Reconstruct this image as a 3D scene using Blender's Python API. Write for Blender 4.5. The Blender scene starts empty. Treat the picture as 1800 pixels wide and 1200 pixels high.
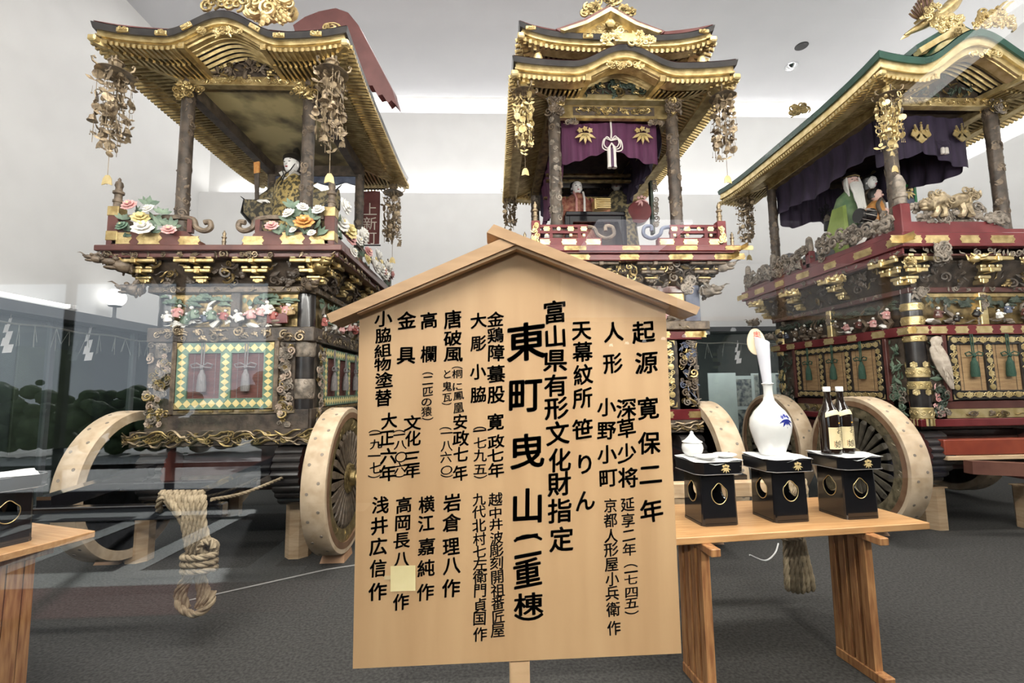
import bpy, math, random
import numpy as np
from mathutils import Matrix, Vector

SC = bpy.context.scene
COL = SC.collection
PI = math.pi
R = random.Random(7)

# ------------------------------------------------------------------ camera, view, world
FPX = 803.0
CAM_H = 1.5
YAW, PITCH, ROLL = math.radians(2.5), math.radians(5.7), math.radians(0.8)
fw = np.array([math.sin(YAW)*math.cos(PITCH), math.cos(YAW)*math.cos(PITCH), math.sin(PITCH)])
r0 = np.array([math.cos(YAW), -math.sin(YAW), 0.0]); u0 = np.cross(r0, fw)
rt = r0*math.cos(ROLL) - u0*math.sin(ROLL); up = u0*math.cos(ROLL) + r0*math.sin(ROLL)
cd = bpy.data.cameras.new('camera'); cam = bpy.data.objects.new('camera', cd); COL.objects.link(cam)
m = Matrix.Identity(4)
for i in range(3):
    m[i][0], m[i][1], m[i][2] = rt[i], up[i], -fw[i]
m[0][3], m[1][3], m[2][3] = 0, 0, CAM_H
cam.matrix_world = m
cd.sensor_width = 36; cd.lens = FPX/1800*36; cd.clip_start = .05; cd.clip_end = 200
SC.camera = cam

def at_y(px, py, Y):
    """world point on the vertical plane Y seen at a pixel: used once, to measure the photograph"""
    d = fw + rt*((px-900)/FPX) - up*((py-600)/FPX)
    p = d*(Y/d[1]); return Vector((p[0], p[1], p[2]+CAM_H))

SC.view_settings.view_transform = 'Standard'
SC.view_settings.look = 'None'
SC.view_settings.gamma = 1
SC.view_settings.use_curve_mapping = False
SC.view_settings.exposure = 0.30
try:
    SC.cycles.use_denoising = True
    SC.cycles.max_bounces = 8
    SC.cycles.transparent_max_bounces = 12
    SC.cycles.caustics_reflective = False
    SC.cycles.caustics_refractive = False
    SC.cycles.sample_clamp_indirect = 6
except Exception:
    pass

w = bpy.data.worlds.new('overcast_sky'); SC.world = w; w.use_nodes = True
w.node_tree.nodes['Background'].inputs[0].default_value = (.80, .90, 1.0, 1)
w.node_tree.nodes['Background'].inputs[1].default_value = 2.0

def area(name, loc, size, sizey, energy, rot, color=(1, .97, .93)):
    l = bpy.data.lights.new(name, 'AREA'); l.shape = 'RECTANGLE'; l.size = size; l.size_y = sizey
    l.energy = energy; l.color = color
    o = bpy.data.objects.new(name, l); o.location = loc; o.rotation_euler = rot; COL.objects.link(o); return o

sl = bpy.data.lights.new('sun', 'SUN'); sl.energy = 9; sl.angle = math.radians(2); so = bpy.data.objects.new('sun', sl); COL.objects.link(so)
so.rotation_euler = Vector((.30, .80, -.62)).to_track_quat('-Z', 'Y').to_euler()
# cove lamps: two troughs on the back wall, one on the right wall; unseen fill lights follow
UPW = (PI, 0, 0)
area('cove_light', (1.5, 9.22, 5.50), 14.0, .12, 95, UPW)
area('cove_light', (1.5, 9.42, 7.55), 14.0, .12, 130, (PI/2, 0, 0), (1, .98, .97))
area('cove_light', (8.75, 5.0, 5.60), .12, 7.5, 90, UPW)
area('hall_fill_light', (1.4, 2.2, 7.4), 11.0, .5, 480, (math.radians(-8), 0, 0), (1, .96, .90))  # unseen fill added to brighten the hall and the floats
area('hall_fill_light', (1.4, 7.0, 7.6), 12.0, .4, 220, (math.radians(10), 0, 0), (1, .98, .96))  # fill added to lighten the lower back wall, no fixture
area('front_fill_light', (1.0, .95, 3.05), 11.0, .16, 300, (math.radians(106), 0, 0), (1, .96, .90))  # unseen strip added to light float fronts and rafter undersides
area('hall_fill_light', (0.6, 1.15, 3.35), 6.0, .12, 60, (math.radians(35), 0, 0), (1, .95, .87))  # fill strip added low over the glass, no fixture

def spot(loc, target, energy, ang, blend=.8):
    l = bpy.data.lights.new('board_fill_spot', 'SPOT'); l.energy = energy; l.spot_size = math.radians(ang); l.spot_blend = blend
    l.shadow_soft_size = .02; l.color = (1, .94, .85)
    o = bpy.data.objects.new('board_fill_spot', l); o.location = loc; COL.objects.link(o)
    o.rotation_euler = (Vector(target)-Vector(loc)).to_track_quat('-Z', 'Y').to_euler()
# added spots on the visitors' side, brightening the notice board and tables through the glass
for sx, tx in ((-.60, .05), (1.78, .9)):
    spot((sx, -2.25, 3.18), (tx, 1.9, .45), 520, 40)
# ------------------------------------------------------------------ materials
MATS = {}
def mat(name, c1, c2=None, rough=.5, metal=0, scale=6, stretch=(1, 1, 1), bump=0, bscale=None, coat=0, detail=4, spec=None, emit=0, lo=.35, hi=.65, trans=0):
    if name in MATS: return MATS[name]
    M = bpy.data.materials.new(name); M.use_nodes = True
    nt = M.node_tree; b = nt.nodes['Principled BSDF']
    b.inputs['Roughness'].default_value = rough; b.inputs['Metallic'].default_value = metal
    b.inputs['Base Color'].default_value = (*c1, 1)
    if coat:
        b.inputs['Coat Weight'].default_value = coat; b.inputs['Coat Roughness'].default_value = .06
    if spec is not None: b.inputs['Specular IOR Level'].default_value = spec
    if emit:
        b.inputs['Emission Color'].default_value = (*c1, 1); b.inputs['Emission Strength'].default_value = emit
    if trans: b.inputs['Transmission Weight'].default_value = trans
    if c2 is not None or bump:
        tc = nt.nodes.new('ShaderNodeTexCoord'); mp = nt.nodes.new('ShaderNodeMapping')
        mp.inputs['Scale'].default_value = stretch
        nt.links.new(tc.outputs['Object'], mp.inputs[0])
        n = nt.nodes.new('ShaderNodeTexNoise'); n.inputs['Scale'].default_value = scale; n.inputs['Detail'].default_value = detail
        nt.links.new(mp.outputs[0], n.inputs[0])
        if c2 is not None:
            r = nt.nodes.new('ShaderNodeValToRGB'); r.color_ramp.elements[0].position = lo; r.color_ramp.elements[1].position = hi
            r.color_ramp.elements[0].color = (*c1, 1); r.color_ramp.elements[1].color = (*c2, 1)
            nt.links.new(n.outputs[0], r.inputs[0]); nt.links.new(r.outputs[0], b.inputs['Base Color'])
        if bump:
            n2 = n
            if bscale:
                n2 = nt.nodes.new('ShaderNodeTexNoise'); n2.inputs['Scale'].default_value = bscale; n2.inputs['Detail'].default_value = 4
                nt.links.new(mp.outputs[0], n2.inputs[0])
            bp = nt.nodes.new('ShaderNodeBump'); bp.inputs['Strength'].default_value = bump; bp.inputs['Distance'].default_value = .01
            nt.links.new(n2.outputs[0], bp.inputs['Height']); nt.links.new(bp.outputs[0], b.inputs['Normal'])
    MATS[name] = M
    return M

GOLD = mat('gold_leaf', (.36, .26, .11), (.64, .50, .25), .38, .85, 13, bump=.25, bscale=40)
GOLDB = mat('bright_gold', (.54, .41, .18), (.76, .62, .34), .38, .75, 13, bump=.15, bscale=50)
GOLDD = mat('aged_gold', (.15, .11, .05), (.48, .36, .16), .38, .85, 14, bump=.3, bscale=40)
GOLDX = mat('smoked_gold', (.13, .09, .04), (.40, .29, .13), .40, .8, 16, bump=.3, bscale=50)
BRONZE = mat('old_bronze', (.14, .11, .08), (.34, .26, .16), .42, .7, 20)
CHIME = mat('chime_brass', (.15, .11, .075), (.38, .29, .18), .42, .6, 30)
LACQ = mat('black_lacquer', (.008, .008, .010), None, .10, 0, coat=.6)
LACQW = mat('worn_black_lacquer', (.012, .011, .012), (.035, .03, .028), .28, 0, 8, coat=.2)
DARK = mat('dark_aged_wood', (.035, .026, .020), (.10, .075, .056), .45, 0, 12, bump=.3, bscale=50)
DARKB = mat('dark_brown_carving', (.065, .047, .033), (.19, .14, .095), .45, .1, 18, bump=.4, bscale=60)
GREYC = mat('weathered_carving', (.09, .075, .06), (.30, .25, .20), .55, 0, 18, bump=.4, bscale=60)
REDL = mat('red_lacquer', (.105, .013, .016), (.155, .026, .028), .26, 0, 5, coat=.25)
REDB = mat('brown_red_lacquer', (.075, .024, .020), (.125, .046, .038), .30, 0, 6, coat=.15)
ROOFR = mat('roof_red_brown', (.10, .030, .028), (.15, .05, .045), .5, 0, 5)
PALE = mat('pale_cypress', (.50, .34, .20), (.64, .47, .30), .55, 0, 5, (1, 1, 8), bump=.15)
PALEX = mat('pale_cypress_rim', (.46, .34, .22), (.62, .49, .35), .55, 0, 9, bump=.15)
PALEG = mat('worn_cypress_stud', (.18, .15, .12), (.30, .25, .2), .6, 0, 20)
TABLE = mat('oiled_table_wood', (.52, .27, .11), (.64, .37, .17), .35, 0, 4, (1.2, 14, 14), bump=.08, coat=.15)
TRESTLE = mat('trestle_wood', (.27, .11, .045), (.50, .26, .11), .38, 0, 5, (12, 12, 1.2), bump=.1, coat=.15)
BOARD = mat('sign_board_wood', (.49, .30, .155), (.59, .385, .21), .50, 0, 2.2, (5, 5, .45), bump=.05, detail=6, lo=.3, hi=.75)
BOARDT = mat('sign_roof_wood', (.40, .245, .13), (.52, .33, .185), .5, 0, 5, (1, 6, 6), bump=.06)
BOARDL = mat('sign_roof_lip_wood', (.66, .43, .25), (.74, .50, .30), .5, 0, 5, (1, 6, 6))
INK = mat('brush_ink', (.018, .015, .014), None, .55, 0)
PAPER = mat('white_paper', (.80, .80, .80), (.86, .86, .86), .7, 0, 20, bump=.05)
PAPERY = mat('yellowed_paper', (.72, .60, .30), (.80, .69, .40), .7, 0, 8)
LABELC = mat('cream_label', (.80, .66, .38), (.84, .73, .48), .5, 0, 9)
PORC = mat('white_porcelain', (.78, .78, .77), None, .10, 0, coat=.5)
BLUEI = mat('cobalt_glaze', (.02, .03, .22), None, .2, 0)
REDI = mat('red_ink', (.50, .03, .05), None, .6, 0)
GLASSB = mat('brown_bottle_glass', (.014, .008, .006), None, .06, 0, coat=.6)
CREAMP = mat('cream_paper_fan', (.78, .64, .42), (.82, .70, .50), .6, 0, 9)
PURP = mat('purple_crepe', (.060, .012, .042), (.095, .022, .065), .75, 0, 5, (6, 6, .6), bump=.2)
PURPD = mat('dark_purple_crepe', (.018, .012, .028), (.035, .022, .05), .8, 0, 5, (6, 6, .6), bump=.2)
GREEN = mat('green_paint', (.10, .17, .12), (.16, .25, .18), .5, 0, 10)
GREEND = mat('dark_green_paint', (.020, .034, .024), (.065, .085, .060), .5, 0, 12, bump=.3)
GREENR = mat('green_lacquer', (.006, .040, .026), (.012, .06, .04), .25, 0, 6, coat=.3)
YELL = mat('yellow_paint', (.60, .49, .21), (.70, .58, .29), .5, 0, 10)
WHITEP = mat('chalk_white_paint', (.68, .66, .62), (.80, .78, .74), .6, 0, 12)
PINKP = mat('pink_paint', (.55, .25, .24), (.68, .42, .40), .6, 0, 12)
ORNG = mat('orange_brocade', (.50, .19, .045), (.62, .33, .10), .5, .1, 22)
BROC = mat('gold_brocade', (.07, .06, .035), (.48, .36, .14), .45, .45, 26, lo=.45, hi=.55)
BROCD = mat('dark_brocade', (.05, .045, .035), (.26, .21, .11), .5, .3, 22, lo=.45, hi=.55)
REDROBE = mat('red_brocade', (.20, .045, .035), (.40, .20, .13), .6, .1, 24)
LIME = mat('lime_green_silk', (.14, .20, .03), (.21, .28, .06), .5, 0, 6)
SAGE = mat('sage_green_silk', (.06, .12, .055), (.13, .19, .09), .6, 0, 10)
SKINW = mat('white_doll_skin', (.74, .72, .70), None, .45, 0)
SKINP = mat('pink_doll_skin', (.62, .42, .37), None, .5, 0)
HAIR = mat('black_hair', (.008, .007, .007), None, .4, 0)
BEARD = mat('white_hair', (.66, .65, .62), None, .7, 0)
LIP = mat('red_lip', (.30, .03, .03), None, .5, 0)
BAMBOO = mat('bamboo_blind', (.36, .22, .11), (.50, .33, .17), .5, 0, 7, (1, 1, 6))
REDBLIND = mat('red_brown_blind', (.11, .035, .030), (.17, .06, .05), .5, 0, 7, (1, 1, 6))
TASG = mat('grey_tassel', (.12, .11, .11), (.22, .20, .20), .8, 0, 40, (6, 6, .6))
TASGR = mat('green_tassel', (.012, .045, .028), (.03, .075, .05), .8, 0, 40, (6, 6, .6))
CORDW = mat('white_cord', (.60, .56, .52), None, .7, 0)
CORDP = mat('purple_cord', (.07, .03, .07), None, .7, 0)
ROPE = mat('hemp_rope', (.24, .185, .115), (.40, .32, .21), .8, 0, 25, bump=.3, bscale=90)
IRON = mat('dark_iron', (.02, .02, .022), None, .4, .6)
BLUEP = mat('blue_grey_paint', (.05, .06, .10), (.12, .14, .20), .5, 0, 9)
LEAF = mat('leaf_green_paint', (.06, .10, .07), (.17, .23, .16), .5, 0, 12)
BANNER = mat('red_brown_banner', (.10, .025, .022), (.15, .045, .04), .75, 0, 7)
CHROME = mat('chrome', (.75, .76, .78), None, .12, 1)
LAMPW = mat('lit_globe', (1, .98, .95), None, .4, 0, emit=1.5)
TUBEW = mat('lit_tube', (1, .99, .97), None, .4, 0, emit=2.6)
ENAMEL = mat('white_enamel', (.8, .8, .8), None, .4, 0)

# ------------------------------------------------------------------ mesh builder
def grp(F):
    d = {}
    for f in F: d.setdefault(len(f), []).append(f)
    return {k: np.array(v, dtype=np.int32) for k, v in d.items()}

class T:                      # a template: points and faces
    def __init__(s, V, F):
        s.V = np.array(V, dtype=np.float64).reshape(-1, 3); s.G = F if isinstance(F, dict) else grp(F)

def t_join(*ts):
    V, G, n = [], {}, 0
    for t in ts:
        V.append(t.V)
        for k, a in t.G.items(): G.setdefault(k, []).append(a+n)
        n += len(t.V)
    return T(np.concatenate(V), {k: np.concatenate(a) for k, a in G.items()})

def t_xf(t, M):
    M = np.array(M); return T(t.V @ M[:3, :3].T + M[:3, 3], t.G)

class MB:
    def __init__(s, M=None):
        s.V, s.G, s.n, s.M = [], {}, 0, M
    def put(s, t, M=None, m=0):
        V = t.V
        if M is not None:
            A = np.array(M); V = V @ A[:3, :3].T + A[:3, 3]
        if s.M is not None:
            A = np.array(s.M); V = V @ A[:3, :3].T + A[:3, 3]
        s.V.append(V)
        for k, a in t.G.items(): s.G.setdefault((k, m), []).append(a+s.n)
        s.n += len(V)
        return s
    def box(s, c, d, m=0, rz=0, rx=0, ry=0, ch=0):
        t = t_box(d, ch)
        M = Matrix.Translation(c)
        if rz: M = M @ Matrix.Rotation(rz, 4, 'Z')
        if ry: M = M @ Matrix.Rotation(ry, 4, 'Y')
        if rx: M = M @ Matrix.Rotation(rx, 4, 'X')
        return s.put(t, M, m)
    def span(s, a, b, m=0, ch=0):     # box from corner to corner
        return s.box([(a[i]+b[i])/2 for i in range(3)], [abs(b[i]-a[i]) for i in range(3)], m, ch=ch)
    def bar(s, p, q, w_, h, m=0, up=(0, 0, 1)):
        return s.put(t_bar(p, q, w_, h, up), None, m)
    def tube(s, pts, r, n=6, m=0, cap=True, flat=1): return s.put(t_tube(pts, r, n, cap, flat), None, m)
    def lathe(s, prof, n=12, M=None, m=0): return s.put(t_lathe(prof, n), M, m)
    def ball(s, c, r, m=0, t=None, rz=0, ry=0, rx=0):
        if not hasattr(r, '__len__'): r = (r, r, r)
        M = Matrix.Translation(c) @ Matrix.Rotation(rz, 4, 'Z') @ Matrix.Rotation(ry, 4, 'Y') @ Matrix.Rotation(rx, 4, 'X') @ Matrix.Diagonal((*r, 1))
        return s.put(t or ICO2, M, m)
    def prism(s, poly, y0, y1, m=0, M=None): return s.put(t_prism(poly, y0, y1), M, m)
    def build(s, name, mats, parent=None, smooth=False, kind=None, label=None, cat=None, group=None, loc=None):
        me = mesh_from(s, name, mats, smooth)
        o = bpy.data.objects.new(name, me); COL.objects.link(o)
        if parent is not None: o.parent = parent
        if loc is not None: o.location = loc
        if kind: o['kind'] = kind
        if label: o['label'] = label
        if cat: o['category'] = cat
        if group: o['group'] = group
        return o

def mesh_from(s, name, mats, smooth):
    if not isinstance(mats, (list, tuple)): mats = [mats]
    me = bpy.data.meshes.new(name)
    V = np.concatenate(s.V).astype(np.float32)
    loops, starts, mi, c = [], [], [], 0
    for (k, m_), arrs in s.G.items():
        a = np.concatenate(arrs); loops.append(a.ravel()); starts.append(np.arange(len(a))*k+c); mi.append(np.full(len(a), m_)); c += a.size
    me.vertices.add(len(V)); me.vertices.foreach_set('co', V.ravel())
    lo = np.concatenate(loops).astype(np.int32); st = np.concatenate(starts).astype(np.int32); mi = np.concatenate(mi).astype(np.int32)
    me.loops.add(len(lo)); me.loops.foreach_set('vertex_index', lo)
    me.polygons.add(len(st)); me.polygons.foreach_set('loop_start', st)
    me.polygons.foreach_set('material_index', mi)
    for q in mats: me.materials.append(q)
    me.update(calc_edges=True)
    me.polygons.foreach_set('use_smooth', np.full(len(st), bool(smooth)))
    if smooth:
        me.set_sharp_from_angle(angle=.7)
    return me

def t_box(d, ch=0):
    x, y, z = d[0]/2, d[1]/2, d[2]/2
    if not ch:
        return T([(-x, -y, -z), (x, -y, -z), (x, y, -z), (-x, y, -z), (-x, -y, z), (x, -y, z), (x, y, z), (-x, y, z)],
                 [(0, 3, 2, 1), (4, 5, 6, 7), (0, 1, 5, 4), (1, 2, 6, 5), (2, 3, 7, 6), (3, 0, 4, 7)])
    V, idx = [], {}
    for sx in (-1, 1):
        for sy in (-1, 1):
            for sz in (-1, 1):
                for a in range(3):
                    p = [sx*(x-ch), sy*(y-ch), sz*(z-ch)]; p[a] = (sx*x, sy*y, sz*z)[a]
                    idx[(sx, sy, sz, a)] = len(V); V.append(p)
    F = []
    for a in range(3):
        b, c = (a+1) % 3, (a+2) % 3
        for sg in (-1, 1):
            q = []
            for sb, s2 in ((-1, -1), (1, -1), (1, 1), (-1, 1)):
                k = [0, 0, 0]; k[a], k[b], k[c] = sg, sb, s2; q.append(idx[(*k, a)])
            F.append(q if sg > 0 else q[::-1])
        for sb in (-1, 1):
            for s2 in (-1, 1):
                k0 = [0, 0, 0]; k0[a], k0[b], k0[c] = -1, sb, s2; k1 = list(k0); k1[a] = 1
                q = [idx[(*k0, b)], idx[(*k1, b)], idx[(*k1, c)], idx[(*k0, c)]]
                F.append(q if sb*s2 > 0 else q[::-1])
    for sx in (-1, 1):
        for sy in (-1, 1):
            for sz in (-1, 1):
                q = [idx[(sx, sy, sz, a)] for a in range(3)]
                F.append(q if sx*sy*sz > 0 else q[::-1])
    return T(V, F)

def t_bar(p, q, w_, h, up_=(0, 0, 1)):
    p, q, u_ = np.array(p, float), np.array(q, float), np.array(up_, float)
    d = q-p; d /= np.linalg.norm(d)+1e-12
    s = np.cross(d, u_); s /= np.linalg.norm(s)+1e-12; u_ = np.cross(s, d)
    V = []
    for c in (p, q):
        for a, b in ((-1, -1), (1, -1), (1, 1), (-1, 1)): V.append(c+s*a*w_/2+u_*b*h/2)
    return T(V, [(0, 1, 2, 3), (7, 6, 5, 4), (0, 4, 5, 1), (1, 5, 6, 2), (2, 6, 7, 3), (3, 7, 4, 0)])

def frames(P):
    P = np.array(P, float); n = len(P)
    Tn = np.zeros_like(P); Tn[1:-1] = P[2:]-P[:-2]; Tn[0] = P[1]-P[0]; Tn[-1] = P[-1]-P[-2]
    Tn /= np.linalg.norm(Tn, axis=1)[:, None]+1e-12
    a = np.array((0, 0, 1.)) if abs(Tn[0][2]) < .9 else np.array((1., 0, 0))
    N = np.cross(Tn[0], a); N /= np.linalg.norm(N)
    out = []
    for i in range(n):
        N = N-Tn[i]*(N@Tn[i]); N /= np.linalg.norm(N)+1e-12
        out.append((P[i], N.copy(), np.cross(Tn[i], N)))
    return out

def t_tube(pts, r, n=6, cap=True, flat=1):
    fr = frames(pts); k = len(fr)
    rr = [r]*k if not hasattr(r, '__len__') else list(r)
    if len(rr) != k: rr = list(np.interp(np.linspace(0, 1, k), np.linspace(0, 1, len(rr)), rr))
    V, F = [], []
    an = [2*PI*j/n for j in range(n)]
    for (p, N, B), q in zip(fr, rr):
        for a in an: V.append(p+N*math.cos(a)*q+B*math.sin(a)*q*flat)
    for i in range(k-1):
        for j in range(n):
            j2 = (j+1) % n; F.append((i*n+j, i*n+j2, (i+1)*n+j2, (i+1)*n+j))
    if cap:
        F.append(tuple(range(n))[::-1]); F.append(tuple((k-1)*n+j for j in range(n)))
    return T(V, F)

def t_lathe(prof, n=12):
    V, F = [], []; k = len(prof)
    for (r, z) in prof:
        for j in range(n): V.append((r*math.cos(2*PI*j/n), r*math.sin(2*PI*j/n), z))
    for i in range(k-1):
        for j in range(n):
            j2 = (j+1) % n; F.append((i*n+j, i*n+j2, (i+1)*n+j2, (i+1)*n+j))
    if prof[0][0] > 1e-4: F.append(tuple(range(n))[::-1])
    if prof[-1][0] > 1e-4: F.append(tuple((k-1)*n+j for j in range(n)))
    return T(V, F)

def t_prism(poly, y0, y1):
    n = len(poly); V = [(x, y0, z) for x, z in poly]+[(x, y1, z) for x, z in poly]
    F = [tuple(range(n)), tuple(range(2*n-1, n-1, -1))]
    for i in range(n):
        j = (i+1) % n; F.append((i, i+n, j+n, j))
    return T(V, F)

def _ico(sub):
    import bmesh
    b = bmesh.new(); bmesh.ops.create_icosphere(b, subdivisions=sub, radius=1)
    t = T([v.co[:] for v in b.verts], [[v.index for v in f.verts] for f in b.faces]); b.free(); return t
ICO1, ICO2, ICO3 = _ico(1), _ico(2), _ico(3)

def loft(secs, cap=True):
    n = len(secs[0]); V = [p for s in secs for p in s]; F = []
    for i in range(len(secs)-1):
        for j in range(n):
            j2 = (j+1) % n; F.append((i*n+j, i*n+j2, (i+1)*n+j2, (i+1)*n+j))
    if cap: F.append(tuple(range(n))[::-1]); F.append(tuple((len(secs)-1)*n+j for j in range(n)))
    return T(V, F)

def grid(fn, nu, nv):                       # surface fn(u, v) over the unit square
    V = [fn(i/nu, j/nv) for j in range(nv+1) for i in range(nu+1)]
    F = [(j*(nu+1)+i, j*(nu+1)+i+1, (j+1)*(nu+1)+i+1, (j+1)*(nu+1)+i) for j in range(nv) for i in range(nu)]
    return T(V, F)

def thick(t, d):                            # give a grid surface a thickness
    V2 = t.V+np.array(d); n = len(t.V); G = {k: [a, a[:, ::-1]+n] for k, a in t.G.items()}
    return T(np.concatenate([t.V, V2]), {k: np.concatenate(v) for k, v in G.items()})

def empty(name, loc, label, cat, group=None, rz=0, parent=None):
    o = bpy.data.objects.new(name, None); COL.objects.link(o); o.location = loc; o.rotation_euler = (0, 0, rz)
    o.empty_display_size = .1
    if label: o['label'] = label
    if cat: o['category'] = cat
    if group: o['group'] = group
    if parent: o.parent = parent
    return o

def copy_tree(o, parent=None):
    c = o.copy(); COL.objects.link(c)
    if parent is not None: c.parent = parent
    for ch in list(o.children): copy_tree(ch, c)
    return c

def tr(x, y, z): return Matrix.Translation((x, y, z))
def ro(a, ax): return Matrix.Rotation(a, 4, ax)
def sc(x, y=None, z=None): return Matrix.Diagonal((x, x if y is None else y, x if z is None else z, 1))

# ------------------------------------------------------------------ carving motifs (unit size, facing -y)
def m_curl():
    P, n = [], 15
    for i in range(n):
        t = i/(n-1); a = t*2.9*PI; q = 1-.86*t
        P.append((math.cos(a)*q, -.25*t, math.sin(a)*q))
    return t_tube(P, [.20, .24, .22, .18, .15], 5)
def m_leaf(n=5):
    V = [(0, 0, -1), (.30, .0, -.35), (.42, .05, .1), (.25, .05, .6), (0, 0, 1), (-.25, .05, .6), (-.42, .05, .1), (-.30, 0, -.35), (0, -.25, .1), (0, .2, .1)]
    F = [(i, (i+1) % 8, 8) for i in range(8)]+[((i+1) % 8, i, 9) for i in range(8)]
    return T(V, F)
def m_flower(k=6):
    ts = []
    for i in range(k):
        a = 2*PI*i/k; ts.append(t_xf(ICO1, ro(-a, 'Y') @ tr(0, -.1, .58) @ ro(.5, 'X') @ sc(.42, .2, .44)))
    for i in range(4):
        a = 2*PI*i/4+.4; ts.append(t_xf(ICO1, ro(-a, 'Y') @ tr(0, -.32, .26) @ ro(.9, 'X') @ sc(.26, .16, .28)))
    ts.append(t_xf(ICO1, tr(0, -.42, 0) @ sc(.18))); return t_join(*ts)
def m_cloud():
    ts = []
    for x, z, q in ((0, 0, .55), (.55, -.1, .42), (-.55, -.15, .45), (.2, .4, .38), (-.3, .35, .36), (.85, -.3, .25)):
        ts.append(t_xf(ICO1, tr(x, -.15*q, z) @ sc(q, q*.6, q*.8)))
    return t_join(*ts)
def m_ray():
    return t_lathe([(.02, -1), (.16, -.5), (.2, 0), (.14, .6), (.01, 1)], 5)
def m_wisp():
    P = [(math.sin(i*.75)*.22, -.12*math.cos(i*.9), -1+i*.25) for i in range(9)]
    return t_tube(P, [.04, .17, .2, .16, .03], 5)
MOT = {'curl': m_curl(), 'leaf': m_leaf(), 'flower': m_flower(), 'cloud': m_cloud(), 'ray': m_ray(), 'wisp': m_wisp(), 'blob': ICO1}

def carve(mb, M, w_, h, n, kinds, mats, s=(.02, .04), depth=.02, rnd=R):
    """relief of n motifs over a w by h field; local x right, z up, -y outward"""
    for i in range(n):
        k = rnd.choice(kinds); q = rnd.uniform(*s)
        x, z = rnd.uniform(q*.6, max(q*.7, w_-q*.6)), rnd.uniform(q*.6, max(q*.7, h-q*.6))
        X = M @ tr(x, -rnd.uniform(.1, 1)*depth, z) @ ro(rnd.uniform(0, 2*PI) if k not in ('cloud',) else rnd.uniform(-.5, .5), 'Y') @ ro(rnd.uniform(-.4, .4), 'X') @ sc(q, q*.8, q)
        mb.put(MOT[k], X, rnd.choice(mats))

def figures(root, M, w_, h, n, robes, white, black, rnd=R, s=1.0):
    """a row of small carved people, each a part of its own"""
    for i in range(n):
        q = h*s*rnd.uniform(.36, .50); x = w_*(i+.5)/n+rnd.uniform(-.02, .02); z = rnd.uniform(.0, h*.36)
        X = tr(x, -.035-rnd.uniform(0, .02), z) @ ro(rnd.uniform(-.5, .5), 'Y')
        mb = MB(M)
        mb.put(t_lathe([(.30, 0), (.36, .15), (.24, .5), (.20, .62), (.07, .70)], 7), X @ sc(q, q*.8, q), 0)
        mb.put(ICO1, X @ tr(0, -.05*q, .82*q) @ sc(q*.15), 1)
        mb.put(ICO1, X @ tr(0, .03*q, .90*q) @ sc(q*.15, q*.14, q*.12), 2)
        for sx in (-1, 1):
            mb.put(t_tube([(sx*.2, 0, .58), (sx*.36, -.12, .38), (sx*rnd.uniform(.15, .45), -.3, rnd.uniform(.25, .6))], [.10, .10, .07], 5), X @ sc(q), 0)
            mb.put(ICO1, X @ tr(sx*.3*q, -.3*q, .42*q) @ sc(q*.06), 1)
        mb.build('carved_figure', [rnd.choice(robes), white, black], root, smooth=True)

# side frames: local x along the face (left to right seen from outside), +y inward, z up
def face(side, hw, yf, yb):
    if side == 'front': return tr(-hw, yf, 0), 2*hw
    if side == 'right': return tr(hw, yf, 0) @ ro(PI/2, 'Z'), yb-yf
    if side == 'left': return tr(-hw, yb, 0) @ ro(-PI/2, 'Z'), yb-yf
    return tr(hw, yb, 0) @ ro(PI, 'Z'), 2*hw

# ------------------------------------------------------------------ lettering (flat print), glyphs made once
GLY = {}
def glyphs(chars, offset):
    tmp = []
    for c in sorted(set(chars)):
        cu = bpy.data.curves.new('glyph', 'FONT'); cu.body = c; cu.size = 1; cu.offset = offset; cu.resolution_u = 3; cu.fill_mode = 'FRONT'
        o = bpy.data.objects.new('glyph', cu); COL.objects.link(o); tmp.append((c, o, cu))
    bpy.context.view_layer.update()
    dg = bpy.context.evaluated_depsgraph_get()
    for c, o, cu in tmp:
        me = o.evaluated_get(dg).to_mesh()
        V = np.array([v.co[:] for v in me.vertices]).reshape(-1, 3)
        F = [list(p.vertices) for p in me.polygons]
        if len(V): GLY[(c, offset)] = T(np.stack([V[:, 0]-.5, np.zeros(len(V)), V[:, 1]-.38], 1), F)
        o.evaluated_get(dg).to_mesh_clear()
        bpy.data.objects.remove(o); bpy.data.curves.remove(cu)
# ------------------------------------------------------------------ setting
WALL = mat('white_plaster', (.665, .66, .655), (.695, .69, .685), .8, 0, 3)
CEIL = mat('grey_white_ceiling', (.47, .47, .49), (.49, .49, .51), .8, 0, 2)
CARPET = mat('charcoal_carpet', (.030, .029, .028), (.075, .072, .068), .95, 0, 60, bump=.5, bscale=260, detail=6)
BEAMM = mat('grey_steel_beam', (.07, .075, .085), (.09, .095, .10), .5, 0, 4)
DARKW = mat('dark_corridor_wall', (.055, .06, .058), (.075, .08, .076), .7, 0, 3)
OLIVE = mat('olive_reflection_panel', (.045, .05, .035), (.08, .085, .06), .6, 0, 2)
PAVE = mat('pale_pavement', (.55, .55, .52), (.65, .65, .62), .8, 0, 6)
HEDGE = mat('hedge_leaves', (.02, .045, .015), (.10, .16, .06), .7, 0, 7)
REDCARP = mat('red_carpet_edge', (.16, .03, .03), None, .9)
GREYTILE = mat('pale_floor_tile', (.42, .45, .42), (.50, .53, .50), .5, 0, 4)
PANELW = mat('display_board_white', (.62, .64, .62), (.70, .72, .70), .6, 0, 3)
PICT = mat('mounted_photograph', (.05, .06, .08), (.42, .40, .36), .4, 0, 9, lo=.4, hi=.6)

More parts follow.
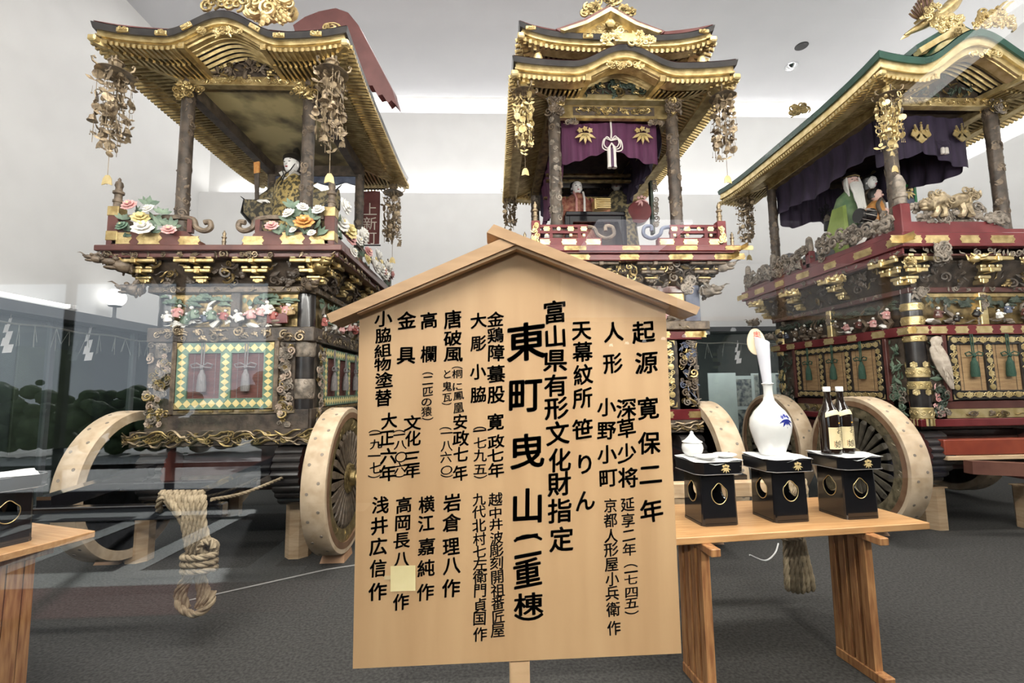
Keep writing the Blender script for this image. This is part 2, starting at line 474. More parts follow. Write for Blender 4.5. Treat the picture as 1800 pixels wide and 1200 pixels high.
def glassmat(name, tint):
    M = bpy.data.materials.new(name); M.use_nodes = True; nt = M.node_tree; nt.nodes.clear()
    o = nt.nodes.new('ShaderNodeOutputMaterial'); mx = nt.nodes.new('ShaderNodeMixShader')
    t = nt.nodes.new('ShaderNodeBsdfTransparent'); t.inputs[0].default_value = (*tint, 1)
    g = nt.nodes.new('ShaderNodeBsdfGlossy'); g.inputs['Roughness'].default_value = 0
    # Schlick reflectance of one glass surface, the same from either side
    ge = nt.nodes.new('ShaderNodeNewGeometry'); dt = nt.nodes.new('ShaderNodeVectorMath'); dt.operation = 'DOT_PRODUCT'
    nt.links.new(ge.outputs['Incoming'], dt.inputs[0]); nt.links.new(ge.outputs['Normal'], dt.inputs[1])
    def mth(op, a, b=None):
        n = nt.nodes.new('ShaderNodeMath'); n.operation = op
        for i, v in enumerate((a, b)):
            if v is None: continue
            if isinstance(v, (int, float)): n.inputs[i].default_value = v
            else: nt.links.new(v, n.inputs[i])
        return n.outputs[0]
    f = mth('ADD', mth('MULTIPLY', mth('POWER', mth('SUBTRACT', 1.0, mth('ABSOLUTE', dt.outputs['Value'])), 5.0), .96), .04)
    nt.links.new(f, mx.inputs[0]); nt.links.new(t.outputs[0], mx.inputs[1]); nt.links.new(g.outputs[0], mx.inputs[2])
    nt.links.new(mx.outputs[0], o.inputs[0]); return M
GLASS = glassmat('clear_glass', (.97, .98, .975))
GLASSD = glassmat('smoked_glass', (.80, .84, .82))

XL, XR, YG, YB = -5.80, 8.60, .70, 9.0
def struct(mb, name, m_, parent=None, **k): return mb.build(name, m_, parent, kind=None if parent else 'structure', **k)

fl = struct(MB().span((XL-2.2, YG-.06, -.1), (XR+.6, YB+3.2, 0)), 'floor', CARPET)
struct(MB().span((XL-2.2, YG-.06, 7.75), (XR+.6, YB+.30, 7.9)), 'ceiling', CEIL)
# back wall: lower face over the glazed partition, a light trough, upper face, second trough
wb = struct(MB().span((XL, YB, 2.62), (XR, YB+.10, 5.45)), 'wall_back', WALL)
b = MB(); b.span((XL-.3, YB+.30, 5.2), (XR+.3, YB+.40, 7.36)); b.build('upper_wall', WALL, wb)
b = MB(); b.span((XL-.3, YB+.80, 7.2), (XR+.3, YB+.90, 7.95)); b.build('trough_back', WALL, wb)
b = MB(); b.span((XL-.3, YB+.10, 5.20), (XR+.3, YB+.30, 5.24)); b.span((XL-.3, YB+.40, 7.20), (XR+.3, YB+.80, 7.24)); b.span((XL-.3, YB+.30, 7.75), (XR+.3, YB+.9, 7.9)); b.build('trough_ledge', WALL, wb)
wl = struct(MB().span((XL-.10, YG-.06, 2.58), (XL, YB+.90, 7.95)), 'wall_left', WALL)
wr = struct(MB().span((XR, YG-.06, 0), (XR+.10, YB+.10, 5.45)), 'wall_right', WALL)
b = MB(); b.span((XR+.30, YG-.06, 5.2), (XR+.40, YB+.4, 7.9)); b.build('upper_wall', WALL, wr)
b = MB(); b.span((XR+.10, YG-.06, 5.20), (XR+.30, YB+.3, 5.24)); b.build('trough_ledge', WALL, wr)
struct(MB().span((XL-.4, YG-.06, 3.25), (XR+.4, YG+.06, 7.9)), 'wall_front', WALL)

# glazed partitions under the beams, with dim passages behind them
def partition(no, p0, p1, inward, ztop, panes, beam_h):
    p0, p1 = np.array(p0), np.array(p1); L = np.linalg.norm(p1-p0); ang = math.atan2(p1[1]-p0[1], p1[0]-p0[0])
    M = tr(p0[0], p0[1], 0) @ ro(ang, 'Z')
    f = MB(M); f.span((0, -.30, ztop-beam_h), (L, .12, ztop)); f.span((0, -.03, 0), (L, .03, .10))
    root = struct(f, 'window_%d' % no, BEAMM)
    pw = L/panes
    mu = None
    for i in range(panes+1):
        q = MB(M).span((i*pw-.03, -.035, .10), (i*pw+.03, .035, ztop-beam_h)); q.build('mullion', BEAMM, root)
    for i in range(panes):
        MB(M).span((i*pw+.03, -.004, .10), ((i+1)*pw-.03, .004, ztop-beam_h)).build('pane', GLASSD, root)
    return root
partition(1, (XL, YG), (XL, YB), 1, 2.58, 6, .13)
partition(2, (XL, YB), (XR, YB), 1, 2.62, 9, .09)

pl = struct(MB().span((XL-2.2, YG-.06, 0), (XL-2.1, YB+3.2, 2.9)), 'wall_passage', DARKW)
b = MB(); b.span((XL-2.1, YG, 2.85), (XL-.1, YB+3.2, 2.9)); b.span((XL, YB+.12, 2.85), (XR, YB+3.2, 2.9)); b.build('passage_ceiling', DARKW, pl)
b = MB(); b.span((XL-2.1, YB+3.1, 0), (XR+.6, YB+3.2, 2.9)); b.span((XR+.5, YB+.1, 0), (XR+.6, YB+3.2, 2.9)); b.build('passage_end_wall', DARKW, pl)
for y0, y1 in ((1.2, 2.6), (3.0, 4.4), (4.8, 6.0), (6.5, 7.6), (7.9, 9.4)):
    MB().span((XL-2.1, y0, .5), (XL-2.06, y1, 2.3), ch=.01).build('panel', OLIVE, pl)  # added panels, their olive standing in for green reflections in the glass
area('passage_fill_light', (3.5, YB+.6, 2.8), 8, .3, 110, (math.radians(20), 0, 0), (.95, .97, 1))  # fill added to brighten the display boards
area('passage_fill_light', (XL-1.2, 5.5, 2.8), .3, 6, 80, (0, 0, 0), (.9, .97, .95))  # fill added behind the left glass, standing in for its reflections

# white display boards in the back passage
def board_at(px0, px1, py0, py1, Y, label, pict):
    a = at_y(px0, py1, Y); c = at_y(px1, py0, Y)
    o = MB().span((a.x, Y, a.z), (c.x, Y+.03, c.z), ch=.005).build('display_board', PANELW, None, label=label, cat='display board')
    for (u0, u1, v0, v1) in pict:
        MB().span((a.x+(c.x-a.x)*u0, Y-.012, a.z+(c.z-a.z)*v0), (a.x+(c.x-a.x)*u1, Y-.001, a.z+(c.z-a.z)*v1)).build('picture', PICT, o)
    for sx in (a.x+.05, c.x-.05):
        MB().span((sx-.02, Y, 0), (sx+.02, Y+.03, a.z)).build('leg', IRON, o)
board_at(1250, 1293, 655, 760, 10.4, 'blank white display board behind the middle cart wheel in the back passage', [])
board_at(1328, 1405, 655, 770, 10.2, 'white display board with pictures in the back passage behind the big flask', [(.05, .40, .45, .98), (.5, .98, .62, .98)])
board_at(1296, 1326, 660, 780, 11.0, 'narrow board with pictures far back between the two white display boards', [(.1, .9, .1, .5), (.1, .9, .55, .95)])

# ---- glass front of the display hall and the visitors' side behind the camera
g = MB().span((XL, YG-.004, .10), (XR, YG+.004, 3.25))
gw = struct(g, 'window_3', GLASS)
struct(MB().span((XL, YG-.06, 0), (XR, YG+.06, .10)), 'trim_1', BEAMM)
vf = struct(MB().span((-3.0, -11.2, -.1), (8.6, -5.0, 0)).span((-9.0, -5.0, -.1), (8.6, YG-.06, 0)), 'floor_visitors', mat('visitor_carpet', (.03, .03, .032), (.05, .05, .052), .95, 0, 30))
struct(MB().span((-3.0, -11.2, 3.25), (8.6, -5.1, 3.4)).span((-9.0, -5.1, 3.25), (8.6, YG-.06, 3.4)), 'ceiling_visitors', mat('visitor_ceiling', (.13, .13, .14), None, .9))
struct(MB().span((8.5, -11.2, 0), (8.6, YG-.06, 3.25)), 'wall_visitors_right', DARKW)
struct(MB().span((-3.0, -11.2, 0), (8.6, -11.1, 3.25)), 'wall_visitors_back', DARKW)
struct(MB().span((-3.05, -11.1, 0), (-2.95, -5.0, 3.25)), 'wall_visitors_return', DARKW)
struct(MB().span((-9.0, -5.0, 0), (-8.9, YG-.06, 3.25)), 'wall_visitors_left', DARKW)
# entrance glazing: head, foot, posts, with a pavement and a hedge outside
e = struct(MB().span((-8.9, -5.06, 3.0), (-3.0, -4.96, 3.25)), 'window_4', BEAMM)
for x in (-8.9, -7.15, -5.75, -4.3, -3.06):
    MB().span((x-.04, -5.05, 0), (x+.04, -4.97, 3.0)).build('mullion', BEAMM, e)
MB().span((-8.9, -5.04, .5), (-3.0, -4.98, .56)).build('rail', BEAMM, e)
MB().span((-8.9, -5.04, 0), (-3.0, -4.98, .22)).build('kick_plate', BEAMM, e)
struct(MB().span((-22, -30, -.12), (-3.05, -5.0, -.02)), 'ground', PAVE)
hb = MB()
for i in range(700):
    x = R.uniform(-20, -4); q = R.uniform(.10, .28)
    hb.ball((x, -10.5+R.uniform(-.5, .5), R.uniform(.2, 1.0+.9*abs(math.sin(x*.9)))), (q, q*.8, q*.8), t=ICO2)
hb.build('hedge', HEDGE, None, kind='stuff', label='clipped green hedge outside the entrance windows', cat='hedge')
# pale floor strips and a red carpet edge by the entrance
tl = struct(MB().span((-8.8, -4.9, 0), (-1.6, -4.5, .006)), 'trim_2', GREYTILE)
for x in (-7.6, -6.5, -5.4, -4.3, -3.2, -2.1):
    MB().span((x, -4.5, 0), (x+.22, -2.75, .006)).build('floor_strip', GREYTILE, tl)
MB().span((-8.8, -2.75, 0), (-1.6, -2.45, .006)).build('floor_strip', GREYTILE, tl)
MB().span((-8.8, -2.45, 0), (-1.2, -1.95, .005)).build('carpet_edge', REDCARP, tl)
# visitors' side lamps
for i in range(7):
    t = i/6; x, y = 2.9+1.5*t, -9.6+2.9*t
    o = MB().lathe([(0, 2.46), (.045, 2.46), (.05, 2.47), (.03, 2.52)], 12, tr(x, y, 0)).build('pendant_lamp', TUBEW, None, label='small pendant lamp on the visitors side, number %s of its slanting row from the glass' % ('seven six five four three two one'.split()[i]), cat='pendant lamp', group='visitors side pendants')
    MB().tube([(x, y, 2.51), (x, y, 3.25)], .008, 5).build('rod', IRON, o)
o = MB().span((1.12, -4.25, 3.2), (2.15, -3.22, 3.248), ch=.01).build('panel_lamp', mat('panel_lamp_glow', (.95, .92, 1), None, .5, emit=1.6), None, label='square panel lamp in the ceiling of the visitors side', cat='lamp')
o = MB().bar((2.13, -.12, 3.0), (2.26, -.80, 3.0), .11, .05).build('tube_lamp', mat('batten_glow', (1, .98, .95), None, .5, emit=2.2), None, label='long tube lamp hung under the ceiling of the visitors side', cat='lamp')
for x, y in ((2.15, -.22), (2.24, -.70)):
    MB().tube([(x, y, 3.02), (x, y, 3.25)], .01).build('hanger', IRON, o)
sd = MB().span((3.55, -2.75, .60), (4.15, -2.70, 1.05), ch=.008).build('information_screen', IRON, None, label='low information screen with a painted blue glow on the visitors side', cat='screen')
MB().span((3.58, -2.70, .63), (4.12, -2.694, 1.02)).build('screen', mat('painted_screen_glow', (.30, .36, .85), (.75, .72, .9), .4, 0, 3, (1, 1, 6), emit=0, lo=.4, hi=.6), sd)  # glow painted into the colour, the surface emits nothing
MB().span((3.8, -2.75, 0), (3.9, -2.70, .6)).build('stand', IRON, sd)
bk = struct(MB().span((1.0, -5.1, 2.42), (8.5, -5.0, 3.25)), 'wall_visitors_veil', WALL)  # white wall added so its reflection pales the glass at right
for x in (2.6, 4.2, 5.8, 7.4): MB().span((x-.05, -5.0, 2.42), (x+.05, -4.94, 3.25), ch=.005).build('batten', TABLE, bk)
MB().span((1.0, -5.0, 2.40), (8.5, -4.92, 2.46), ch=.005).build('batten', TABLE, bk)
area('veil_fill_light', (4.0, -3.2, 3.2), 4.0, .4, 90, (math.radians(-35), 0, 0))  # fill added to brighten the reflecting wall above

# ------------------------------------------------------------------ fittings high up
def ceiling_xy(px, py):
    d = fw + rt*((px-900)/FPX) - up*((py-600)/FPX); p = d*((7.75-CAM_H)/d[2]); return p[0], p[1]
x, y = ceiling_xy(1409, 81)
MB().lathe([(.10, 7.735), (.115, 7.745), (.115, 7.75)], 24, tr(x, y, 0)).build('speaker_grille', mat('black_grille', (.02, .02, .022), None, .6), None, label='round black speaker grille in the white ceiling', cat='speaker')
x, y = ceiling_xy(1391, 116)
dl = MB().lathe([(.10, 7.74), (.12, 7.735), (.125, 7.75)], 24, tr(x, y, 0)).build('ceiling_downlight', CHROME, None, label='small chrome downlight beside the black speaker grille', cat='downlight')
MB().lathe([(.02, 7.69), (.06, 7.71), (.095, 7.742)], 20, tr(x, y, 0)).build('reflector', CHROME, dl, smooth=True)
# tube lamp lying on the beam, globe lamp standing on it
t = empty('fluorescent_lamp', (XL+.18, 5.7, 2.58), 'bare fluorescent tube on the beam of the left partition', 'lamp')
MB().span((-.04, -1.6, 0), (.05, .62, .035), ch=.004).build('housing', ENAMEL, t)
MB().tube([(.055, -1.6, .06), (.055, .50, .06)], .018, 10).build('tube', TUBEW, t, smooth=True)
for y in (-1.5, .5, .58):
    MB().span((.02, y-.02, .03), (.075, y+.02, .09), ch=.004).build('socket', ENAMEL, t)
t = empty('globe_lamp', (XL+.16, 7.0, 2.58), 'white globe lamp on a short dark stem above the left partition', 'lamp')
MB().lathe([(.07, 0), (.07, .02), (.03, .03), (.022, .05), (.022, .19), (.075, .20), (.085, .215), (.02, .22)], 16).build('stem', BEAMM, t, smooth=True)
MB().ball((0, 0, .335), .135, t=ICO3).build('globe', LAMPW, t, smooth=True)

# sacred straw ropes with paper zigzags
def shide(x, y, z, s, label, rz):
    t = empty('paper_zigzag', (x, y, z), label, 'paper streamer', 'zigzag paper streamers', rz)
    b = MB(); w_ = .10*s; zz = 0; xx = 0
    for i in range(5):
        wd = w_*(.35+.17*i); hh = .085*s
        b.put(t_prism([(xx-wd/2, zz), (xx+wd/2, zz+.015*s), (xx+wd/2-.02*s, zz-hh), (xx-wd/2-.02*s, zz-hh-.015*s)], -.003*(i % 2), -.003*(i % 2)+.0015))
        zz -= hh*.92; xx += (.035 if i % 2 else -.03)*s
    b.build('folded_paper', PAPER, t)
    MB().tube([(0, 0, .07*s), (0, 0, 0)], .004, 5).build('string', CORDW, t)
def straw_rope(p, q, n, label):
    P = [np.array(p)*(1-t)+np.array(q)*t+np.array((0, 0, -.025*math.sin(PI*t*3)**2)) for t in np.linspace(0, 1, 31)]
    o = MB().tube(P, .013, 6).build('straw_rope', mat('pale_straw', (.26, .27, .24), (.34, .35, .31), .8, 0, 20), None, label=label, cat='straw rope')
    b = MB()
    for i in range(n):
        c = P[int((i+.5)/n*30)]
        for k in range(3):
            b.bar(c, c+np.array((R.uniform(-.05, .05), R.uniform(-.08, .08), -R.uniform(.18, .30))), .004, .004)
    b.build('straw', MATS['pale_straw'], o, kind='stuff')
def wall_pt(px, py):
    d = fw + rt*((px-900)/FPX) - up*((py-600)/FPX); p = d*((XL+.10)/d[0]); return (p[0], p[1], p[2]+CAM_H)
a, c = wall_pt(-60, 553), wall_pt(275, 601)
straw_rope(a, c, 12, 'thin straw rope along the left partition with hanging straws')
x, y, z = wall_pt(19, 560); shide(x, y, z, 1.0, 'zigzag paper on the left rope, the one nearest the picture edge', PI/2)
x, y, z = wall_pt(160, 576); shide(x, y, z, 1.15, 'zigzag paper on the left rope below the white globe lamp', PI/2)
a, c = at_y(1205, 600, 8.8), at_y(1430, 606, 8.8)
straw_rope(a, c, 8, 'thin straw rope along the back partition')
p = at_y(1297, 604, 8.75); shide(p.x, p.y, p.z, .95, 'zigzag paper on the rope of the back partition near the big flask', 0)
# ------------------------------------------------------------------ the notice board
YBD = 1.8
def bp(px, py): q = at_y(px, py, YBD); return (q.x, q.z)
CHARS = []     # (column, glyph, px, py, size in px)
def col(name, s, size):
    g = [t.split(',') for t in s.split()]; ys = [float(t[2]) for t in g]
    for i, (c, x, y) in enumerate(g):
        gap = min([abs(ys[i]-ys[k]) for k in (i-1, i+1) if 0 <= k < len(g)] or [99])
        CHARS.append((name, c, float(x), float(y), (size, max(.70, min(1.0, gap*1.03/size)) if c not in '一二三（）' else 1)))
col('origin', '起,1131,583 源,1136,637', 42)
col('origin', '寛,1139,717 保,1141,778 二,1143,833 年,1145,897', 41)
col('dolls', '人,1078,583 形,1077,638', 38)
col('dolls', '深,1101,717 草,1101,752 少,1102,796 将,1104,839', 36)
col('dolls', '小,1066,715 野,1066,756 小,1067,798 町,1069,839', 34)
col('dolls', '延,1103,886 享,1104,914 二,1105,940 年,1106,965 （,1108,987 一,1109,1005 七,1109,1018 四,1110,1040 五,1110,1059 ）,1111,1083', 25)
col('dolls', '京,1073,888 都,1073,914 人,1074,941 形,1074,965 屋,1075,991 小,1076,1017 兵,1076,1042 衛,1078,1070 作,1079,1103', 25)
col('crest', '天,1022,580 幕,1024,618 紋,1025,658 所,1024,699 笹,1024,754 り,1028,815 ん,1028,879', 38)
col('heritage', '富,975,548 山,976,591 県,976,633 有,977,677 形,978,717 文,980,761 化,984,808 財,983,850 指,984,897 定,987,947', 43)
col('title', '東,925,600', 72); col('title', '町,923,693', 66); col('title', '曳,926,792 山,927,888', 62)
col('title', '（,927,931 二,927,958 重,927,1007 棟,929,1061 ）,930,1098', 50)
col('carving', '金,871,561 鶏,871,589 障,872,620 蟇,872,657 股,872,693', 32)
col('carving', '大,841,563 彫,841,603 小,840,653 脇,841,693', 29)
col('carving', '寛,871,741 政,872,776 七,871,800 年,872,826', 30)
col('carving', '（,843,746 一,843,757 七,844,778 九,844,800 五,844,824 ）,845,844', 24)
col('carving', '越,871,877 中,871,901 井,872,921 波,873,945 彫,873,967 刻,873,989 開,874,1013 祖,875,1037 番,875,1059 匠,876,1083 屋,875,1107', 24)
col('carving', '九,842,877 代,842,899 北,842,923 村,843,947 七,843,969 左,844,991 衛,844,1013 門,844,1037 貞,844,1063 国,843,1086 作,844,1114', 24)
col('gable', '唐,796,561 破,796,594 風,797,622', 34)
col('gable', '（,804,641 桐,804,657 に,804,679 鳳,806,695 凰,806,716', 20)
col('gable', 'と,786,657 鬼,786,679 瓦,786,698 ）,785,714', 18)
col('gable', '安,809,741 政,810,770 七,810,798 年,809,831', 28)
col('gable', '（,783,747 一,785,761 八,785,783 六,784,803 〇,785,826 ）,785,842', 22)
col('gable', '岩,795,883 倉,794,918 理,793,960 八,794,993 作,793,1033', 31)
col('railing', '高,754,563 欄,754,622', 31)
col('railing', '（,752,651 二,752,668 匹,752,688 の,750,706 猿,750,723 ）,752,741', 20)
col('railing', '横,750,886 江,749,919 嘉,750,960 純,749,998 作,748,1040', 29)
col('metalwork', '金,715,563 具,714,624', 33)
col('metalwork', '文,725,743 化,726,770 三,724,805 年,724,828', 29)
col('metalwork', '（,702,752 一,702,764 八,704,781 〇,705,803 六,703,822 ）,702,842', 22)
col('metalwork', '高,710,887 岡,708,918 長,706,949 八,706,982 作,705,1057', 28)
col('repaint', '小,674,560 脇,674,589 組,673,616 物,673,640 塗,675,668 替,674,699', 31)
col('repaint', '大,684,739 正,680,769 六,683,801 年,682,831', 29)
col('repaint', '（,659,752 一,660,763 九,661,780 一,658,801 七,660,822 ）,658,843', 22)
col('repaint', '浅,669,887 井,667,923 広,665,960 信,665,998 作,664,1039', 30)
TXT = ''.join(c[1] for c in CHARS)
glyphs(TXT, 0)
glyphs('おわら娘', 0)
glyphs('上新町奥', 0)
VERT = {'（', '）'}

bd = empty('notice_board', (at_y(910, 800, YBD).x, YBD+.03, 0), 'large pale wooden notice board with a little gabled roof and brush lettering', 'notice board')
BX = bd.location.x
def put_board(poly, y0, y1, name, m_, **k):
    return MB().prism([(x-BX, z) for x, z in poly], y0, y1, 0).build(name, m_, bd, **k)
face_poly = [bp(620, 1175), bp(1198, 1148), bp(1170, 545), bp(907, 430), bp(632, 545)]
put_board(face_poly, -.03, .0, 'board', BOARD)
# roof boards: front faces stand proud of the board
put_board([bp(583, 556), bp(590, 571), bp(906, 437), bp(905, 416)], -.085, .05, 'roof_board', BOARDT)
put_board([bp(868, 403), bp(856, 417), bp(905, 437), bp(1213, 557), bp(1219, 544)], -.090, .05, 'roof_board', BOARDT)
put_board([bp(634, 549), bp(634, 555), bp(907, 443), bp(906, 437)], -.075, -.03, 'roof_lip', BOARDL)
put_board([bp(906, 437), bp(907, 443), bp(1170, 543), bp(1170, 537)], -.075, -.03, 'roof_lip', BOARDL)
a, c = bp(896, 1150), bp(932, 1150)
pst = MB(); pst.span((a[0]-BX, .001, .02), (c[0]-BX, .05, 1.95), ch=.004); pst.build('post', BOARDL, bd)
ft = MB(); ft.span((-.35, -.02, 0), (.35, .07, .05), ch=.006); ft.span((-.05, -.28, 0), (.05, .32, .05), ch=.006); ft.build('foot', BOARDT, bd)
cols = {}
for name, c, px, py, size in CHARS:
    t = GLY.get((c, 0))
    if t is None: continue
    size, qz = size; x, z = bp(px, py); q = size*YBD/FPX*.99
    X = tr(x-BX, -.0315, z) @ ro(R.uniform(-.05, .05), 'Y')
    sh = Matrix.Identity(4); sh[2][0] = R.uniform(.05, .14)          # the brush rises to the right
    wx = R.uniform(.95, 1.06)
    if c in VERT: X = X @ ro(PI/2, 'Y'); sh = Matrix.Identity(4)
    elif c == '一': X = X
    for ox, oz in ((-.022, .01), (.022, -.01), (.0, .022), (0, -.022), (-.02, -.016), (.02, .016)) if size > 27 else ((-.018, .010), (.018, -.010), (.0, .016), (0, -.016)):
        cols.setdefault(name, MB()).put(t, X @ sh @ (sc(q*wx, 1, q*qz) if c not in VERT else sc(q*.8, 1, q)) @ tr(ox, 0, oz))
for name, b in cols.items():
    b.build('lettering', INK, bd, kind='stuff')
# yellow note taped over part of one column
x, z = bp(709, 1015)
n_ = MB(); n_.put(grid(lambda u, v: (-.046+.092*u, -.0335-.006*(u-.5)**2-.004*v*v, -.046+.092*v), 6, 6), tr(x-BX, 0, z))
nt_ = n_.build('yellow_note', PAPERY, None, label='small square yellow note stuck on the notice board', cat='note', loc=(BX, bd.location.y, 0))
tp = MB(); tp.span((x-BX-.07, -.0325, z-.004), (x-BX-.044, -.032, z+.01)); tp.build('tape', mat('clear_tape', (.62, .48, .30), None, .15), nt_)

# ------------------------------------------------------------------ tables
def table(loc, rz, L, D, h, xs, label, ty):
    t = empty('offering_table', loc, label, 'table', None, rz)
    MB().box((0, D/2, h-.017), (L, D, .034), ch=.003).build('table_top', TABLE, t)
    for x in xs:
        tb = MB(); tb.box((x, ty+.10, h-.052), (.05, .40, .036), ch=.003); q = tb.build('cross_rail', TRESTLE, t)
        for k in range(4):
            b = MB(); b.put(loft([[(x-.022, ty+.064*k-.004, .05), (x+.022, ty+.064*k-.004, .05), (x+.022, ty+.064*k+.042, .05), (x-.022, ty+.064*k+.042, .05)],
                                  [(x-.022, ty+.064*k, h-.07), (x+.022, ty+.064*k, h-.07), (x+.022, ty+.064*k+.036, h-.07), (x-.022, ty+.064*k+.036, h-.07)]]))
            b.build('leg_slat', TRESTLE, t)
            if k < 3: MB().span((x+.010, ty+.064*k+.038, .05), (x+.018, ty+.064*k+.060, h-.07)).build('leg_web', TRESTLE, t)
        MB().box((x, ty+.085, .025), (.055, .30, .05), ch=.004).build('foot_rail', TRESTLE, t)
    return t
table((1.565, 2.325, 0), math.radians(5.2), 1.46, .60, .76, (-.53, .37), 'plain wooden table carrying three black offering trays right of the notice board', .02)
table((-3.03, 2.40, 0), math.radians(-21), 1.46, .55, .76, (-.42, .66), 'plain wooden table at the left picture edge carrying a single black tray', .10)

# ------------------------------------------------------------------ black offering trays
def crest_leaf(b, x, z, s, y, m=0):          # bamboo-grass crest: five leaves under three little flowers
    for a in (-62, -32, 0, 32, 62):
        A = math.radians(a)
        b.put(t_prism([(0, 0), (.12, -.30), (.115, -.62), (0, -1.0), (-.115, -.62), (-.12, -.30)], 0, .12), tr(x, y, z) @ ro(-A, 'Y') @ sc(s), m)
    for dx, dz in ((-.42, .22), (0, .36), (.42, .22)):
        b.put(t_prism([(.26*math.cos(2*PI*i/10)*(1 if i % 2 else .62), .26*math.sin(2*PI*i/10)*(1 if i % 2 else .62)) for i in range(10)], 0, .12), tr(x+dx*s, y, z+dz*s) @ sc(s), m)
def tray(loc, rz, label):
    t = empty('offering_tray', loc, label, 'tray', None, rz)
    wb_, wt, db, dt, h = .102, .098, .099, .095, .265
    def ring(w_, d_, z, r=.018):
        return [(x*w_+ (0), y*d_, z) for x, y in ((-1+r/w_, -1), (1-r/w_, -1), (1, -1+r/d_), (1, 1-r/d_), (1-r/w_, 1), (-1+r/w_, 1), (-1, 1-r/d_), (-1, -1+r/d_))]
    HZ = .160                                    # shaped hole: round below, a lobed cloud edge on top
    def hole_at(a, g=1.0):
        b = abs((a+PI) % (2*PI)-PI); lobe = .007*math.cos(4.2*b) if b < 1.25 else 0
        return .044*g*math.sin(a)*(1+.06*math.cos(a)), HZ+(.050*g+lobe)*math.cos(a)
    # four walls; each is a plate with a shaped hole bridged to its outline
    for k, (wd0, wd1, dd0, dd1) in enumerate(((wb_, wt, db, dt), (db, dt, wb_, wt), (wb_, wt, db, dt), (db, dt, wb_, wt))):
        out = []
        def outline(a):
            # matching outline point for hole angle a on the trapezium
            s_, c_ = math.sin(a), math.cos(a); zc = HZ
            tt = min((.94*.100)/abs(s_) if abs(s_) > 1e-6 else 9, ((h-zc) if c_ > 0 else zc)/abs(c_) if abs(c_) > 1e-6 else 9)
            return [s_*tt, zc+c_*tt]
        an = sorted(list(np.linspace(0, 2*PI, 28, endpoint=False))+[math.atan2(.94*.100, h-HZ), math.atan2(.94*.100, -HZ), 2*PI-math.atan2(.94*.100, -HZ), 2*PI-math.atan2(.94*.100, h-HZ)])
        V, F = [], []
        for a in an:
            o = outline(a); z = o[1]; hw = wd0+(wd1-wd0)*z/h; x = o[0]/(.94*.100)*(hw-.012)
            hx, hz = hole_at(a)
            for yy in (0, .008):
                for (X, Z) in ((x, z), (hx, hz)):
                    dd = dd0+(dd1-dd0)*Z/h; V.append((X, -dd+yy, Z))
        n = len(an)
        for i in range(n):
            j = (i+1) % n; a0, b0 = 4*i, 4*j
            F += [(a0, b0, b0+1, a0+1), (a0+2, a0+3, b0+3, b0+2), (a0+1, b0+1, b0+3, a0+3)]
        M = ro(k*PI/2, 'Z')
        MB(M).put(T(V, F)).build('side_panel', LACQ, t)
        tb = MB(M); tb.tube([((hx_), -(dd0+(dd1-dd0)*hz_/h)-.001, hz_) for hx_, hz_ in [hole_at(a, 1.01) for a in np.linspace(0, 2*PI, 41)]], .0019, 5)
        tb.build('hole_rim', GOLDB, t, smooth=True)
    for sx in (-1, 1):
        for sy in (-1, 1):
            cb = MB(); cb.put(loft([[(sx*(w_-.013), sy*d_, z), (sx*(w_-.004), sy*(d_-.004), z), (sx*w_, sy*(d_-.013), z), (sx*(w_-.016), sy*(d_-.016), z)] for w_, d_, z in ((wb_, db, 0), (wt, dt, h))]))
            cb.build('corner_edging', LACQ, t, smooth=True)
    MB().put(loft([ring(wb_+.004, db+.004, 0, .02), ring(wb_+.004, db+.004, .012, .02)])).build('base_rim', LACQ, t)
    # dish on top: eight-sided with cut corners and a raised rim
    W, D = .138, .138
    def oct8(w_, d_, z, c=.035): return [(-w_+c, -d_, z), (w_-c, -d_, z), (w_, -d_+c, z), (w_, d_-c, z), (w_-c, d_, z), (-w_+c, d_, z), (-w_, d_-c, z), (-w_, -d_+c, z)]
    MB().put(loft([oct8(W-.012, D-.012, h), oct8(W-.004, D-.004, h+.004), oct8(W, D, h+.066), oct8(W-.008, D-.008, h+.068), oct8(W-.012, D-.012, h+.050), oct8(.02, .02, h+.050, .005)])).build('dish', LACQ, t)
    eb = MB()
    P = oct8(W+.0005, D+.0005, h+.005); eb.tube(P+[P[0]], .0016, 4)
    P = oct8(W-.003, D-.003, h+.068); eb.tube(P+[P[0]], .0016, 4)
    eb.build('edge_line', mat('grey_lacquer_edge', (.25, .24, .24), None, .2), t)  # thin grey line along the dish edges
    b = MB(); crest_leaf(b, .02, h+.040, .030, -D-.003); b.build('crest', mat('gold_paint', (.72, .54, .24), (.80, .63, .32), .45, .15, 20), t)
    return t
TRZ = math.radians(5.2)
T1 = (1.185, 2.535, .76); T2 = (1.590, 2.560, .76); T3 = (2.000, 2.585, .76)
tray(T1, TRZ, 'black lacquer offering tray holding a lidded white jar and two dishes')
tray(T2, TRZ, 'black lacquer offering tray holding the big white flask')
tray(T3, TRZ, 'black lacquer offering tray holding two brown bottles')
T4 = (-2.475, 2.46, .76)
tray(T4, math.radians(-24), 'black lacquer offering tray alone on the table at the left picture edge')

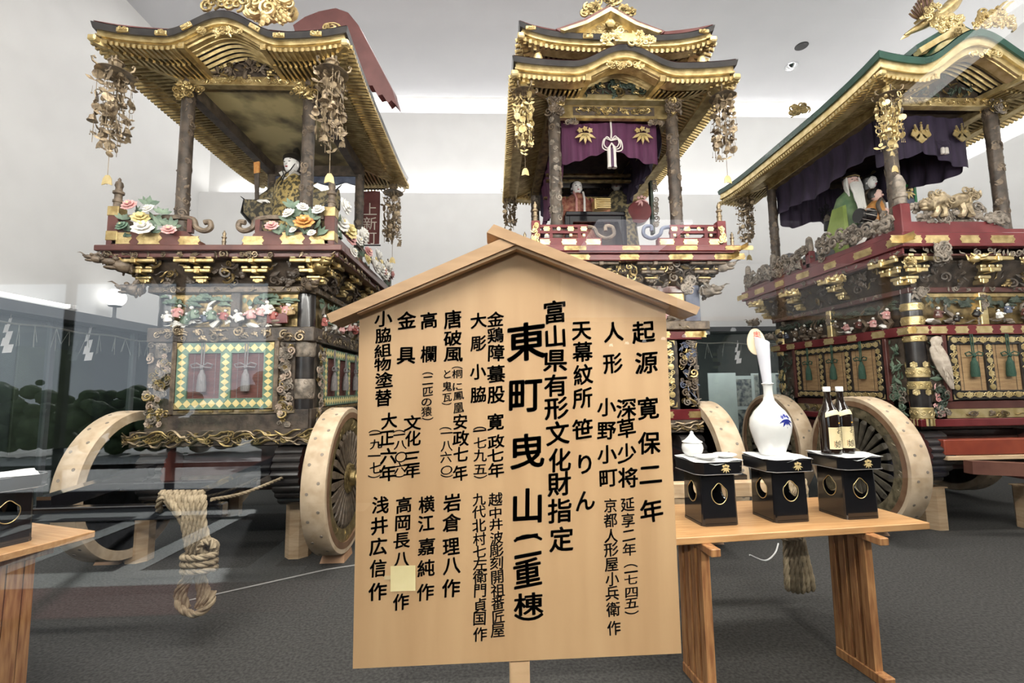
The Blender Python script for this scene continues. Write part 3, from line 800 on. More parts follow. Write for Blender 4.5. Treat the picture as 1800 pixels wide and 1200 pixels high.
def sheet(loc, rz, pts, label, seed):
    r_ = random.Random(seed)
    def f(u, v):
        x, y = (u-.5)*2, (v-.5)*2
        X = x*.134+y*.02; Y = y*.125-x*.018
        e = max(abs(X)/.140, abs(Y)/.136)
        z = .070+.004*math.sin(5*x+seed)*math.cos(4*y)+.002
        if pts and y < -.1: z -= max(0, (-y-.62))*.05*max(0, 1-abs(x+.25)*1.5); Y -= max(0, -y-.62)*.05*max(0, 1-abs(x+.25))
        return (X, Y, z)
    M = tr(*loc) @ ro(rz, 'Z') @ tr(0, 0, .265)
    return MB(M).put(thick(grid(f, 14, 14), (0, 0, .0008))).build('paper_sheet', PAPER, None, label=label, cat='paper')
sheet(T1, TRZ+.10, 1, 'white paper sheet under the white jar and dishes', 1)
sheet(T2, TRZ-.05, 1, 'white paper sheet under the big white flask', 2)
sheet(T3, TRZ+.08, 1, 'white paper sheet under the two brown bottles', 3)
sheet(T4, -.6, 0, 'white paper sheet on the single tray at the left picture edge', 4)

# ---- jar and dishes
ZT = .76+.265+.074
def on_tray(Tp, dx, dy): 
    c, s = math.cos(TRZ), math.sin(TRZ); return (Tp[0]+c*dx-s*dy, Tp[1]+s*dx+c*dy, ZT)
j = empty('water_jar', on_tray(T1, -.055, .055), 'small round white porcelain jar with a pointed lid', 'jar')
MB().lathe([(.030, 0), (.036, .004), (.052, .022), (.059, .045), (.055, .066), (.046, .078), (.044, .080)], 28).build('body', PORC, j, smooth=True)
MB().lathe([(.056, .078), (.055, .082), (.040, .090), (.024, .105), (.012, .120), (.009, .128), (.010, .133), (.004, .139), (0, .140)], 28).build('lid', PORC, j, smooth=True)
def dish(loc, label):
    MB(tr(*loc)).lathe([(.030, 0), (.034, .003), (.058, .013), (.064, .018), (.062, .020), (.050, .013), (.02, .009), (0, .009)], 28).build('shallow_dish', PORC, None, smooth=True, label=label, cat='dish')
dish(on_tray(T1, -.045, -.065), 'shallow white dish in front of the white jar')
dish(on_tray(T1, .085, -.030), 'shallow white dish right of the white jar')

# ---- big flask with wrapped stopper
f = empty('sake_flask', on_tray(T2, -.005, .02), 'big white porcelain flask with a blue leaf crest', 'flask')
MB().lathe([(.060, 0), (.064, .004), (.069, .02), (.087, .07), (.104, .13), (.109, .165), (.103, .205), (.080, .245), (.048, .280), (.030, .305), (.0245, .335), (.024, .385), (.028, .395), (.034, .400), (.030, .404)], 40).build('body', PORC, f, smooth=True)
def flask_r(z): return float(np.interp(z, [.07, .13, .165, .205, .245], [.087, .104, .109, .103, .080]))
cb = MB(); crest_leaf(cb, 0, 0, .05, 0)
# wrap the crest round the belly
V = np.concatenate(cb.V); G = {k[0]: np.concatenate(a) for k, a in cb.G.items()}
Vw = []
for x, y, z in V:
    rr = flask_r(.205+z)+.0012-(y*.2 if y > 0 else 0); a = -PI/2+.30+x/.104
    Vw.append((rr*math.cos(a), rr*math.sin(a), .205+z))
MB().put(T(Vw, G)).build('crest', BLUEI, f)
st = empty('flask_stopper', on_tray(T2, -.005, .02), 'stopper wrapped in white paper with a cream fan in the flask mouth', 'stopper')  # skin greyed to carry the shade at the back
st.location.z += .392
MB(ro(.05, 'X') @ ro(-.09, 'Y')).put(loft([[(r_*math.cos(a)*(1+.05*math.sin(3*a)), r_*math.sin(a)*.8, z) for a in np.linspace(0, 2*PI, 14, endpoint=False)] for r_, z in ((.022, -.02), (.025, .02), (.030, .10), (.036, .19), (.040, .235))]
    +[[(.040*math.cos(a), .032*math.sin(a), .262-.022*math.cos(a)) for a in np.linspace(0, 2*PI, 14, endpoint=False)]])).build('paper_wrap', mat('lavender_white_paper', (.70, .70, .78), (.77, .77, .83), .7, 0, 9), st, smooth=True)
fb = MB(ro(-.06, 'Y')); ov = [(.054*math.sin(a)*(1-.12*math.cos(a))-.030, .255+.078*math.cos(a)) for a in np.linspace(0, 2*PI, 26, endpoint=False)]
fb.prism(ov, .006, .012); fb.build('fan', CREAMP, st)
MB(ro(-.06, 'Y')).span((-.045, .002, .333), (-.012, .016, .346), ch=.002).build('fan_tip', IRON, st)
if ('奥', 0) in GLY:
    MB(ro(-.06, 'Y')).put(GLY[('奥', 0)], tr(-.022, .005, .295) @ sc(.052, 1, .044)).build('red_character', REDI, st)

# ---- two brown bottles
def bottle(loc, rz, label):
    b = empty('sake_bottle', loc, label, 'bottle', 'brown bottles on the tray', rz)
    r_ = .0525
    MB().lathe([(.047, 0), (r_, .005), (r_, .205), (.050, .225), (.040, .250), (.026, .280), (.0185, .305), (.0165, .345), (.018, .350), (.018, .352)], 32).build('body', GLASSB, b, smooth=True)
    MB().lathe([(.019, .350), (.0195, .352), (.0195, .376), (.018, .378), (0, .378)], 24).build('cap', ENAMEL, b, smooth=True)
    def patch(a0, a1, z0, z1, nm, m_, rfn, bow=0):
        def fn(u, v):
            a = a0+(a1-a0)*u; z = z0+(z1-z0)*v+bow*math.sin(PI*u); q = rfn(z)
            return (q*math.cos(a), q*math.sin(a), z)
        return MB().put(grid(fn, 14, 5)).build(nm, m_, b, smooth=True)
    rf = lambda z: float(np.interp(z, [0, .205, .225, .250, .280, .305], [r_, r_, .050, .040, .026, .0185]))+.0006
    patch(-PI/2-1.0, -PI/2+1.0, .030, .150, 'front_label', LABELC, rf)
    patch(-PI/2-1.2, -PI/2+1.2, .205, .232, 'neck_label', LABELC, rf, .016)
    patch(-PI/2+.05, -PI/2+.32, .170, .178, 'small_mark', mat('amber_mark', (.75, .42, .05), None, .4), rf)
    tb = MB()
    for c, x, z, q in (('お', .006, .134, .044), ('わ', .016, .105, .026), ('ら', .018, .084, .026), ('娘', -.006, .058, .044)):
        t = GLY.get((c, 0))
        if t is None: continue
        V = t.V*np.array((q, 1, q))+np.array((x, 0, z)); Vw = [((r_+.0012)*math.cos(-PI/2+v[0]/r_), (r_+.0012)*math.sin(-PI/2+v[0]/r_), v[2]) for v in V]
        tb.put(T(Vw, t.G))
    if tb.V: tb.build('lettering', INK, b)
    sb = MB(); sb.span((-.030, -r_*.86-.002, .045), (-.024, -r_*.80, .075)); sb.build('seal', mat('faded_red_seal', (.62, .42, .24), None, .6), b)
    return b
bottle(on_tray(T3, -.075, -.005), .25, 'left one of two brown bottles with cream labels')
bottle(on_tray(T3, .030, .020), .25, 'right one of two brown bottles with cream labels')

# ------------------------------------------------------------------ twisted ropes
def t_rope(pts, r, pitch=.075, n=12):
    """three-strand rope: a three-lobed section turning along the path"""
    P = np.array(pts, float); seg = np.linalg.norm(np.diff(P, axis=0), axis=1); L = seg.sum(); N = max(6, int(L/(pitch/7)))
    s = np.concatenate([[0], np.cumsum(seg)]); q = np.linspace(0, L, N)
    Q = np.stack([np.interp(q, s, P[:, k]) for k in range(3)], 1)
    V, F = [], []
    for i, (p, Nn, B) in enumerate(frames(Q)):
        tw = 2*PI*q[i]/(pitch*2.2)
        for j in range(n):
            a = 2*PI*j/n; rr = r*(.66+.42*abs(math.cos(1.5*a))); V.append(p+(Nn*math.cos(a+tw)+B*math.sin(a+tw))*rr)
    for i in range(N-1):
        for j in range(n): j2 = (j+1) % n; F.append((i*n+j, i*n+j2, (i+1)*n+j2, (i+1)*n+j))
    F.append(tuple(range(n))[::-1]); F.append(tuple((N-1)*n+j for j in range(n)))
    return T(V, F)
def smooth_path(pts, n=40):
    P = np.array(pts, float); k = len(P); out = []
    for i in range(k-1):
        p0, p1, p2, p3 = P[max(i-1, 0)], P[i], P[i+1], P[min(i+2, k-1)]
        for t in np.linspace(0, 1, max(3, n//(k-1)), endpoint=False):
            out.append(.5*((2*p1)+(-p0+p2)*t+(2*p0-5*p1+4*p2-p3)*t*t+(-p0+3*p1-3*p2+p3)*t**3))
    out.append(P[-1]); return out
# ------------------------------------------------------------------ float building blocks
def zkara(x, A, w_, xc=0):
    t = abs(x-xc)/w_
    return A*.5*(1+math.cos(PI*min(t, 1)))**1.0 if t < 1 else 0.0

def roof(root, hw, yf, yb, z, A, w_, upt, th, gh, beam, H, mats, sp, name='roof', shell=True, depth2=.5, tip_m=None, arch=True, fit=None, inf_m=None):
    """eaved roof. hw: half width, yf/yb: front/back eave, z: eave-top height, A,w_: height and half width of the
    undulating gable, upt: upturn of the corners, th: dark edge thickness, gh: gold fascia height,
    beam=(bx, by0, by1, bz): rectangle the rafters rest on, H: rise of the roof shell"""
    edge_m, gold_m, raf_m, soff_m, shell_m = mats
    bx, by0, by1, bz = beam
    ym = (yf+yb)/2; hd = (yb-yf)/2
    def ez(x, y):
        zz = z + upt*max(abs(x)/hw, abs(y-ym)/hd*.0)**4*(1 if True else 0)
        if abs(abs(x)-hw) < 1e-6: zz = z+upt*max(.0, abs(y-ym)/hd)**4
        return zz
    P = []                                        # eave loop (x, y, z, nx, ny)
    nf = 64
    for i in range(nf+1):
        x = -hw+2*hw*i/nf; P.append((x, yf, z+upt*(abs(x)/hw)**4+zkara(x, A, w_), 0, -1))
    P[0] = (*P[0][:3], -1, -1); P[-1] = (*P[-1][:3], 1, -1)
    ns = 16
    for i in range(1, ns): y = yf+(yb-yf)*i/ns; P.append((hw, y, z+upt*(abs(y-ym)/hd)**4, 1, 0))
    for i in range(nf+1):
        x = hw-2*hw*i/nf; P.append((x, yb, z+upt*(abs(x)/hw)**4+zkara(x, A, w_), 0, 1))
    P[nf+ns] = (*P[nf+ns][:3], 1, 1); P[-1] = (*P[-1][:3], -1, 1)
    for i in range(1, ns): y = yb-(yb-yf)*i/ns; P.append((-hw, y, z+upt*(abs(y-ym)/hd)**4, -1, 0))
    def sweep(sec):
        n = len(sec); V = []
        for (x, y, zz, nx, ny) in P:
            for o, u in sec: V.append((x+nx*o, y+ny*o, zz+u))
        F = []; k = len(P)
        for i in range(k):
            j = (i+1) % k
            for a in range(n):
                b = (a+1) % n; F.append((i*n+a, j*n+a, j*n+b, i*n+b))
        return T(V, F)
    MB().put(sweep([(-.13, -th*.15), (-.01, -th), (0, -th*.95), (.012, 0), (-.02, .012), (-.13, .02)])).build(name+'_edge', edge_m, root, smooth=True)
    g = MB()
    g.put(sweep([(-.14, -th*.3), (-.14, -th-gh*.5), (-.022, -th-gh*.5), (-.022, -th*.8)]))
    g.put(sweep([(-.17, -th-gh*.3), (-.17, -th-gh), (-.045, -th-gh), (-.045, -th-gh*.4)]))
    g.put(sweep([(-.03, -th-gh*.42), (-.03, -th-gh*.56), (-.014, -th-gh*.56), (-.014, -th-gh*.42)]))
    g.build(name+'_gold_fascia', gold_m, root, smooth=True)
    zl = th+gh                                   # soffit starts this far below the eave top
    # soffit: from the fascia in to the beam rectangle; the front bay follows the undulating gable
    s = MB()
    nx_ = 48
    for (ya, yb_) in ((yf+.12, by0), (yb-.12, by1)):
        V, F = [], []
        for i in range(nx_+1):
            x = -(hw-.12)+2*(hw-.12)*i/nx_; k = zkara(x, A, w_)
            V.append((x, ya, z-zl+.03+k+upt*(abs(x)/hw)**4)); xi = max(-bx, min(bx, x)); V.append((xi, yb_, bz+.05+k*.9))
        for i in range(nx_): F.append((2*i, 2*i+2, 2*i+3, 2*i+1))
        s.put(T(V, F))
    for sx in (-1, 1):
        s.put(T([(sx*(hw-.12), yf+.12, z-zl+.03+upt*.8), (sx*(hw-.12), ym, z-zl+.03), (sx*(hw-.12), yb-.12, z-zl+.03+upt*.8), (sx*bx, by1, bz+.05), (sx*bx, by0, bz+.05)], [(0, 1, 2, 3, 4)]))
    s.build(name+'_soffit', soff_m, root)
    # rafters, two courses, parallel to y at front and back and to x along the sides
    r1, r2, tp = MB(), MB(), MB()
    wa = w_*.70 if A > 0 and arch else -1
    def raf(p, q):
        p, q = np.array(p), np.array(q); mid = p*.48+q*.52
        r1.bar(p, mid, sp*.40, .032); r2.bar(mid-(0, 0, .012)-(q-p)*.06, q-(0, 0, .012), sp*.42, .040)
        d = (q-p)/np.linalg.norm(q-p)
        tp.bar(p-d*.006, p+d*.004, sp*.5, .034); 
        m0 = mid-(0, 0, .012)-(q-p)*.06; tp.bar(m0-d*.006, m0+d*.004, sp*.54, .040)
    n = int(2*(hw-.05)/sp)
    for i in range(n+1):
        x = -(hw-.05)+2*(hw-.05)*i/n
        ze = z-zl+upt*(abs(x)/hw)**4
        if abs(x) < wa: continue
        for (ya, yb_) in ((yf+.03, by0), (yb-.03, by1)):
            ye = yb_ if abs(x) <= bx else ya+(yb_-ya)*(hw-abs(x))/(hw-bx)
            if abs(ye-ya) < .05: continue
            t = (ye-ya)/(yb_-ya); raf((x, ya, ze-.002+zkara(x, A, w_)), (x, ye, ze+(bz+.02-ze)*t))
    n = int((yb-yf-.1)/sp)
    for i in range(n+1):
        y = yf+.05+(yb-yf-.1)*i/n; ze = z-zl+upt*(abs(y-ym)/hd)**4
        for sx in (-1, 1):
            xa = sx*(hw+.035)
            t = 1.0
            if y < by0: t = (y-yf)/(by0-yf)
            if y > by1: t = (yb-y)/(yb-by1)
            if t < .08: continue
            xe = xa+(sx*bx-xa)*t; raf((xa, y, ze-.012), (xe, y, ze+(bz+.02-ze)*t))
    r1.build(name+'_flying_rafters', raf_m, root, kind='stuff'); r2.build(name+'_base_rafters', raf_m, root, kind='stuff')
    tp.build(name+'_rafter_tips', tip_m or GOLD, root, kind='stuff')
    # hip rafters with a gold end, and eave strips
    for sx in (-1, 1):
        for (ya, yb_) in ((yf, by0), (yb, by1)):
            h = MB(); h.bar((sx*(hw+.0), ya+(.02 if ya < yb_ else -.02), z-zl+upt-.015), (sx*bx, yb_, bz+.0), .045, .06)
            h.build('hip_rafter', raf_m, root)
            h = MB(); h.box((sx*(hw-.01), ya+(.012 if ya < yb_ else -.012), z-zl+upt-.012), (.07, .07, .055), ch=.012); h.build('hip_end', GOLDB, root)
    if A > 0 and arch:
        # arch bay: two side beams and curved battens, carved infill at the wall line
        for sx in (-1, 1):
            MB().bar((sx*wa, yf+.03, z-zl-.005+zkara(wa, A, w_)), (sx*wa, by0, bz+.02), .05, .055).build('arch_beam', gold_m, root)
        nb = 7
        for i in range(nb):
            t = (i+.6)/nb; y = yf+.04+(by0-yf-.05)*t
            pts = [(x, y, (z-zl)*(1-t)+(bz+.03)*t+zkara(x, A, w_)*(1-.1*t)+.004) for x in np.linspace(-wa, wa, 25)]
            b = MB(); b.put(t_tube([(p[0], p[1], p[2]) for p in pts], .017, 4)); b.build('arch_batten', raf_m, root)
        b = MB(); pts = [(x, bz-.02+zkara(x, A, w_)*.9+.05) for x in np.linspace(-wa, wa, 25)]
        b.prism([(-wa, bz-.02)]+pts+[(wa, bz-.02)], by0, by0+.03); b.build('arch_infill', soff_m, root)
        c = MB()
        for i in range(46):
            x = R.uniform(-wa*.85, wa*.85); hh = zkara(x, A, w_)*.9+.05
            k = R.choice(['curl', 'cloud', 'wisp', 'leaf', 'wisp']); q = R.uniform(.025, .055)
            c.put(MOT[k], tr(x, by0-.03-R.uniform(0, .04), bz-.01+R.uniform(.1, .85)*hh) @ ro(R.uniform(0, 6), 'Y') @ sc(q), R.choice((0, 0, 1)))
        c.build('arch_carving', [inf_m or GREEND, GOLDD], root, smooth=True, kind='stuff')
        # pendant under the peak of the gable board
        c = MB()
        for i in range(22):
            x = R.uniform(-.17, .17); q = R.uniform(.02, .04)
            c.put(MOT[R.choice(['curl', 'flower', 'leaf', 'cloud'])], tr(x, yf-.0-R.uniform(0, .03), z-zl+A-.05-R.uniform(-.02, .05)*(1-abs(x)/.2)) @ ro(R.uniform(0, 6), 'Y') @ sc(q))
        c.build('gable_pendant', gold_m, root, smooth=True, kind='stuff')
    if shell:
        V, F = [], []; k = len(P); m_ = 8
        for i in range(m_+1):
            t = i/m_
            for (x, y, zz, nx, ny) in P:
                X = x*(1-t*.96); Y = ym+(y-ym)*(1-t*depth2); k_ = zkara(x, A, w_) if abs(ny) == 1 else 0
                V.append((X, Y, (zz-k_)+.015+H*(t**1.25)+k_*(1-t)**.5))
        for i in range(m_):
            for a in range(k): b = (a+1) % k; F.append((i*k+a, i*k+b, (i+1)*k+b, (i+1)*k+a))
        F.append(tuple(m_*k+a for a in range(k)))
        MB().put(T(V, F)).build(name+'_shell', shell_m, root, smooth=True)
    if fit:                                       # metal fittings on the dark edge
        for x in fit:
            zz = z+upt*(abs(x)/hw)**4+zkara(x, A, w_); sl = (zkara(x+.01, A, w_)-zkara(x-.01, A, w_))/.02
            f = MB(tr(x, yf-.012, zz-th*.52) @ ro(-math.atan(sl), 'Y')); f.box((0, .004, 0), (.10, .02, th*.72), ch=.004)
            carve(f, tr(-.045, -.008, -th*.33), .09, th*.66, 7, ['curl', 'leaf'], [0], (.012, .018), .006)
            f.build('edge_fitting', gold_m, root)
    return P

def wheel(root, x0, x1, yc, zc, r, outer, nsp=26, hubm=GOLDD, spm=DARKB, rimm=PALEX, ringm=None):
    """x0..x1 extent across; outer=+1/-1: the side carrying the carving"""
    wd = x1-x0; xm = (x0+x1)/2
    RM = tr(xm, yc, zc) @ ro(PI/2 if outer > 0 else -PI/2, 'Z') @ ro(PI/2, 'X')   # local z -> axle
    RM = tr(xm, yc, zc) @ (Matrix(((0, 0, outer, 0), (1, 0, 0, 0), (0, outer, 0, 0), (0, 0, 0, 1))))
    # local x -> world y, local y -> world z, local z -> outward
    wh = empty('wheel', (0, 0, 0), None, None, parent=root)
    h = wd/2
    b = MB(RM); b.put(t_lathe([(r-.085, -h), (r-.008, -h), (r, -h+.012), (r, h-.012), (r-.010, h), (r-.085, h), (r-.085, -h)], 64)); b.build('rim', rimm, wh, smooth=True)
    b = MB(RM); b.put(t_lathe([(r-.21, h-.05), (r-.085, h-.05), (r-.085, h-.015), (r-.15, h-.004), (r-.21, h-.02), (r-.21, h-.05)], 56))
    for i in range(60):
        a = 2*PI*i/60+R.uniform(-.05, .05); q = R.uniform(.035, .055); rr = r-.145+R.uniform(-.02, .02)
        b.put(MOT[R.choice(['curl', 'wisp', 'cloud', 'wisp'])], tr(rr*math.cos(a), rr*math.sin(a), h-.012) @ ro(a+PI/2, 'Z') @ ro(PI/2, 'X') @ ro(R.uniform(-.5, .5), 'Y') @ sc(q*1.1, q*.7, q*.8))
    b.build('carved_ring', ringm or hubm, wh, smooth=True)
    MB(RM).put(t_lathe([(r-.098, h-.02), (r-.098, h+.0015), (r-.045, h+.0015), (r-.045, h-.02)], 56)).build('inner_felloe', mat('brown_felloe', (.16, .085, .045), (.24, .14, .08), .5, 0, 8), wh, smooth=True)
    b = MB(RM); b.put(t_lathe([(.02, h-.075), (r-.10, h-.075), (r-.10, h-.055), (.02, h-.055)], 40)); b.build('wheel_board', LACQW, wh)
    tpl = None
    for i in range(nsp):
        a = 2*PI*i/nsp
        if tpl is None:
            q = MB(); q.put(loft([[(.10, -.014, h-.055), (.10, .014, h-.055), (.10, .009, h-.012), (.10, -.009, h-.012)], [(r-.24, -.044, h-.055), (r-.24, .044, h-.055), (r-.24, .030, h-.004), (r-.24, -.030, h-.004)], [(r-.19, -.034, h-.055), (r-.19, .034, h-.055), (r-.19, .020, h-.03), (r-.19, -.020, h-.03)]]))
            tpl = mesh_from(q, 'spoke', spm, False)
        o = bpy.data.objects.new('spoke', tpl); COL.objects.link(o); o.parent = wh; o.matrix_local = RM @ ro(a, 'Z')
    b = MB(RM); b.put(t_lathe([(.13, h-.06), (.135, h-.01), (.115, h+.012), (.075, h+.018), (.070, h+.055), (.060, h+.062), (.045, h+.06), (.04, h+.075), (0, h+.08)], 28))
    for i in range(20):
        a = 2*PI*i/20; b.put(MOT['curl'], tr(.10*math.cos(a), .10*math.sin(a), h+.012) @ ro(a, 'Z') @ ro(PI/2, 'X') @ sc(.022))
    b.build('hub', hubm, wh, smooth=True)
    b = MB(RM)
    for i in range(36):
        a = 2*PI*i/36+.05*(i % 2); b.put(t_lathe([(.014, 0), (.013, .003), (0, .0035)], 8), ro(a, 'Z') @ tr(r-.001, 0, h*.45*(1 if i % 2 else -1)) @ ro(PI/2, 'Y'))
    b.build('rim_plug', PALEG, wh, kind='stuff')
    return wh

def pole(root, x, y, z0, z1, r, base, band, n=60):
    n = n*2
    b = MB(); b.put(t_lathe([(r, z0), (r, z1)], 14), tr(x, y, 0))
    for i in range(n):
        a = R.uniform(0, 2*PI); zz = R.uniform(z0+.03, z1-.03); q = R.uniform(.022, .042)
        b.put(MOT[R.choice(['curl', 'wisp', 'leaf', 'flower'])], tr(x, y, zz) @ ro(a, 'Z') @ tr(0, -r+.002, 0) @ ro(R.uniform(0, 6), 'Y') @ sc(q, q*.40, q), R.choice((1, 1, 2)))
    return b.build('pole', [base, band, DARKB], root, smooth=True)

def finial(root, x, y, z, s, m0, m1):
    """onion-topped railing post cap"""
    return MB().lathe([(.034, 0), (.034, .09), (.040, .095), (.040, .115), (.030, .12), (.030, .165), (.044, .175), (.044, .195), (.028, .205), (.026, .23), (.034, .25), (.028, .28), (.012, .295), (.014, .31), (.004, .325)], 12, tr(x, y, z) @ sc(s), 0).build('finial', m0, root, smooth=True)

def brackets(root, side, hw, yf, yb, zb, zt, out, n, m_arm, m_blk, m_dark, tiers=3, big=True):
    M, L = face(side, hw, yf, yb); dz = (zt-zb)/tiers
    a, tpl = MB(M), {}
    for i in range(n):
        x = L*i/(n-1)
        for t in range(tiers):
            z = zb+dz*(t+.5); o = out*(t+1)/tiers; wv = .045+.062*t
            a.box((x, -o/2, z), (.045, o+.03, dz*.55), 0, ch=.006)
            for j in (-1, 0, 1):
                if tpl.get(dz) is None: tpl[dz] = mesh_from(MB().box((0, 0, 0), (.058, .055, dz*.36), 0, ch=.008), 'bracket_block', m_blk, False)
                q = bpy.data.objects.new('bracket_block', tpl[dz]); COL.objects.link(q); q.parent = root; q.matrix_local = M @ tr(x+j*wv*.8, -o*.9, z+dz*.42)
            a.box((x, -o*.9, z+dz*.08), (2*wv, .035, dz*.42), 0, ch=.006)
    a.build('bracket_frame', m_arm, root)
    d = MB(M); d.put(loft([[(-.02, .04, zb), (L+.02, .04, zb), (L+.02, .10, zb), (-.02, .10, zb)], [(-out*.6, -out*.55, zt), (L+out*.6, -out*.55, zt), (L+out*.6, .0, zt), (-out*.6, .0, zt)]])); d.build('bracket_backboard', m_dark, root)
    c = MB(M)
    for i in range(n-1):
        x0 = L*(i+.18)/(n-1); w_ = L*.64/(n-1)
        for q in range(16):
            xx = x0+R.uniform(0, w_); t = R.uniform(.05, .85); s_ = R.uniform(.03, .06)
            c.put(MOT[R.choice(['curl', 'cloud', 'wisp', 'leaf'])], tr(xx, -out*.62*t-.02, zb+(zt-zb)*t) @ ro(R.uniform(0, 6), 'Y') @ ro(.4, 'X') @ sc(s_), R.choice((0, 0, 0, 1)))
    c.build('bracket_carving', [m_dark if big else m_arm, GOLDX], root, smooth=True, kind='stuff')

def beast(root, p, d, s, m0, m1=None, name='beast_head'):
    """carved beast head on a beam end: snout, jaws, brows, ears, curls; d: pointing direction (angle in xy)"""
    b = MB(tr(*p) @ ro(d, 'Z') @ sc(s))
    b.ball((.0, 0, 0), (.62, .42, .44)); b.ball((.62, 0, .10), (.42, .30, .22)); b.ball((.58, 0, -.22), (.36, .24, .12)); b.ball((.98, 0, .20), (.13, .2, .12))
    for sy in (-1, 1):
        b.ball((.42, sy*.24, .32), (.16, .12, .14)); b.ball((.44, sy*.28, .30), (.06, .07, .06), 1)
        b.put(MOT['leaf'], tr(-.05, sy*.40, .42) @ ro(-.6, 'Y') @ sc(.3), 0)
        for i in range(6):
            b.put(MOT['curl'], tr(-.35+R.uniform(-.25, .3), sy*(.36+R.uniform(-.05, .1)), R.uniform(-.4, .45)) @ ro(PI/2 if sy < 0 else -PI/2, 'Z') @ ro(R.uniform(0, 6), 'Y') @ sc(R.uniform(.16, .26)), 0)
        b.put(MOT['ray'], tr(.75, sy*.18, -.06) @ sc(.07, .07, .12), 1)
    b.tube([(.95, .1, .25), (1.2, .22, .42), (1.45, .15, .38)], [.06, .05, .01], 5)
    return b.build(name, [m0, m1 or GOLDD], root, smooth=True)

def chime(px, py, Y, s, bright, label, top=None):
    """hanging corner ornament: canopy dish with strands of metal leaves, bells and tags"""
    p = at_y(px, py, Y)
    t = empty('hanging_chime', p, label, 'hanging ornament', 'hanging ornaments at the roof corners')
    m0 = GOLDB if bright else CHIME
    b = MB(sc(s)); b.lathe([(.01, .035), (.05, .03), (.10, .012), (.135, -.006), (.140, -.014), (.10, -.004), (.02, .006)], 24)
    for i in range(6):
        a = 2*PI*i/6; c, s_ = math.cos(a), math.sin(a)
        b.tube([(.12*c, .12*s_, .0), (.155*c, .155*s_, .012), (.165*c, .165*s_, .045), (.15*c, .15*s_, .06), (.14*c, .14*s_, .045)], .009, 5)
    b.build('canopy', BRONZE, t, smooth=True)
    b = MB(sc(s)); b.lathe([(.05, .03), (.05, .085), (.062, .09), (.062, .10), (.02, .11), (.012, .16)], 8); b.build('neck', m0, t)
    if top: MB().tube([(0, 0, .1*s), (0, 0, top)], .006, 5).build('hook', BRONZE, t)
    for k in range(10):
        if k < 9:
            a = 2*PI*k/9+.2; rr = (.115 if k % 2 else .075)*s
        else: a, rr = 0, 0
        x, y = rr*math.cos(a), rr*math.sin(a); L = (R.uniform(.54, .74) if k < 9 else 1.0)*s
        b = MB(tr(x, y, -.02*s)); b.tube([(0, 0, 0), (0, 0, -L)], .0022*s+.0008, 4, 0)
        z = -.03*s
        while z > -L+(.05 if k < 9 else .26)*s:
            q = R.uniform(.024, .046)*s; kind = R.choice(['plate', 'flower', 'leaf', 'leaf', 'bell', 'ring', 'bead', 'drops', 'plate'])
            X = tr(R.uniform(-.012, .012)*s, R.uniform(-.012, .012)*s, z) @ ro(R.uniform(0, 6), 'Z')
            if kind == 'plate': b.put(t_lathe([(q, -.002), (q, .002)], 10), X @ ro(PI/2+R.uniform(-.3, .3), 'X'), 1)
            elif kind == 'flower': b.put(MOT['flower'], X @ ro(R.uniform(-.8, .2), 'X') @ sc(q, q*.5, q), 1)
            elif kind == 'leaf':
                for g in (-1, 1): b.put(MOT['leaf'], X @ tr(g*q*.7, 0, 0) @ ro(g*1.2, 'Y') @ sc(q*.9, q*.4, q*.9), 1)
            elif kind == 'bell': b.put(t_lathe([(q*.2, q*.8), (q*.5, q*.6), (q*.62, 0), (q*.9, -q*.5), (q*.8, -q*.5)], 8), X, 1)
            elif kind == 'ring': b.put(t_tube([(q*.8*math.cos(i*PI/6), 0, q*.8*math.sin(i*PI/6)) for i in range(13)], q*.16, 4), X, 1)
            elif kind == 'drops':
                for g in (-1, 0, 1): b.tube([(g*q*.8, 0, z), (g*q*.9, 0, z-q*1.6)], .0016, 3, 0); b.ball((g*q*.9, 0, z-q*1.7), (q*.22,)*3, 1, ICO1)
            else: b.ball((0, 0, z), (q*.3,)*3, 1, ICO1)
            z -= q*1.15+.006*s
        if k in (1, 4, 6, 9):
            q = .030*s if k < 9 else .044*s; zz = -L
            b.prism([(-q, zz), (-q*.8, zz+q*1.3), (-q*.35, zz+q*2), (q*.35, zz+q*2), (q*.8, zz+q*1.3), (q, zz), (q*.75, zz), (0, zz+q*.3)], -.003, .003, 1 if k < 9 else 2)
        b.build('strand', [BRONZE, m0, GOLDB], t)
    return t

def tassel(root, x, y, z, s, cord, body, bowm=None):
    t = MB(tr(x, y, z) @ sc(s)); t.tube([(-.012, 0, .22), (-.010, 0, .0)], .006, 5); t.tube([(.012, 0, .22), (.010, 0, 0)], .006, 5)
    for sx in (-1, 1):
        t.tube([(0, 0, 0), (sx*.05, -.008, .03), (sx*.10, -.01, .015), (sx*.085, -.008, -.015), (0, -.01, -.005)], .007, 5)
    t.ball((0, -.01, -.01), (.02, .015, .02)); o = t.build('tassel_cord', cord, root, smooth=True)
    b = MB(tr(x, y, z) @ sc(s)); b.lathe([(.012, -.02), (.020, -.06), (.030, -.08), (.032, -.10), (.040, -.20), (.036, -.235), (.02, -.235)], 12); b.build('tassel', body, root, smooth=True)
    return o

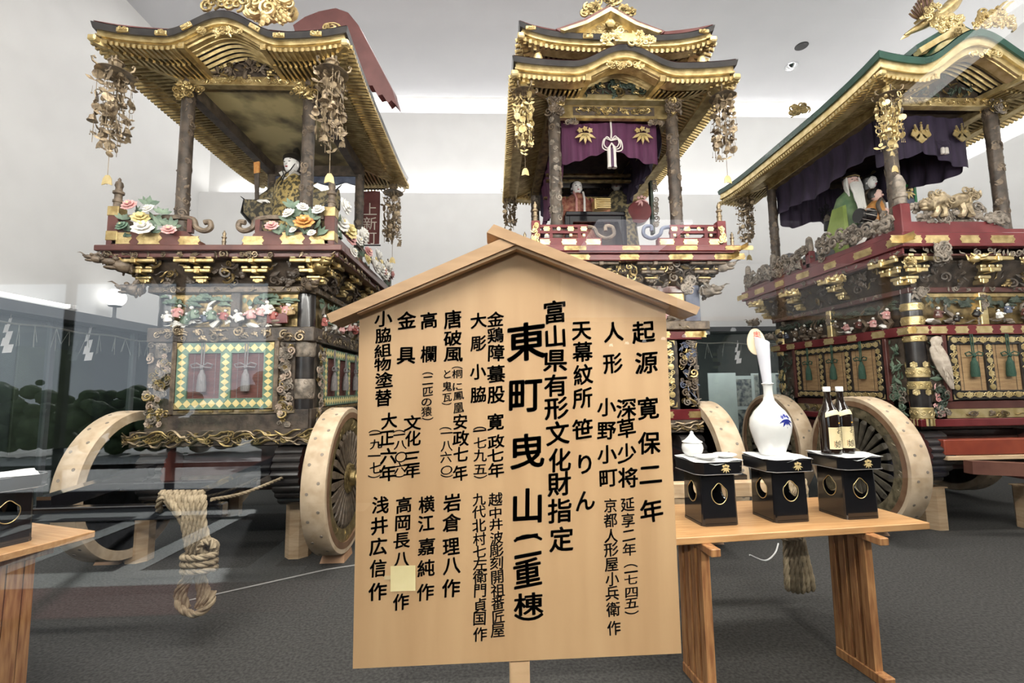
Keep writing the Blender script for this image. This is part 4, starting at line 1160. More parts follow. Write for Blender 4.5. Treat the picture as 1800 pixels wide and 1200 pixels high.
def peony(root, p, s, m0, m1, ang=0, tilt=.6):
    b = MB(tr(*p) @ ro(ang, 'Z') @ ro(-tilt, 'X') @ sc(s))
    for ring, (n, rr, q, op) in enumerate(((8, .62, .44, .25), (7, .42, .38, .6), (5, .22, .3, 1.0))):
        for i in range(n):
            a = 2*PI*i/n+ring*.4; b.put(ICO1, ro(-a, 'Y') @ tr(0, -.10-.2*ring, rr) @ ro(op, 'X') @ sc(q*.85, .13, q), 0)
    b.put(ICO1, tr(0, -.55, 0) @ sc(.2, .16, .2), 1)
    return b.build('peony', [m0, m1], root, smooth=True)
def leafspray(root, pts, m_, name='leaves'):
    b = MB()
    for p, s, a in pts:
        for k in range(5): b.put(MOT['leaf'], tr(*p) @ ro(a, 'Z') @ ro(-1.1+.55*k, 'Y') @ ro(R.uniform(-.7, .2), 'X') @ tr(0, 0, s*.7) @ sc(s*.9, s*.5, s))
    return b.build(name, m_, root, smooth=True)

def fitting(b, x, z, w_, h, m=0, y=-.006):
    """engraved metal plate with lobed ends lying on a beam face"""
    y = y*.5; poly = []
    for sx in (1, -1):
        for t in np.linspace(-1, 1, 7):
            poly.append((x+sx*(w_/2-h*.28*(1-abs(t))**1.0*0+h*.22*math.cos(t*PI*1.5)*(.6)), z+(t*h/2 if sx > 0 else -t*h/2)))
    b.prism(poly, y, .002, m)
    b.put(MOT['flower'], tr(x, y, z) @ sc(h*.26, h*.05, h*.26), m)
    for i in range(max(2, int(w_/h*1.6))): b.put(MOT['curl'], tr(x+(.12+.24*R.random())*w_*(1 if i % 2 else -1), y, z+R.uniform(-.15, .15)*h) @ ro(R.uniform(0, 6), 'Y') @ sc(h*.22, h*.05, h*.22), m)

def swag(fn, nu, nv, th=.004): return thick(grid(fn, nu, nv), (0, th, 0))

def paulownia(b, x, z, s, y, m=0):            # three-lobed leaves under three flower spikes
    for a, q in ((0, 1.0), (-75, .95), (75, .95)):
        A = math.radians(a); poly = [(0, .1)]
        for t in np.linspace(0, 1, 13): poly.append((.5*math.sin(PI*t)*(1+.18*math.cos(9*PI*t)), -.05-1.0*t))
        for t in np.linspace(1, 0, 13): poly.append((-.5*math.sin(PI*t)*(1+.18*math.cos(9*PI*t))-.001, -.05-1.0*t))
        b.put(t_prism(poly, 0, .1), tr(x, y, z) @ ro(-A, 'Y') @ sc(s*q), m)
    for dx, h in ((-.5, .62), (0, .95), (.5, .62)):
        for i in range(4): b.put(t_lathe([(.15-.02*i, 0), (.15-.02*i, .1)], 7), tr(x+dx*s*(1+.3*i/4), y, z+(.15+h*i/4)*s) @ ro(-PI/2, 'X') @ ro(PI, 'X') @ sc(s), m)

def hand(b, M, s, m=0):
    """small open hand: palm, four fingers of unequal length, thumb at the side; local x points along the fingers"""
    b.put(ICO2, M @ sc(s*.50, s*.40, s*.17), m)
    for i, (o, L) in enumerate(((-.28, .62), (-.10, .78), (.09, .74), (.27, .55))):
        b.put(t_tube([(.35, o, 0), (.35+L*.5, o*1.1, .03), (.35+L*.8, o*1.1, -.08), (.35+L, o*1.1, -.22)], [.10, .095, .085, .05], 5), M @ sc(s), m)
    b.put(t_tube([(-.1, -.33, 0), (.18, -.56, -.05), (.42, -.58, -.14)], [.12, .11, .06], 5), M @ sc(s), m)

def head(root, s, skin, male=False, mats_extra=None):
    """doll head with brows, eyes, nose, mouth and ears; local +z up, facing -y, chin near z=0"""
    V, F = [], []; nz, na = 14, 20
    prof = [(0, .0), (.22, .015), (.34, .07), (.43, .18), (.50, .32), (.545, .48), (.56, .62), (.54, .78), (.46, .92), (.30, 1.02), (.12, 1.06), (0, 1.065)]
    secs = []
    for r_, z in prof:
        sec = []
        for j in range(na):
            a = 2*PI*j/na; x, y = math.cos(a)*r_*.78, math.sin(a)*r_
            if math.sin(a) < 0: y *= .86
            if z < .2: y -= .10*(1-z/.2)
            if .36 < z < .58 and math.sin(a) < -.75: y += .025
            sec.append((x, y, z))
        secs.append(sec)
    b = MB(sc(s)); b.put(loft(secs))
    b.put(loft([[(.20*math.cos(a), .06+.2*math.sin(a), z) for a in np.linspace(0, 2*PI, 10, endpoint=False)] for z in (-.35, .15)]))
    b.ball((0, -.50, .42), (.060, .075, .10)); b.ball((0, -.53, .37), (.075, .07, .045))
    for sx in (-1, 1):
        b.ball((sx*.44, .05, .45), (.05, .09, .14)); b.ball((sx*.17, -.435, .55), (.085, .03, .026), 1); b.ball((sx*.17, -.40, .72), (.10, .03, .022), 1)
    b.ball((0, -.475, .225), (.10, .03, .032), 2); b.ball((0, -.47, .20), (.08, .03, .025), 2)
    return b.build('head', [skin, HAIR, LIP], root, smooth=True)
# ------------------------------------------------------------------ shared lower parts of a float
def chassis(root, hw, yb, zt, side_m, nose_m, bar=None, wheels=None, whk=None):
    """side beams with scalloped noses, cross beams, floor frame and four wheels"""
    for sx in (-1, 1):
        x0, x1 = sx*(hw-.25), sx*(hw-.02)
        prof = [(yb+.1, zt-.40), (yb+.1, zt)]
        n = 9
        outl = []
        for i in range(n):                       # bulging ribs from the top of the nose down to its foot
            t = i/(n-1); outl.append((-.02-.24*math.sin(PI*(.15+.75*t))+.06*t, zt-.02-t*.52))
        poly = [(y, z) for y, z in prof]+[]
        fine = []
        for i in range(n-1):
            (ya, za), (yb2, zb) = outl[i], outl[i+1]
            for k in range(4):
                t = k/4; bul = .028*math.sin(PI*t); fine.append((ya+(yb2-ya)*t-bul, za+(zb-za)*t))
        fine.append(outl[-1])
        poly = [(yb+.1, zt)]+fine+[(.30, zt-.54), (.45, zt-.40), (yb+.1, zt-.40)]
        b = MB(); V = [(x0, y, z) for y, z in poly]+[(x1, y, z) for y, z in poly]; k = len(poly)
        F = [tuple(range(k)), tuple(range(2*k-1, k-1, -1))]; b.put(T(V, F), None, 1)
        F = [(i, i+k, (i+1) % k+k, (i+1) % k) for i in range(k)]; b.put(T(V, F), None, 0)
        b.build('nose_beam', [nose_m, side_m], root)
        MB().span((sx*(hw-.06), .25, zt-.32), (sx*(hw-.30), yb+.3, zt-.08), ch=.01).build('side_beam', side_m, root)
    MB().span((-hw+.2, .02, zt-.38), (hw-.2, .10, zt-.02), ch=.008).build('front_board', mat('dark_chest_lacquer', (.045, .020, .018), (.075, .035, .030), .25, 0, 6, coat=.2), root)
    MB().span((-hw+.1, .12, zt-.06), (hw-.1, yb, zt-.01)).build('floor_frame', side_m, root)
    for y in (.3, yb-.2):
        MB().span((-hw-.05, y, zt-.48), (hw+.05, y+.14, zt-.34), ch=.01).build('cross_beam', side_m, root)
    if wheels:
        xo0, xo1, yf, yr, r = wheels; zc = r+.055
        for sx in (-1, 1):
            for y in (yf, yr):
                a, c = sorted((sx*xo0, sx*xo1)); wheel(root, a, c, y, zc, r, sx, **(whk or {}))
        for y in (yf, yr):
            MB().put(t_tube([(-xo1+.04, y, zc), (xo1-.04, y, zc)], .06, 14)).build('axle', DARK, root)

def panel(root, M, x0, x1, z0, z1, fr, style, nblind, blind_m, tas=None, y=-.03):
    """framed window of blinds; style 'diamond' (green with yellow lozenges) or 'scroll' (black with gold scrolls)"""
    W, H = x1-x0, z1-z0
    fm = GREEN if style == 'diamond' else LACQW
    f = MB(M); B = MB(M)
    f.span((x0, y, z0), (x1, y+.03, z0+fr)); f.span((x0, y, z1-fr), (x1, y+.03, z1)); f.span((x0, y, z0+fr), (x0+fr, y+.03, z1-fr)); f.span((x1-fr, y, z0+fr), (x1, y+.03, z1-fr))
    iw = (W-fr*(nblind+1))/nblind
    for i in range(1, nblind): xs = x0+fr*i+iw*i; f.span((xs, y, z0+fr), (xs+fr, y+.03, z1-fr))
    fo = f.build('window_frame', fm, root)
    if style == 'diamond':
        def row(xa, za, xb, zb, n, w_, h_):
            for i in range(n):
                t = (i+.5)/n; x, z = xa+(xb-xa)*t, za+(zb-za)*t
                q = MB(M); q.prism([(x-w_/2, z), (x, z-h_/2), (x+w_/2, z), (x, z+h_/2)], y-.0025, y+.001)
                q.prism([(x-w_*.22, z), (x, z-h_*.22), (x+w_*.22, z), (x, z+h_*.22)], y-.004, y-.002); q.build('lozenge', YELL, fo)
        n = max(5, round(W/.068)); row(x0, z0+fr/2, x1, z0+fr/2, n, W/n*.98, fr*.78); row(x0, z1-fr/2, x1, z1-fr/2, n, W/n*.98, fr*.78)
        nv = max(5, round((H-2*fr)/.056))
        for i in range(nblind+1):
            xs = x0+fr*i+iw*i+fr/2; row(xs, z0+fr, xs, z1-fr, nv, fr*.78, (H-2*fr)/nv*.98)
        for (cx, cz) in ((x0, z0), (x1, z0), (x0, z1), (x1, z1)):
            sx, sz = (1 if cx == x0 else -1), (1 if cz == z0 else -1)
            MB(M).prism([(cx, cz), (cx+sx*.055, cz), (cx+sx*.02, cz+sz*.02), (cx, cz+sz*.055)], y-.010, y).build('corner_fitting', GOLD, fo)
    else:
        g = MB(M)
        def scrollrow(xa, za, xb, zb, n):
            for i in range(n):
                t = (i+.5)/n; x, z = xa+(xb-xa)*t, za+(zb-za)*t; k = i % 4
                if k == 0: g.put(t_lathe([(fr*.34, 0), (fr*.34, .008), (0, .010)], 12), M_flat(x, z, y), 0)
                elif k == 2: g.put(MOT['flower'], tr(x, y-.003, z) @ sc(fr*.42, fr*.15, fr*.42), 0)
                else:
                    for sx in (-1, 1): g.put(MOT['curl'], tr(x+(sx*fr*.20 if xa != xb else sx*fr*.15), y-.004, z+(0 if xa != xb else sx*fr*.18)) @ ro(sx*1.2+(0 if xa != xb else 1.57), 'Y') @ sc(fr*.30*sx, fr*.15, fr*.30), 0)
        def M_flat(x, z, y_): return tr(x, y_, z) @ ro(PI/2, 'X')
        n = round(W/(fr*.62)); n += (n+1) % 2
        scrollrow(x0+fr*.4, z0+fr/2, x1-fr*.4, z0+fr/2, n); scrollrow(x0+fr*.4, z1-fr/2, x1-fr*.4, z1-fr/2, n)
        for i in range(nblind+1):
            xs = x0+fr*i+iw*i+fr/2; scrollrow(xs, z0+fr, xs, z1-fr, 7)
        for (cx, cz) in ((x0, z0), (x1, z0), (x0, z1), (x1, z1)):
            sx, sz = (1 if cx == x0 else -1), (1 if cz == z0 else -1)
            g.prism([(cx, cz), (cx+sx*.05, cz), (cx+sx*.012, cz+sz*.012), (cx, cz+sz*.05)], y-.008, y)
        g.build('gold_scrolls', GOLDB, fo, smooth=True, kind='stuff')
    for i in range(nblind):
        xa = x0+fr+i*(iw+fr); bl = MB(M); n = 40 if style == 'scroll' else 26
        for k in range(n):
            z = z0+fr+(H-2*fr)*(k+.5)/n; bl.box((xa+iw/2, y+.022, z), (iw, .006, (H-2*fr)/n*.80))
        bo = bl.build('blind', blind_m, root)
        st = MB(M)
        for u in (.18, .82): st.span((xa+iw*u-.002, y+.016, z0+fr), (xa+iw*u+.002, y+.018, z1-fr))
        st.build('binding_thread', TASG if style == 'diamond' else DARK, bo)
        if tas:
            cm, bm_, zt_, sz = tas
            p = M @ Vector((xa+iw/2, y-.02, zt_)); o = empty('blind_tassel', p, None, None, parent=root)
            o.rotation_euler = M.to_euler(); tassel(o, 0, 0, 0, sz, cm, bm_)

def wavebeam(root, M, L, z0, z1, m0, m1, y=-.04, name='wave_carved_beam'):
    b = MB(M); b.span((-.05, y+.01, z0), (L+.05, y+.10, z1), 1)
    h = z1-z0
    n = int(L/.17)
    for i in range(n+1):
        x = L*i/n
        for k in range(4):
            zz = z0+h*(.2+.2*k); aa = R.uniform(.10, .26); P = [(x-.11+.22*t, y-.010*math.sin(PI*t)-.003*k, zz+h*aa*math.sin(R.uniform(1.6, 2.2)*PI*t+k+i*1.7)) for t in np.linspace(0, 1, 9)]
            b.put(t_tube(P, [.004, .010, .012, .009, .003], 5), None, R.choice((0, 2, 2)))
        for k in range(3): b.put(MOT['curl'], tr(x+R.uniform(-.08, .08), y-.012, z0+h*R.uniform(.3, .8)) @ ro(R.uniform(0, 6), 'Y') @ sc(h*R.uniform(.18, .28)), 0)
    return b.build(name, [m0, m1, BRONZE], root, smooth=True)

ROBES = [mat('dull_red_paint', (.30, .07, .06), (.40, .13, .11), .6, 0, 12), PINKP, WHITEP, LEAF, BLUEP, WHITEP, mat('ochre_paint', (.34, .22, .10), (.46, .33, .17), .6, 0, 12)]
def frieze(root, M, x0, x1, z0, z1, n, rock, tree, white=WHITEP, robes=None, back=GOLDX, gold_strip=True):
    """carved and painted scene: backboard, rocks, pines and small people"""
    W, H = x1-x0, z1-z0
    b = MB(M); b.span((x0, .02, z0), (x1, .05, z1)); b.build('frieze_board', back, root)
    mats = [rock, tree, white, HAIR]+(robes or ROBES)
    c = MB(M)
    F = M.copy()
    for i in range(int(W*34)):                                                  # foliage along the top, rocks and water below
        x = R.uniform(x0, x1); q = R.uniform(.035, .06)
        c.put(MOT[R.choice(['cloud', 'cloud', 'leaf'])], tr(x, -.0-R.uniform(0, .03), z1-R.uniform(.02, H*.36)) @ sc(q*1.2, q*.7, q*.7), 1)
    for i in range(int(W*16)):
        x = R.uniform(x0, x1); q = R.uniform(.03, .06)
        c.put(MOT[R.choice(['wisp', 'cloud', 'blob'])], tr(x, -.01-R.uniform(0, .02), z0+R.uniform(.0, H*.2)) @ ro(PI/2+R.uniform(-.3, .3), 'Y') @ sc(q*.6, q*.7, q*1.3), R.choice((0, 0, 2)))
    for i in range(max(1, int(W*3.4))):                                         # twisted trunks
        x = R.uniform(x0+.05, x1-.05); P = [(x+.05*math.sin(k*1.4), -.01, z0+H*k/6) for k in range(6)]; c.put(t_tube(P, [.028, .022, .016, .01], 6), None, 0)
    figures(root, M @ tr(x0, 0, z0+H*.05), W, H*.9, n, robes or ROBES, white, HAIR)
    c.build('frieze_carving', mats, root, smooth=True, kind='stuff')
    if gold_strip: MB(M).span((x0, .0, z1), (x1, .05, z1+.035)).build('frieze_gold_strip', GOLD, root)

def beam(root, side, hw, yf, yb, z0, z1, m_, out=0, fits=0, fm=GOLDB, fsz=(.16, .6), name='beam', carveup=None):
    M, L = face(side, hw, yf, yb); b = MB(M); xa, xb = (-out, L+out) if side in ('front', 'back') else ((.091-out, L+out) if side == 'right' else (-out, L-.091+out)); b.span((xa, -out, z0), (xb, -out+.09, z1), 0, ch=.006); o = b.build(name, m_, root)
    if fits:
        h = (z1-z0)*fsz[1]
        for i in range(fits):
            x = L*(i)/(fits-1); x = min(max(x, .02), L-.02); f = MB(M @ tr(0, -out, 0)); fitting(f, x, (z0+z1)/2, fsz[0]*(1.3 if i in (0, fits-1) else (1 if i % 2 else .8)), h)
            f.build('gold_fitting', fm, o)
    if carveup:
        c = MB(M); carve(c, tr(0, -out, z0), L, z1-z0, carveup[0], ['curl', 'wisp', 'cloud', 'leaf'], [0], carveup[1], .015); c.build('relief', carveup[2], o, smooth=True, kind='stuff')
    return o

def prop(x, y, h, w_, label):
    t = empty('wooden_prop', (x, y, 0), label, 'prop', 'wooden props under the floats')
    o8 = [(w_*math.cos(PI/8+PI/4*k)*.56, w_*math.sin(PI/8+PI/4*k)*.56) for k in range(8)]
    MB().put(loft([[(a, b, 0) for a, b in o8], [(a, b, h) for a, b in o8]])).build('post', PALE, t)
    MB().box((0, 0, h+.006), (w_*.9, w_*.9, .012), ch=.002).build('packing', PALE, t)
def chock(x, y, label, rz=0):
    MB(tr(x, y, 0) @ ro(rz, 'Z')).put(loft([[(-.105, -.10, 0), (.105, -.10, 0), (.105, .14, 0), (-.105, .14, 0)], [(-.095, -.06, .055), (.095, -.06, .055), (.095, .14, .055), (-.095, .14, .055)]])).build('wheel_chock', mat('chock_wood', (.36, .20, .11), (.46, .28, .17), .6, 0, 6), None, label=label, cat='wedge', group='blocks under the wheels')

CARVE_FL = ['flower', 'curl', 'leaf', 'curl', 'flower']

# ================================================================== left float
def corner_post(root, x, y, z0, z1, r, m0, m1, bands):
    b = MB(); b.put(t_lathe([(r, z0), (r, z1)], 16), tr(x, y, 0), 0)
    for (a, c) in bands:
        b.put(t_lathe([(r+.004, a), (r+.012, a+.01), (r+.012, c-.01), (r+.004, c)], 16), tr(x, y, 0), 1)
        for i in range(12): 
            an = R.uniform(0, 2*PI); b.put(MOT['curl'], tr(x, y, R.uniform(a+.02, c-.02)) @ ro(an, 'Z') @ tr(0, -r-.010, 0) @ ro(R.uniform(0, 6), 'Y') @ sc(.024, .012, .024), 1)
    b.build('corner_post', [m0, m1], root, smooth=True)

def float_left():
    X0, Y0 = -2.34, 4.30
    r = empty('festival_float', (X0, Y0, 0), 'left parade float with peony railing, sweeping gable roof and green lozenge windows', 'parade float')
    yb = 1.7
    chassis(r, .70, 1.6, 1.03, REDB, LACQW, wheels=(.84, 1.03, .04, 1.62, .64), whk=dict(hubm=GOLDD, spm=DARKB, ringm=GOLD))
    # hauling frame in front
    MB().span((-.80, -1.24, .70), (.62, -1.17, .79), ch=.006).build('haul_bar', LACQ, r)
    for x in (-.55, .40):
        MB().bar((x, -1.15, .79), (x, .05, .86), .09, .10).build('haul_shaft', LACQ, r)
    MB().span((-.55, -.55, .74), (.45, -.47, .80), ch=.005).build('haul_tie', LACQ, r)
    # waist: wave beam, sill, core
    for s in ('front', 'right', 'left'):
        M, L = face(s, .74, -.14, 1.62); wavebeam(r, M, L, 1.03, 1.16, GOLDD, DARK)
    MB().span((-.66, -.06, 1.16), (.66, 1.60, 2.42)).build('body_core', DARK, r)
    for s in ('front', 'right'):
        M, L = face(s, .70, -.10, 1.60); b = MB(M); b.span((0, -.02, 1.16), (L, .06, 1.33)); b.build('sill_board', DARK, r)
        b = MB(M); b.span((.12, -.035, 1.30), (L-.12, .0, 1.335)); b.build('sill_rail', BRONZE, r)
        for k in range(5):
            q = MB(M); q.box((L*(.25+.125*k), -.045, 1.325), (.12, .02, .016)); q.build('sill_slot', GOLDX, r)
    M, L = face('front', .70, -.10, 1.60)
    panel(r, M, .245, 1.09, 1.345, 1.93, .092, 'diamond', 2, REDBLIND, (TASG, TASG, 1.72, .95))
    Mr, Lr = face('right', .70, -.10, 1.60)
    panel(r, Mr, .26, 1.42, 1.345, 1.90, .088, 'diamond', 3, REDBLIND, (TASG, TASG, 1.70, .9))
    for x in (.20, 1.09):
        MB(M).span((x, -.04, 1.30), (x+.04, .03, 1.94), ch=.004).build('window_stile', DARKB, r)
    for (Mx, xs) in ((M, ((-.02, .20), (1.13, 1.26))), (Mr, ((.10, .25), (1.45, 1.62)))):
        for xa, xb in xs:
            b = MB(Mx); b.span((xa, .0, 1.16), (xb, .04, 1.94), 0); carve(b, tr(xa, -.01, 1.17), xb-xa, .76, 70, CARVE_FL, [1, 1, 2, 3], (.022, .042), .035)
            b.build('flower_carving', [DARK, GREYC, GOLDD, mat('muted_pink_carving', (.30, .22, .17), (.46, .36, .28), .6, 0, 18)], r, smooth=True, kind='stuff')
    for (x, y) in ((.615, -.02), (-.62, -.02), (.615, 1.52), (-.62, 1.52)):
        corner_post(r, x, y, 1.16, 2.42, .082, LACQW, GREYC, ((1.17, 1.30), (1.42, 1.60), (1.80, 2.02)))
    for s in ('front', 'right', 'left'):
        beam(r, s, .70, -.10, 1.60, 1.94, 2.07, DARK, .03, carveup=(46, (.025, .045), BRONZE), name='upper_beam')
    # pictorial frieze
    frieze(r, M, .10, .68, 2.08, 2.38, 7, WHITEP, LEAF)
    frieze(r, M, .76, 1.28, 2.08, 2.38, 7, GREYC, LEAF)
    frieze(r, Mr, .14, 1.60, 2.08, 2.38, 12, GREYC, LEAF)
    MB(M).span((.68, -.02, 2.07), (.76, .05, 2.42), ch=.005).build('frieze_post', DARK, r)
    MB(M).span((1.02, -.055, 2.10), (1.20, -.02, 2.19), ch=.004).build('frieze_red_table', REDL, r)
    for s in ('front', 'right', 'left'):
        beam(r, s, .72, -.12, 1.62, 2.385, 2.44, DARKB, .02, carveup=(24, (.02, .03), BRONZE), name='frieze_rail')
        brackets(r, s, .74, -.12, 1.62, 2.44, 2.665, .20, 4, GOLD, GOLD, DARK)
    beast(r, (.80, -.22, 2.60), -PI/4, .17, GOLDD); beast(r, (.72, -.20, 2.43), -PI/4, .12, DARKB)
    beast(r, (-.86, -.26, 2.60), -3*PI/4, .15, DARKB); beast(r, (-1.02, -.34, 2.64), -2.6, .09, DARKB); beast(r, (-.80, -.20, 2.40), -2.7, .13, DARKB)
    # balcony
    for s in ('front', 'right', 'left'):
        beam(r, s, 1.00, -.33, 1.95, 2.655, 2.705, REDB, 0, carveup=(30, (.025, .04), BRONZE), name='balcony_under_rail')
        beam(r, s, 1.02, -.35, 1.97, 2.705, 2.755, REDB, .02, name='balcony_rail')
    MB().span((-1.0, -.33, 2.69), (1.0, 1.95, 2.75)).build('balcony_floor', REDB, r)
    for xa, xb in ((-.92, -.17), (.17, .92)):
        q = 1 if xa > 0 else -1; inner = xa if xa > 0 else xb
        poly = [(inner, 2.755), (inner+q*.02, 2.80), (inner+q*.08, 2.815), (inner+q*.10, 2.86), (inner+q*.14, 2.885), (q*.93, 2.885), (q*.93, 2.755)]
        b = MB(); b.prism(poly, -.34, -.25); o = b.build('railing_base', REDB, r)
        for fa in ((inner+q*.10, 2.80, .17, .075), ((xa+xb)/2+q*.06, 2.82, .19, .105), (q*.84, 2.82, .16, .10)):
            f = MB(tr(0, -.342, 0)); fitting(f, *fa); f.build('gold_fitting', GOLD, o)
        MB().bar((q*.86, -.30, 3.02), (inner+q*.20, -.30, 3.02), .045, .035).build('hand_rail', DARKB, r)
        c = [(inner+q*.20, -.30, 3.02), (inner+q*.10, -.30, 3.0), (inner+q*.07, -.30, 2.93), (inner+q*.0, -.30, 2.90), (inner-q*.05, -.30, 2.93), (inner-q*.04, -.30, 2.98), (inner+q*.005, -.30, 2.975)]
        MB().put(t_tube(smooth_path(c, 30), .024, 8)).build('rail_scroll', DARKB, r, smooth=True)
        MB().bar((inner+q*.12, -.30, 2.88), (inner+q*.12, -.30, 3.02), .04, .04, up=(1, 0, 0)).build('rail_post', REDB, r)
    for s in (-1, 1):
        b = MB(); b.span((s*.92-.045, -.345, 2.75), (s*.92+.045, -.255, 3.10), ch=.006); o = b.build('railing_post', REDB, r)
        for z in (2.80, 3.02): MB().span((s*.92-.048, -.349, z), (s*.92+.048, -.25, z+.085), ch=.004).build('post_fitting', GOLD, o)
        finial(r, s*.92, -.30, 3.06, .98, DARKB, GOLD)
        MB().span((s*.92-.04, -.25, 2.755), (s*.92+.04, 1.95, 2.87), ch=.005).build('railing_base', REDB, r)
        MB().span((s*.92-.02, -.25, 3.00), (s*.92+.02, 1.95, 3.035)).build('hand_rail', DARKB, r)
        b = MB(); b.span((s*.92-.04, 1.86, 2.75), (s*.92+.04, 1.95, 3.06)); b.build('railing_post', REDB, r); finial(r, s*.92, 1.90, 3.02, .8, DARKB, GOLD)
    finial(r, .0, -.30, 2.755, .46, BRONZE, GOLD)
    # peonies: left cluster, right cluster, and the long bank on the right side
    def lp(px, py, Y): p = at_y(px, py, Y); return (p.x-X0, p.y-Y0, p.z)
    for px, py, s, mm in ((252, 402, .075, WHITEP), (228, 362, .055, PINKP), (247, 384, .06, YELL), (297, 405, .05, PINKP), (262, 368, .045, WHITEP), (215, 398, .045, GREEN)):
        peony(r, lp(px, py, 3.92), s*1.2, mm, YELL, R.uniform(-.4, .4))
    leafspray(r, [(lp(x, y, 3.94), R.uniform(.035, .055), R.uniform(-.6, .6)) for x, y in ((215, 385), (225, 405), (240, 372), (262, 360), (270, 385), (280, 395), (285, 375), (220, 415), (300, 398), (255, 355), (270, 408))], LEAF)
    for px, py, s, mm in ((535, 392, .075, ORNG), (478, 398, .05, PINKP), (508, 376, .05, WHITEP), (548, 410, .035, WHITEP), (515, 405, .03, WHITEP), (532, 365, .045, WHITEP), (560, 370, .05, WHITEP)):
        peony(r, lp(px, py, 3.92), s*1.2, mm, YELL, R.uniform(-.4, .4))
    leafspray(r, [(lp(x, y, 3.94), R.uniform(.04, .06), R.uniform(-.6, .6)) for x, y in ((495, 402), (505, 388), (520, 380), (520, 398), (505, 412), (550, 385), (555, 400), (515, 365), (530, 372), (545, 378), (535, 410), (490, 410), (560, 412))], LEAF)
    for i in range(26):
        t = (i+.5)/26; y = -.28+2.2*t
        peony(r, (.96+R.uniform(-.02, .05), y, 2.86+R.uniform(-.02, .30)), R.uniform(.06, .10), [WHITEP, WHITEP, YELL, WHITEP, WHITEP, PINKP, WHITEP][(i*3) % 7], YELL, PI/2+R.uniform(-.6, .3), .3)
    leafspray(r, [((.95+R.uniform(-.03, .03), -.28+2.2*R.random(), 2.80+R.uniform(0, .28)), R.uniform(.04, .06), PI/2) for _ in range(34)], LEAF)
    # posts, beams, painted ceiling
    for x in (-.575, .575):
        for y in (0, yb): pole(r, x, y, 2.75, 4.50, .058, DARK, DARKB, 40)
    MB().span((-.62, -.05, 4.44), (.62, .03, 4.53), ch=.006).build('front_beam', GOLD, r)
    c = MB(); carve(c, tr(-.56, -.052, 4.445), 1.12, .08, 60, ['curl', 'leaf', 'wisp'], [0], (.018, .03), .008); c.build('front_beam_relief', GOLDB, r, smooth=True, kind='stuff')
    for x in (-.575, .575): MB().span((x-.05, .03, 4.36), (x+.05, yb, 4.50)).build('side_beam', DARK, r)
    MB().span((-.62, yb-.05, 4.34), (.62, yb+.05, 4.50)).build('rear_beam', DARK, r)
    b = MB(); poly = [(-.55, 4.34)]
    for k in range(40): x = -.55+1.1*k/39; poly.append((x, 4.27-.05*abs(math.sin(x*8))))
    b.prism(poly+[(.55, 4.34)], yb-.03, yb); b.build('rear_valance', BLUEP, r)
    MB().span((-.55, .03, 4.485), (.55, yb-.05, 4.51)).build('painted_ceiling', mat('painted_gold_ceiling', (.16, .13, .075), (.62, .52, .26), .35, .30, 2.6, lo=.42, hi=.60, detail=7), r)
    for x, q in ((-.575, -1), (.575, 1)):
        c = MB(); carve(c, tr(x-.10, -.06, 4.26), .20, .20, 26, ['curl', 'leaf', 'wisp', 'flower'], [0, 1], (.03, .05), .03)
        c.build('bracket_carving', [GOLD, GOLDD], r, smooth=True, kind='stuff')
        c = MB(); carve(c, tr(x-(.18 if q > 0 else -.02), -.02, 4.36), .16, .09, 16, ['curl', 'leaf'], [0], (.02, .035), .02); c.build('corbel_carving', GOLD, r, smooth=True, kind='stuff')
    roof(r, 1.08, -.50, 2.42, 4.615, .195, .50, .075, .055, .085, (.62, -.02, yb+.04, 4.50), .55, (LACQW, GOLD, GOLD, DARK, ROOFR), .047, fit=(-.82, -.5, -.29, .29, .5, .82), tip_m=GOLD, inf_m=DARKB)
    # crest carving and red-brown wing board above the roof
    c = MB()
    for px, py, q in [(480+R.uniform(-38, 30), 16+R.uniform(-26, 18), R.uniform(.05, .10)) for _ in range(60)]:
        p = lp(px, py, 4.35+R.uniform(-.08, .08)); c.put(MOT[R.choice(['curl', 'flower', 'cloud', 'curl'])], tr(*p) @ ro(R.uniform(0, 6), 'Y') @ sc(q))
    c.build('roof_crest', mat('pale_gold_crest', (.42, .30, .13), (.66, .50, .25), .4, .6, 9), r, smooth=True, kind='stuff')
    c = MB()
    for px, py in ((375, 6), (392, 3), (405, 8), (365, 12), (418, 10), (430, 4)):
        p = lp(px, py, 3.82); c.put(MOT['curl'], tr(*p) @ ro(R.uniform(0, 6), 'Y') @ sc(.06)); c.put(MOT['leaf'], tr(p[0], p[1], p[2]+.03) @ sc(.05))
    c.build('gable_crest', GOLDD, r, smooth=True, kind='stuff')
    pts = [(515, 44), (535, 30), (560, 20), (590, 14), (612, 22), (630, 44), (648, 78), (668, 116), (690, 158), (699, 188), (688, 176), (682, 181), (672, 166), (664, 168), (655, 150), (646, 150), (635, 128), (600, 95), (560, 72), (520, 60)]
    A_ = [lp(x, y, 5.3+.0*i) for i, (x, y) in enumerate(pts)]
    w_ = MB(); k = len(A_); V = [(a[0], a[1], a[2]) for a in A_]+[(a[0]+.03, a[1]+.10, a[2]-.02) for a in A_]
    w_.put(T(V, [tuple(range(k))[::-1], tuple(range(k, 2*k))]+[(i, (i+1) % k, (i+1) % k+k, i+k) for i in range(k)])); w_.build('roof_wing', ROOFR, r)
    c = MB(); c.put(MOT['curl'], tr(*lp(583, 46, 5.26)) @ sc(.10, .03, .05)); c.put(MOT['curl'], tr(*lp(572, 48, 5.26)) @ ro(2, 'Y') @ sc(.07, .03, .05)); c.build('wing_scroll', GOLD, r, smooth=True)
    return r
FL = float_left()
prop(-1.79, 4.43, .48, .20, 'wooden prop under the front right corner of the left float')
prop(-3.20, 4.43, .48, .20, 'wooden prop under the front left corner of the left float')
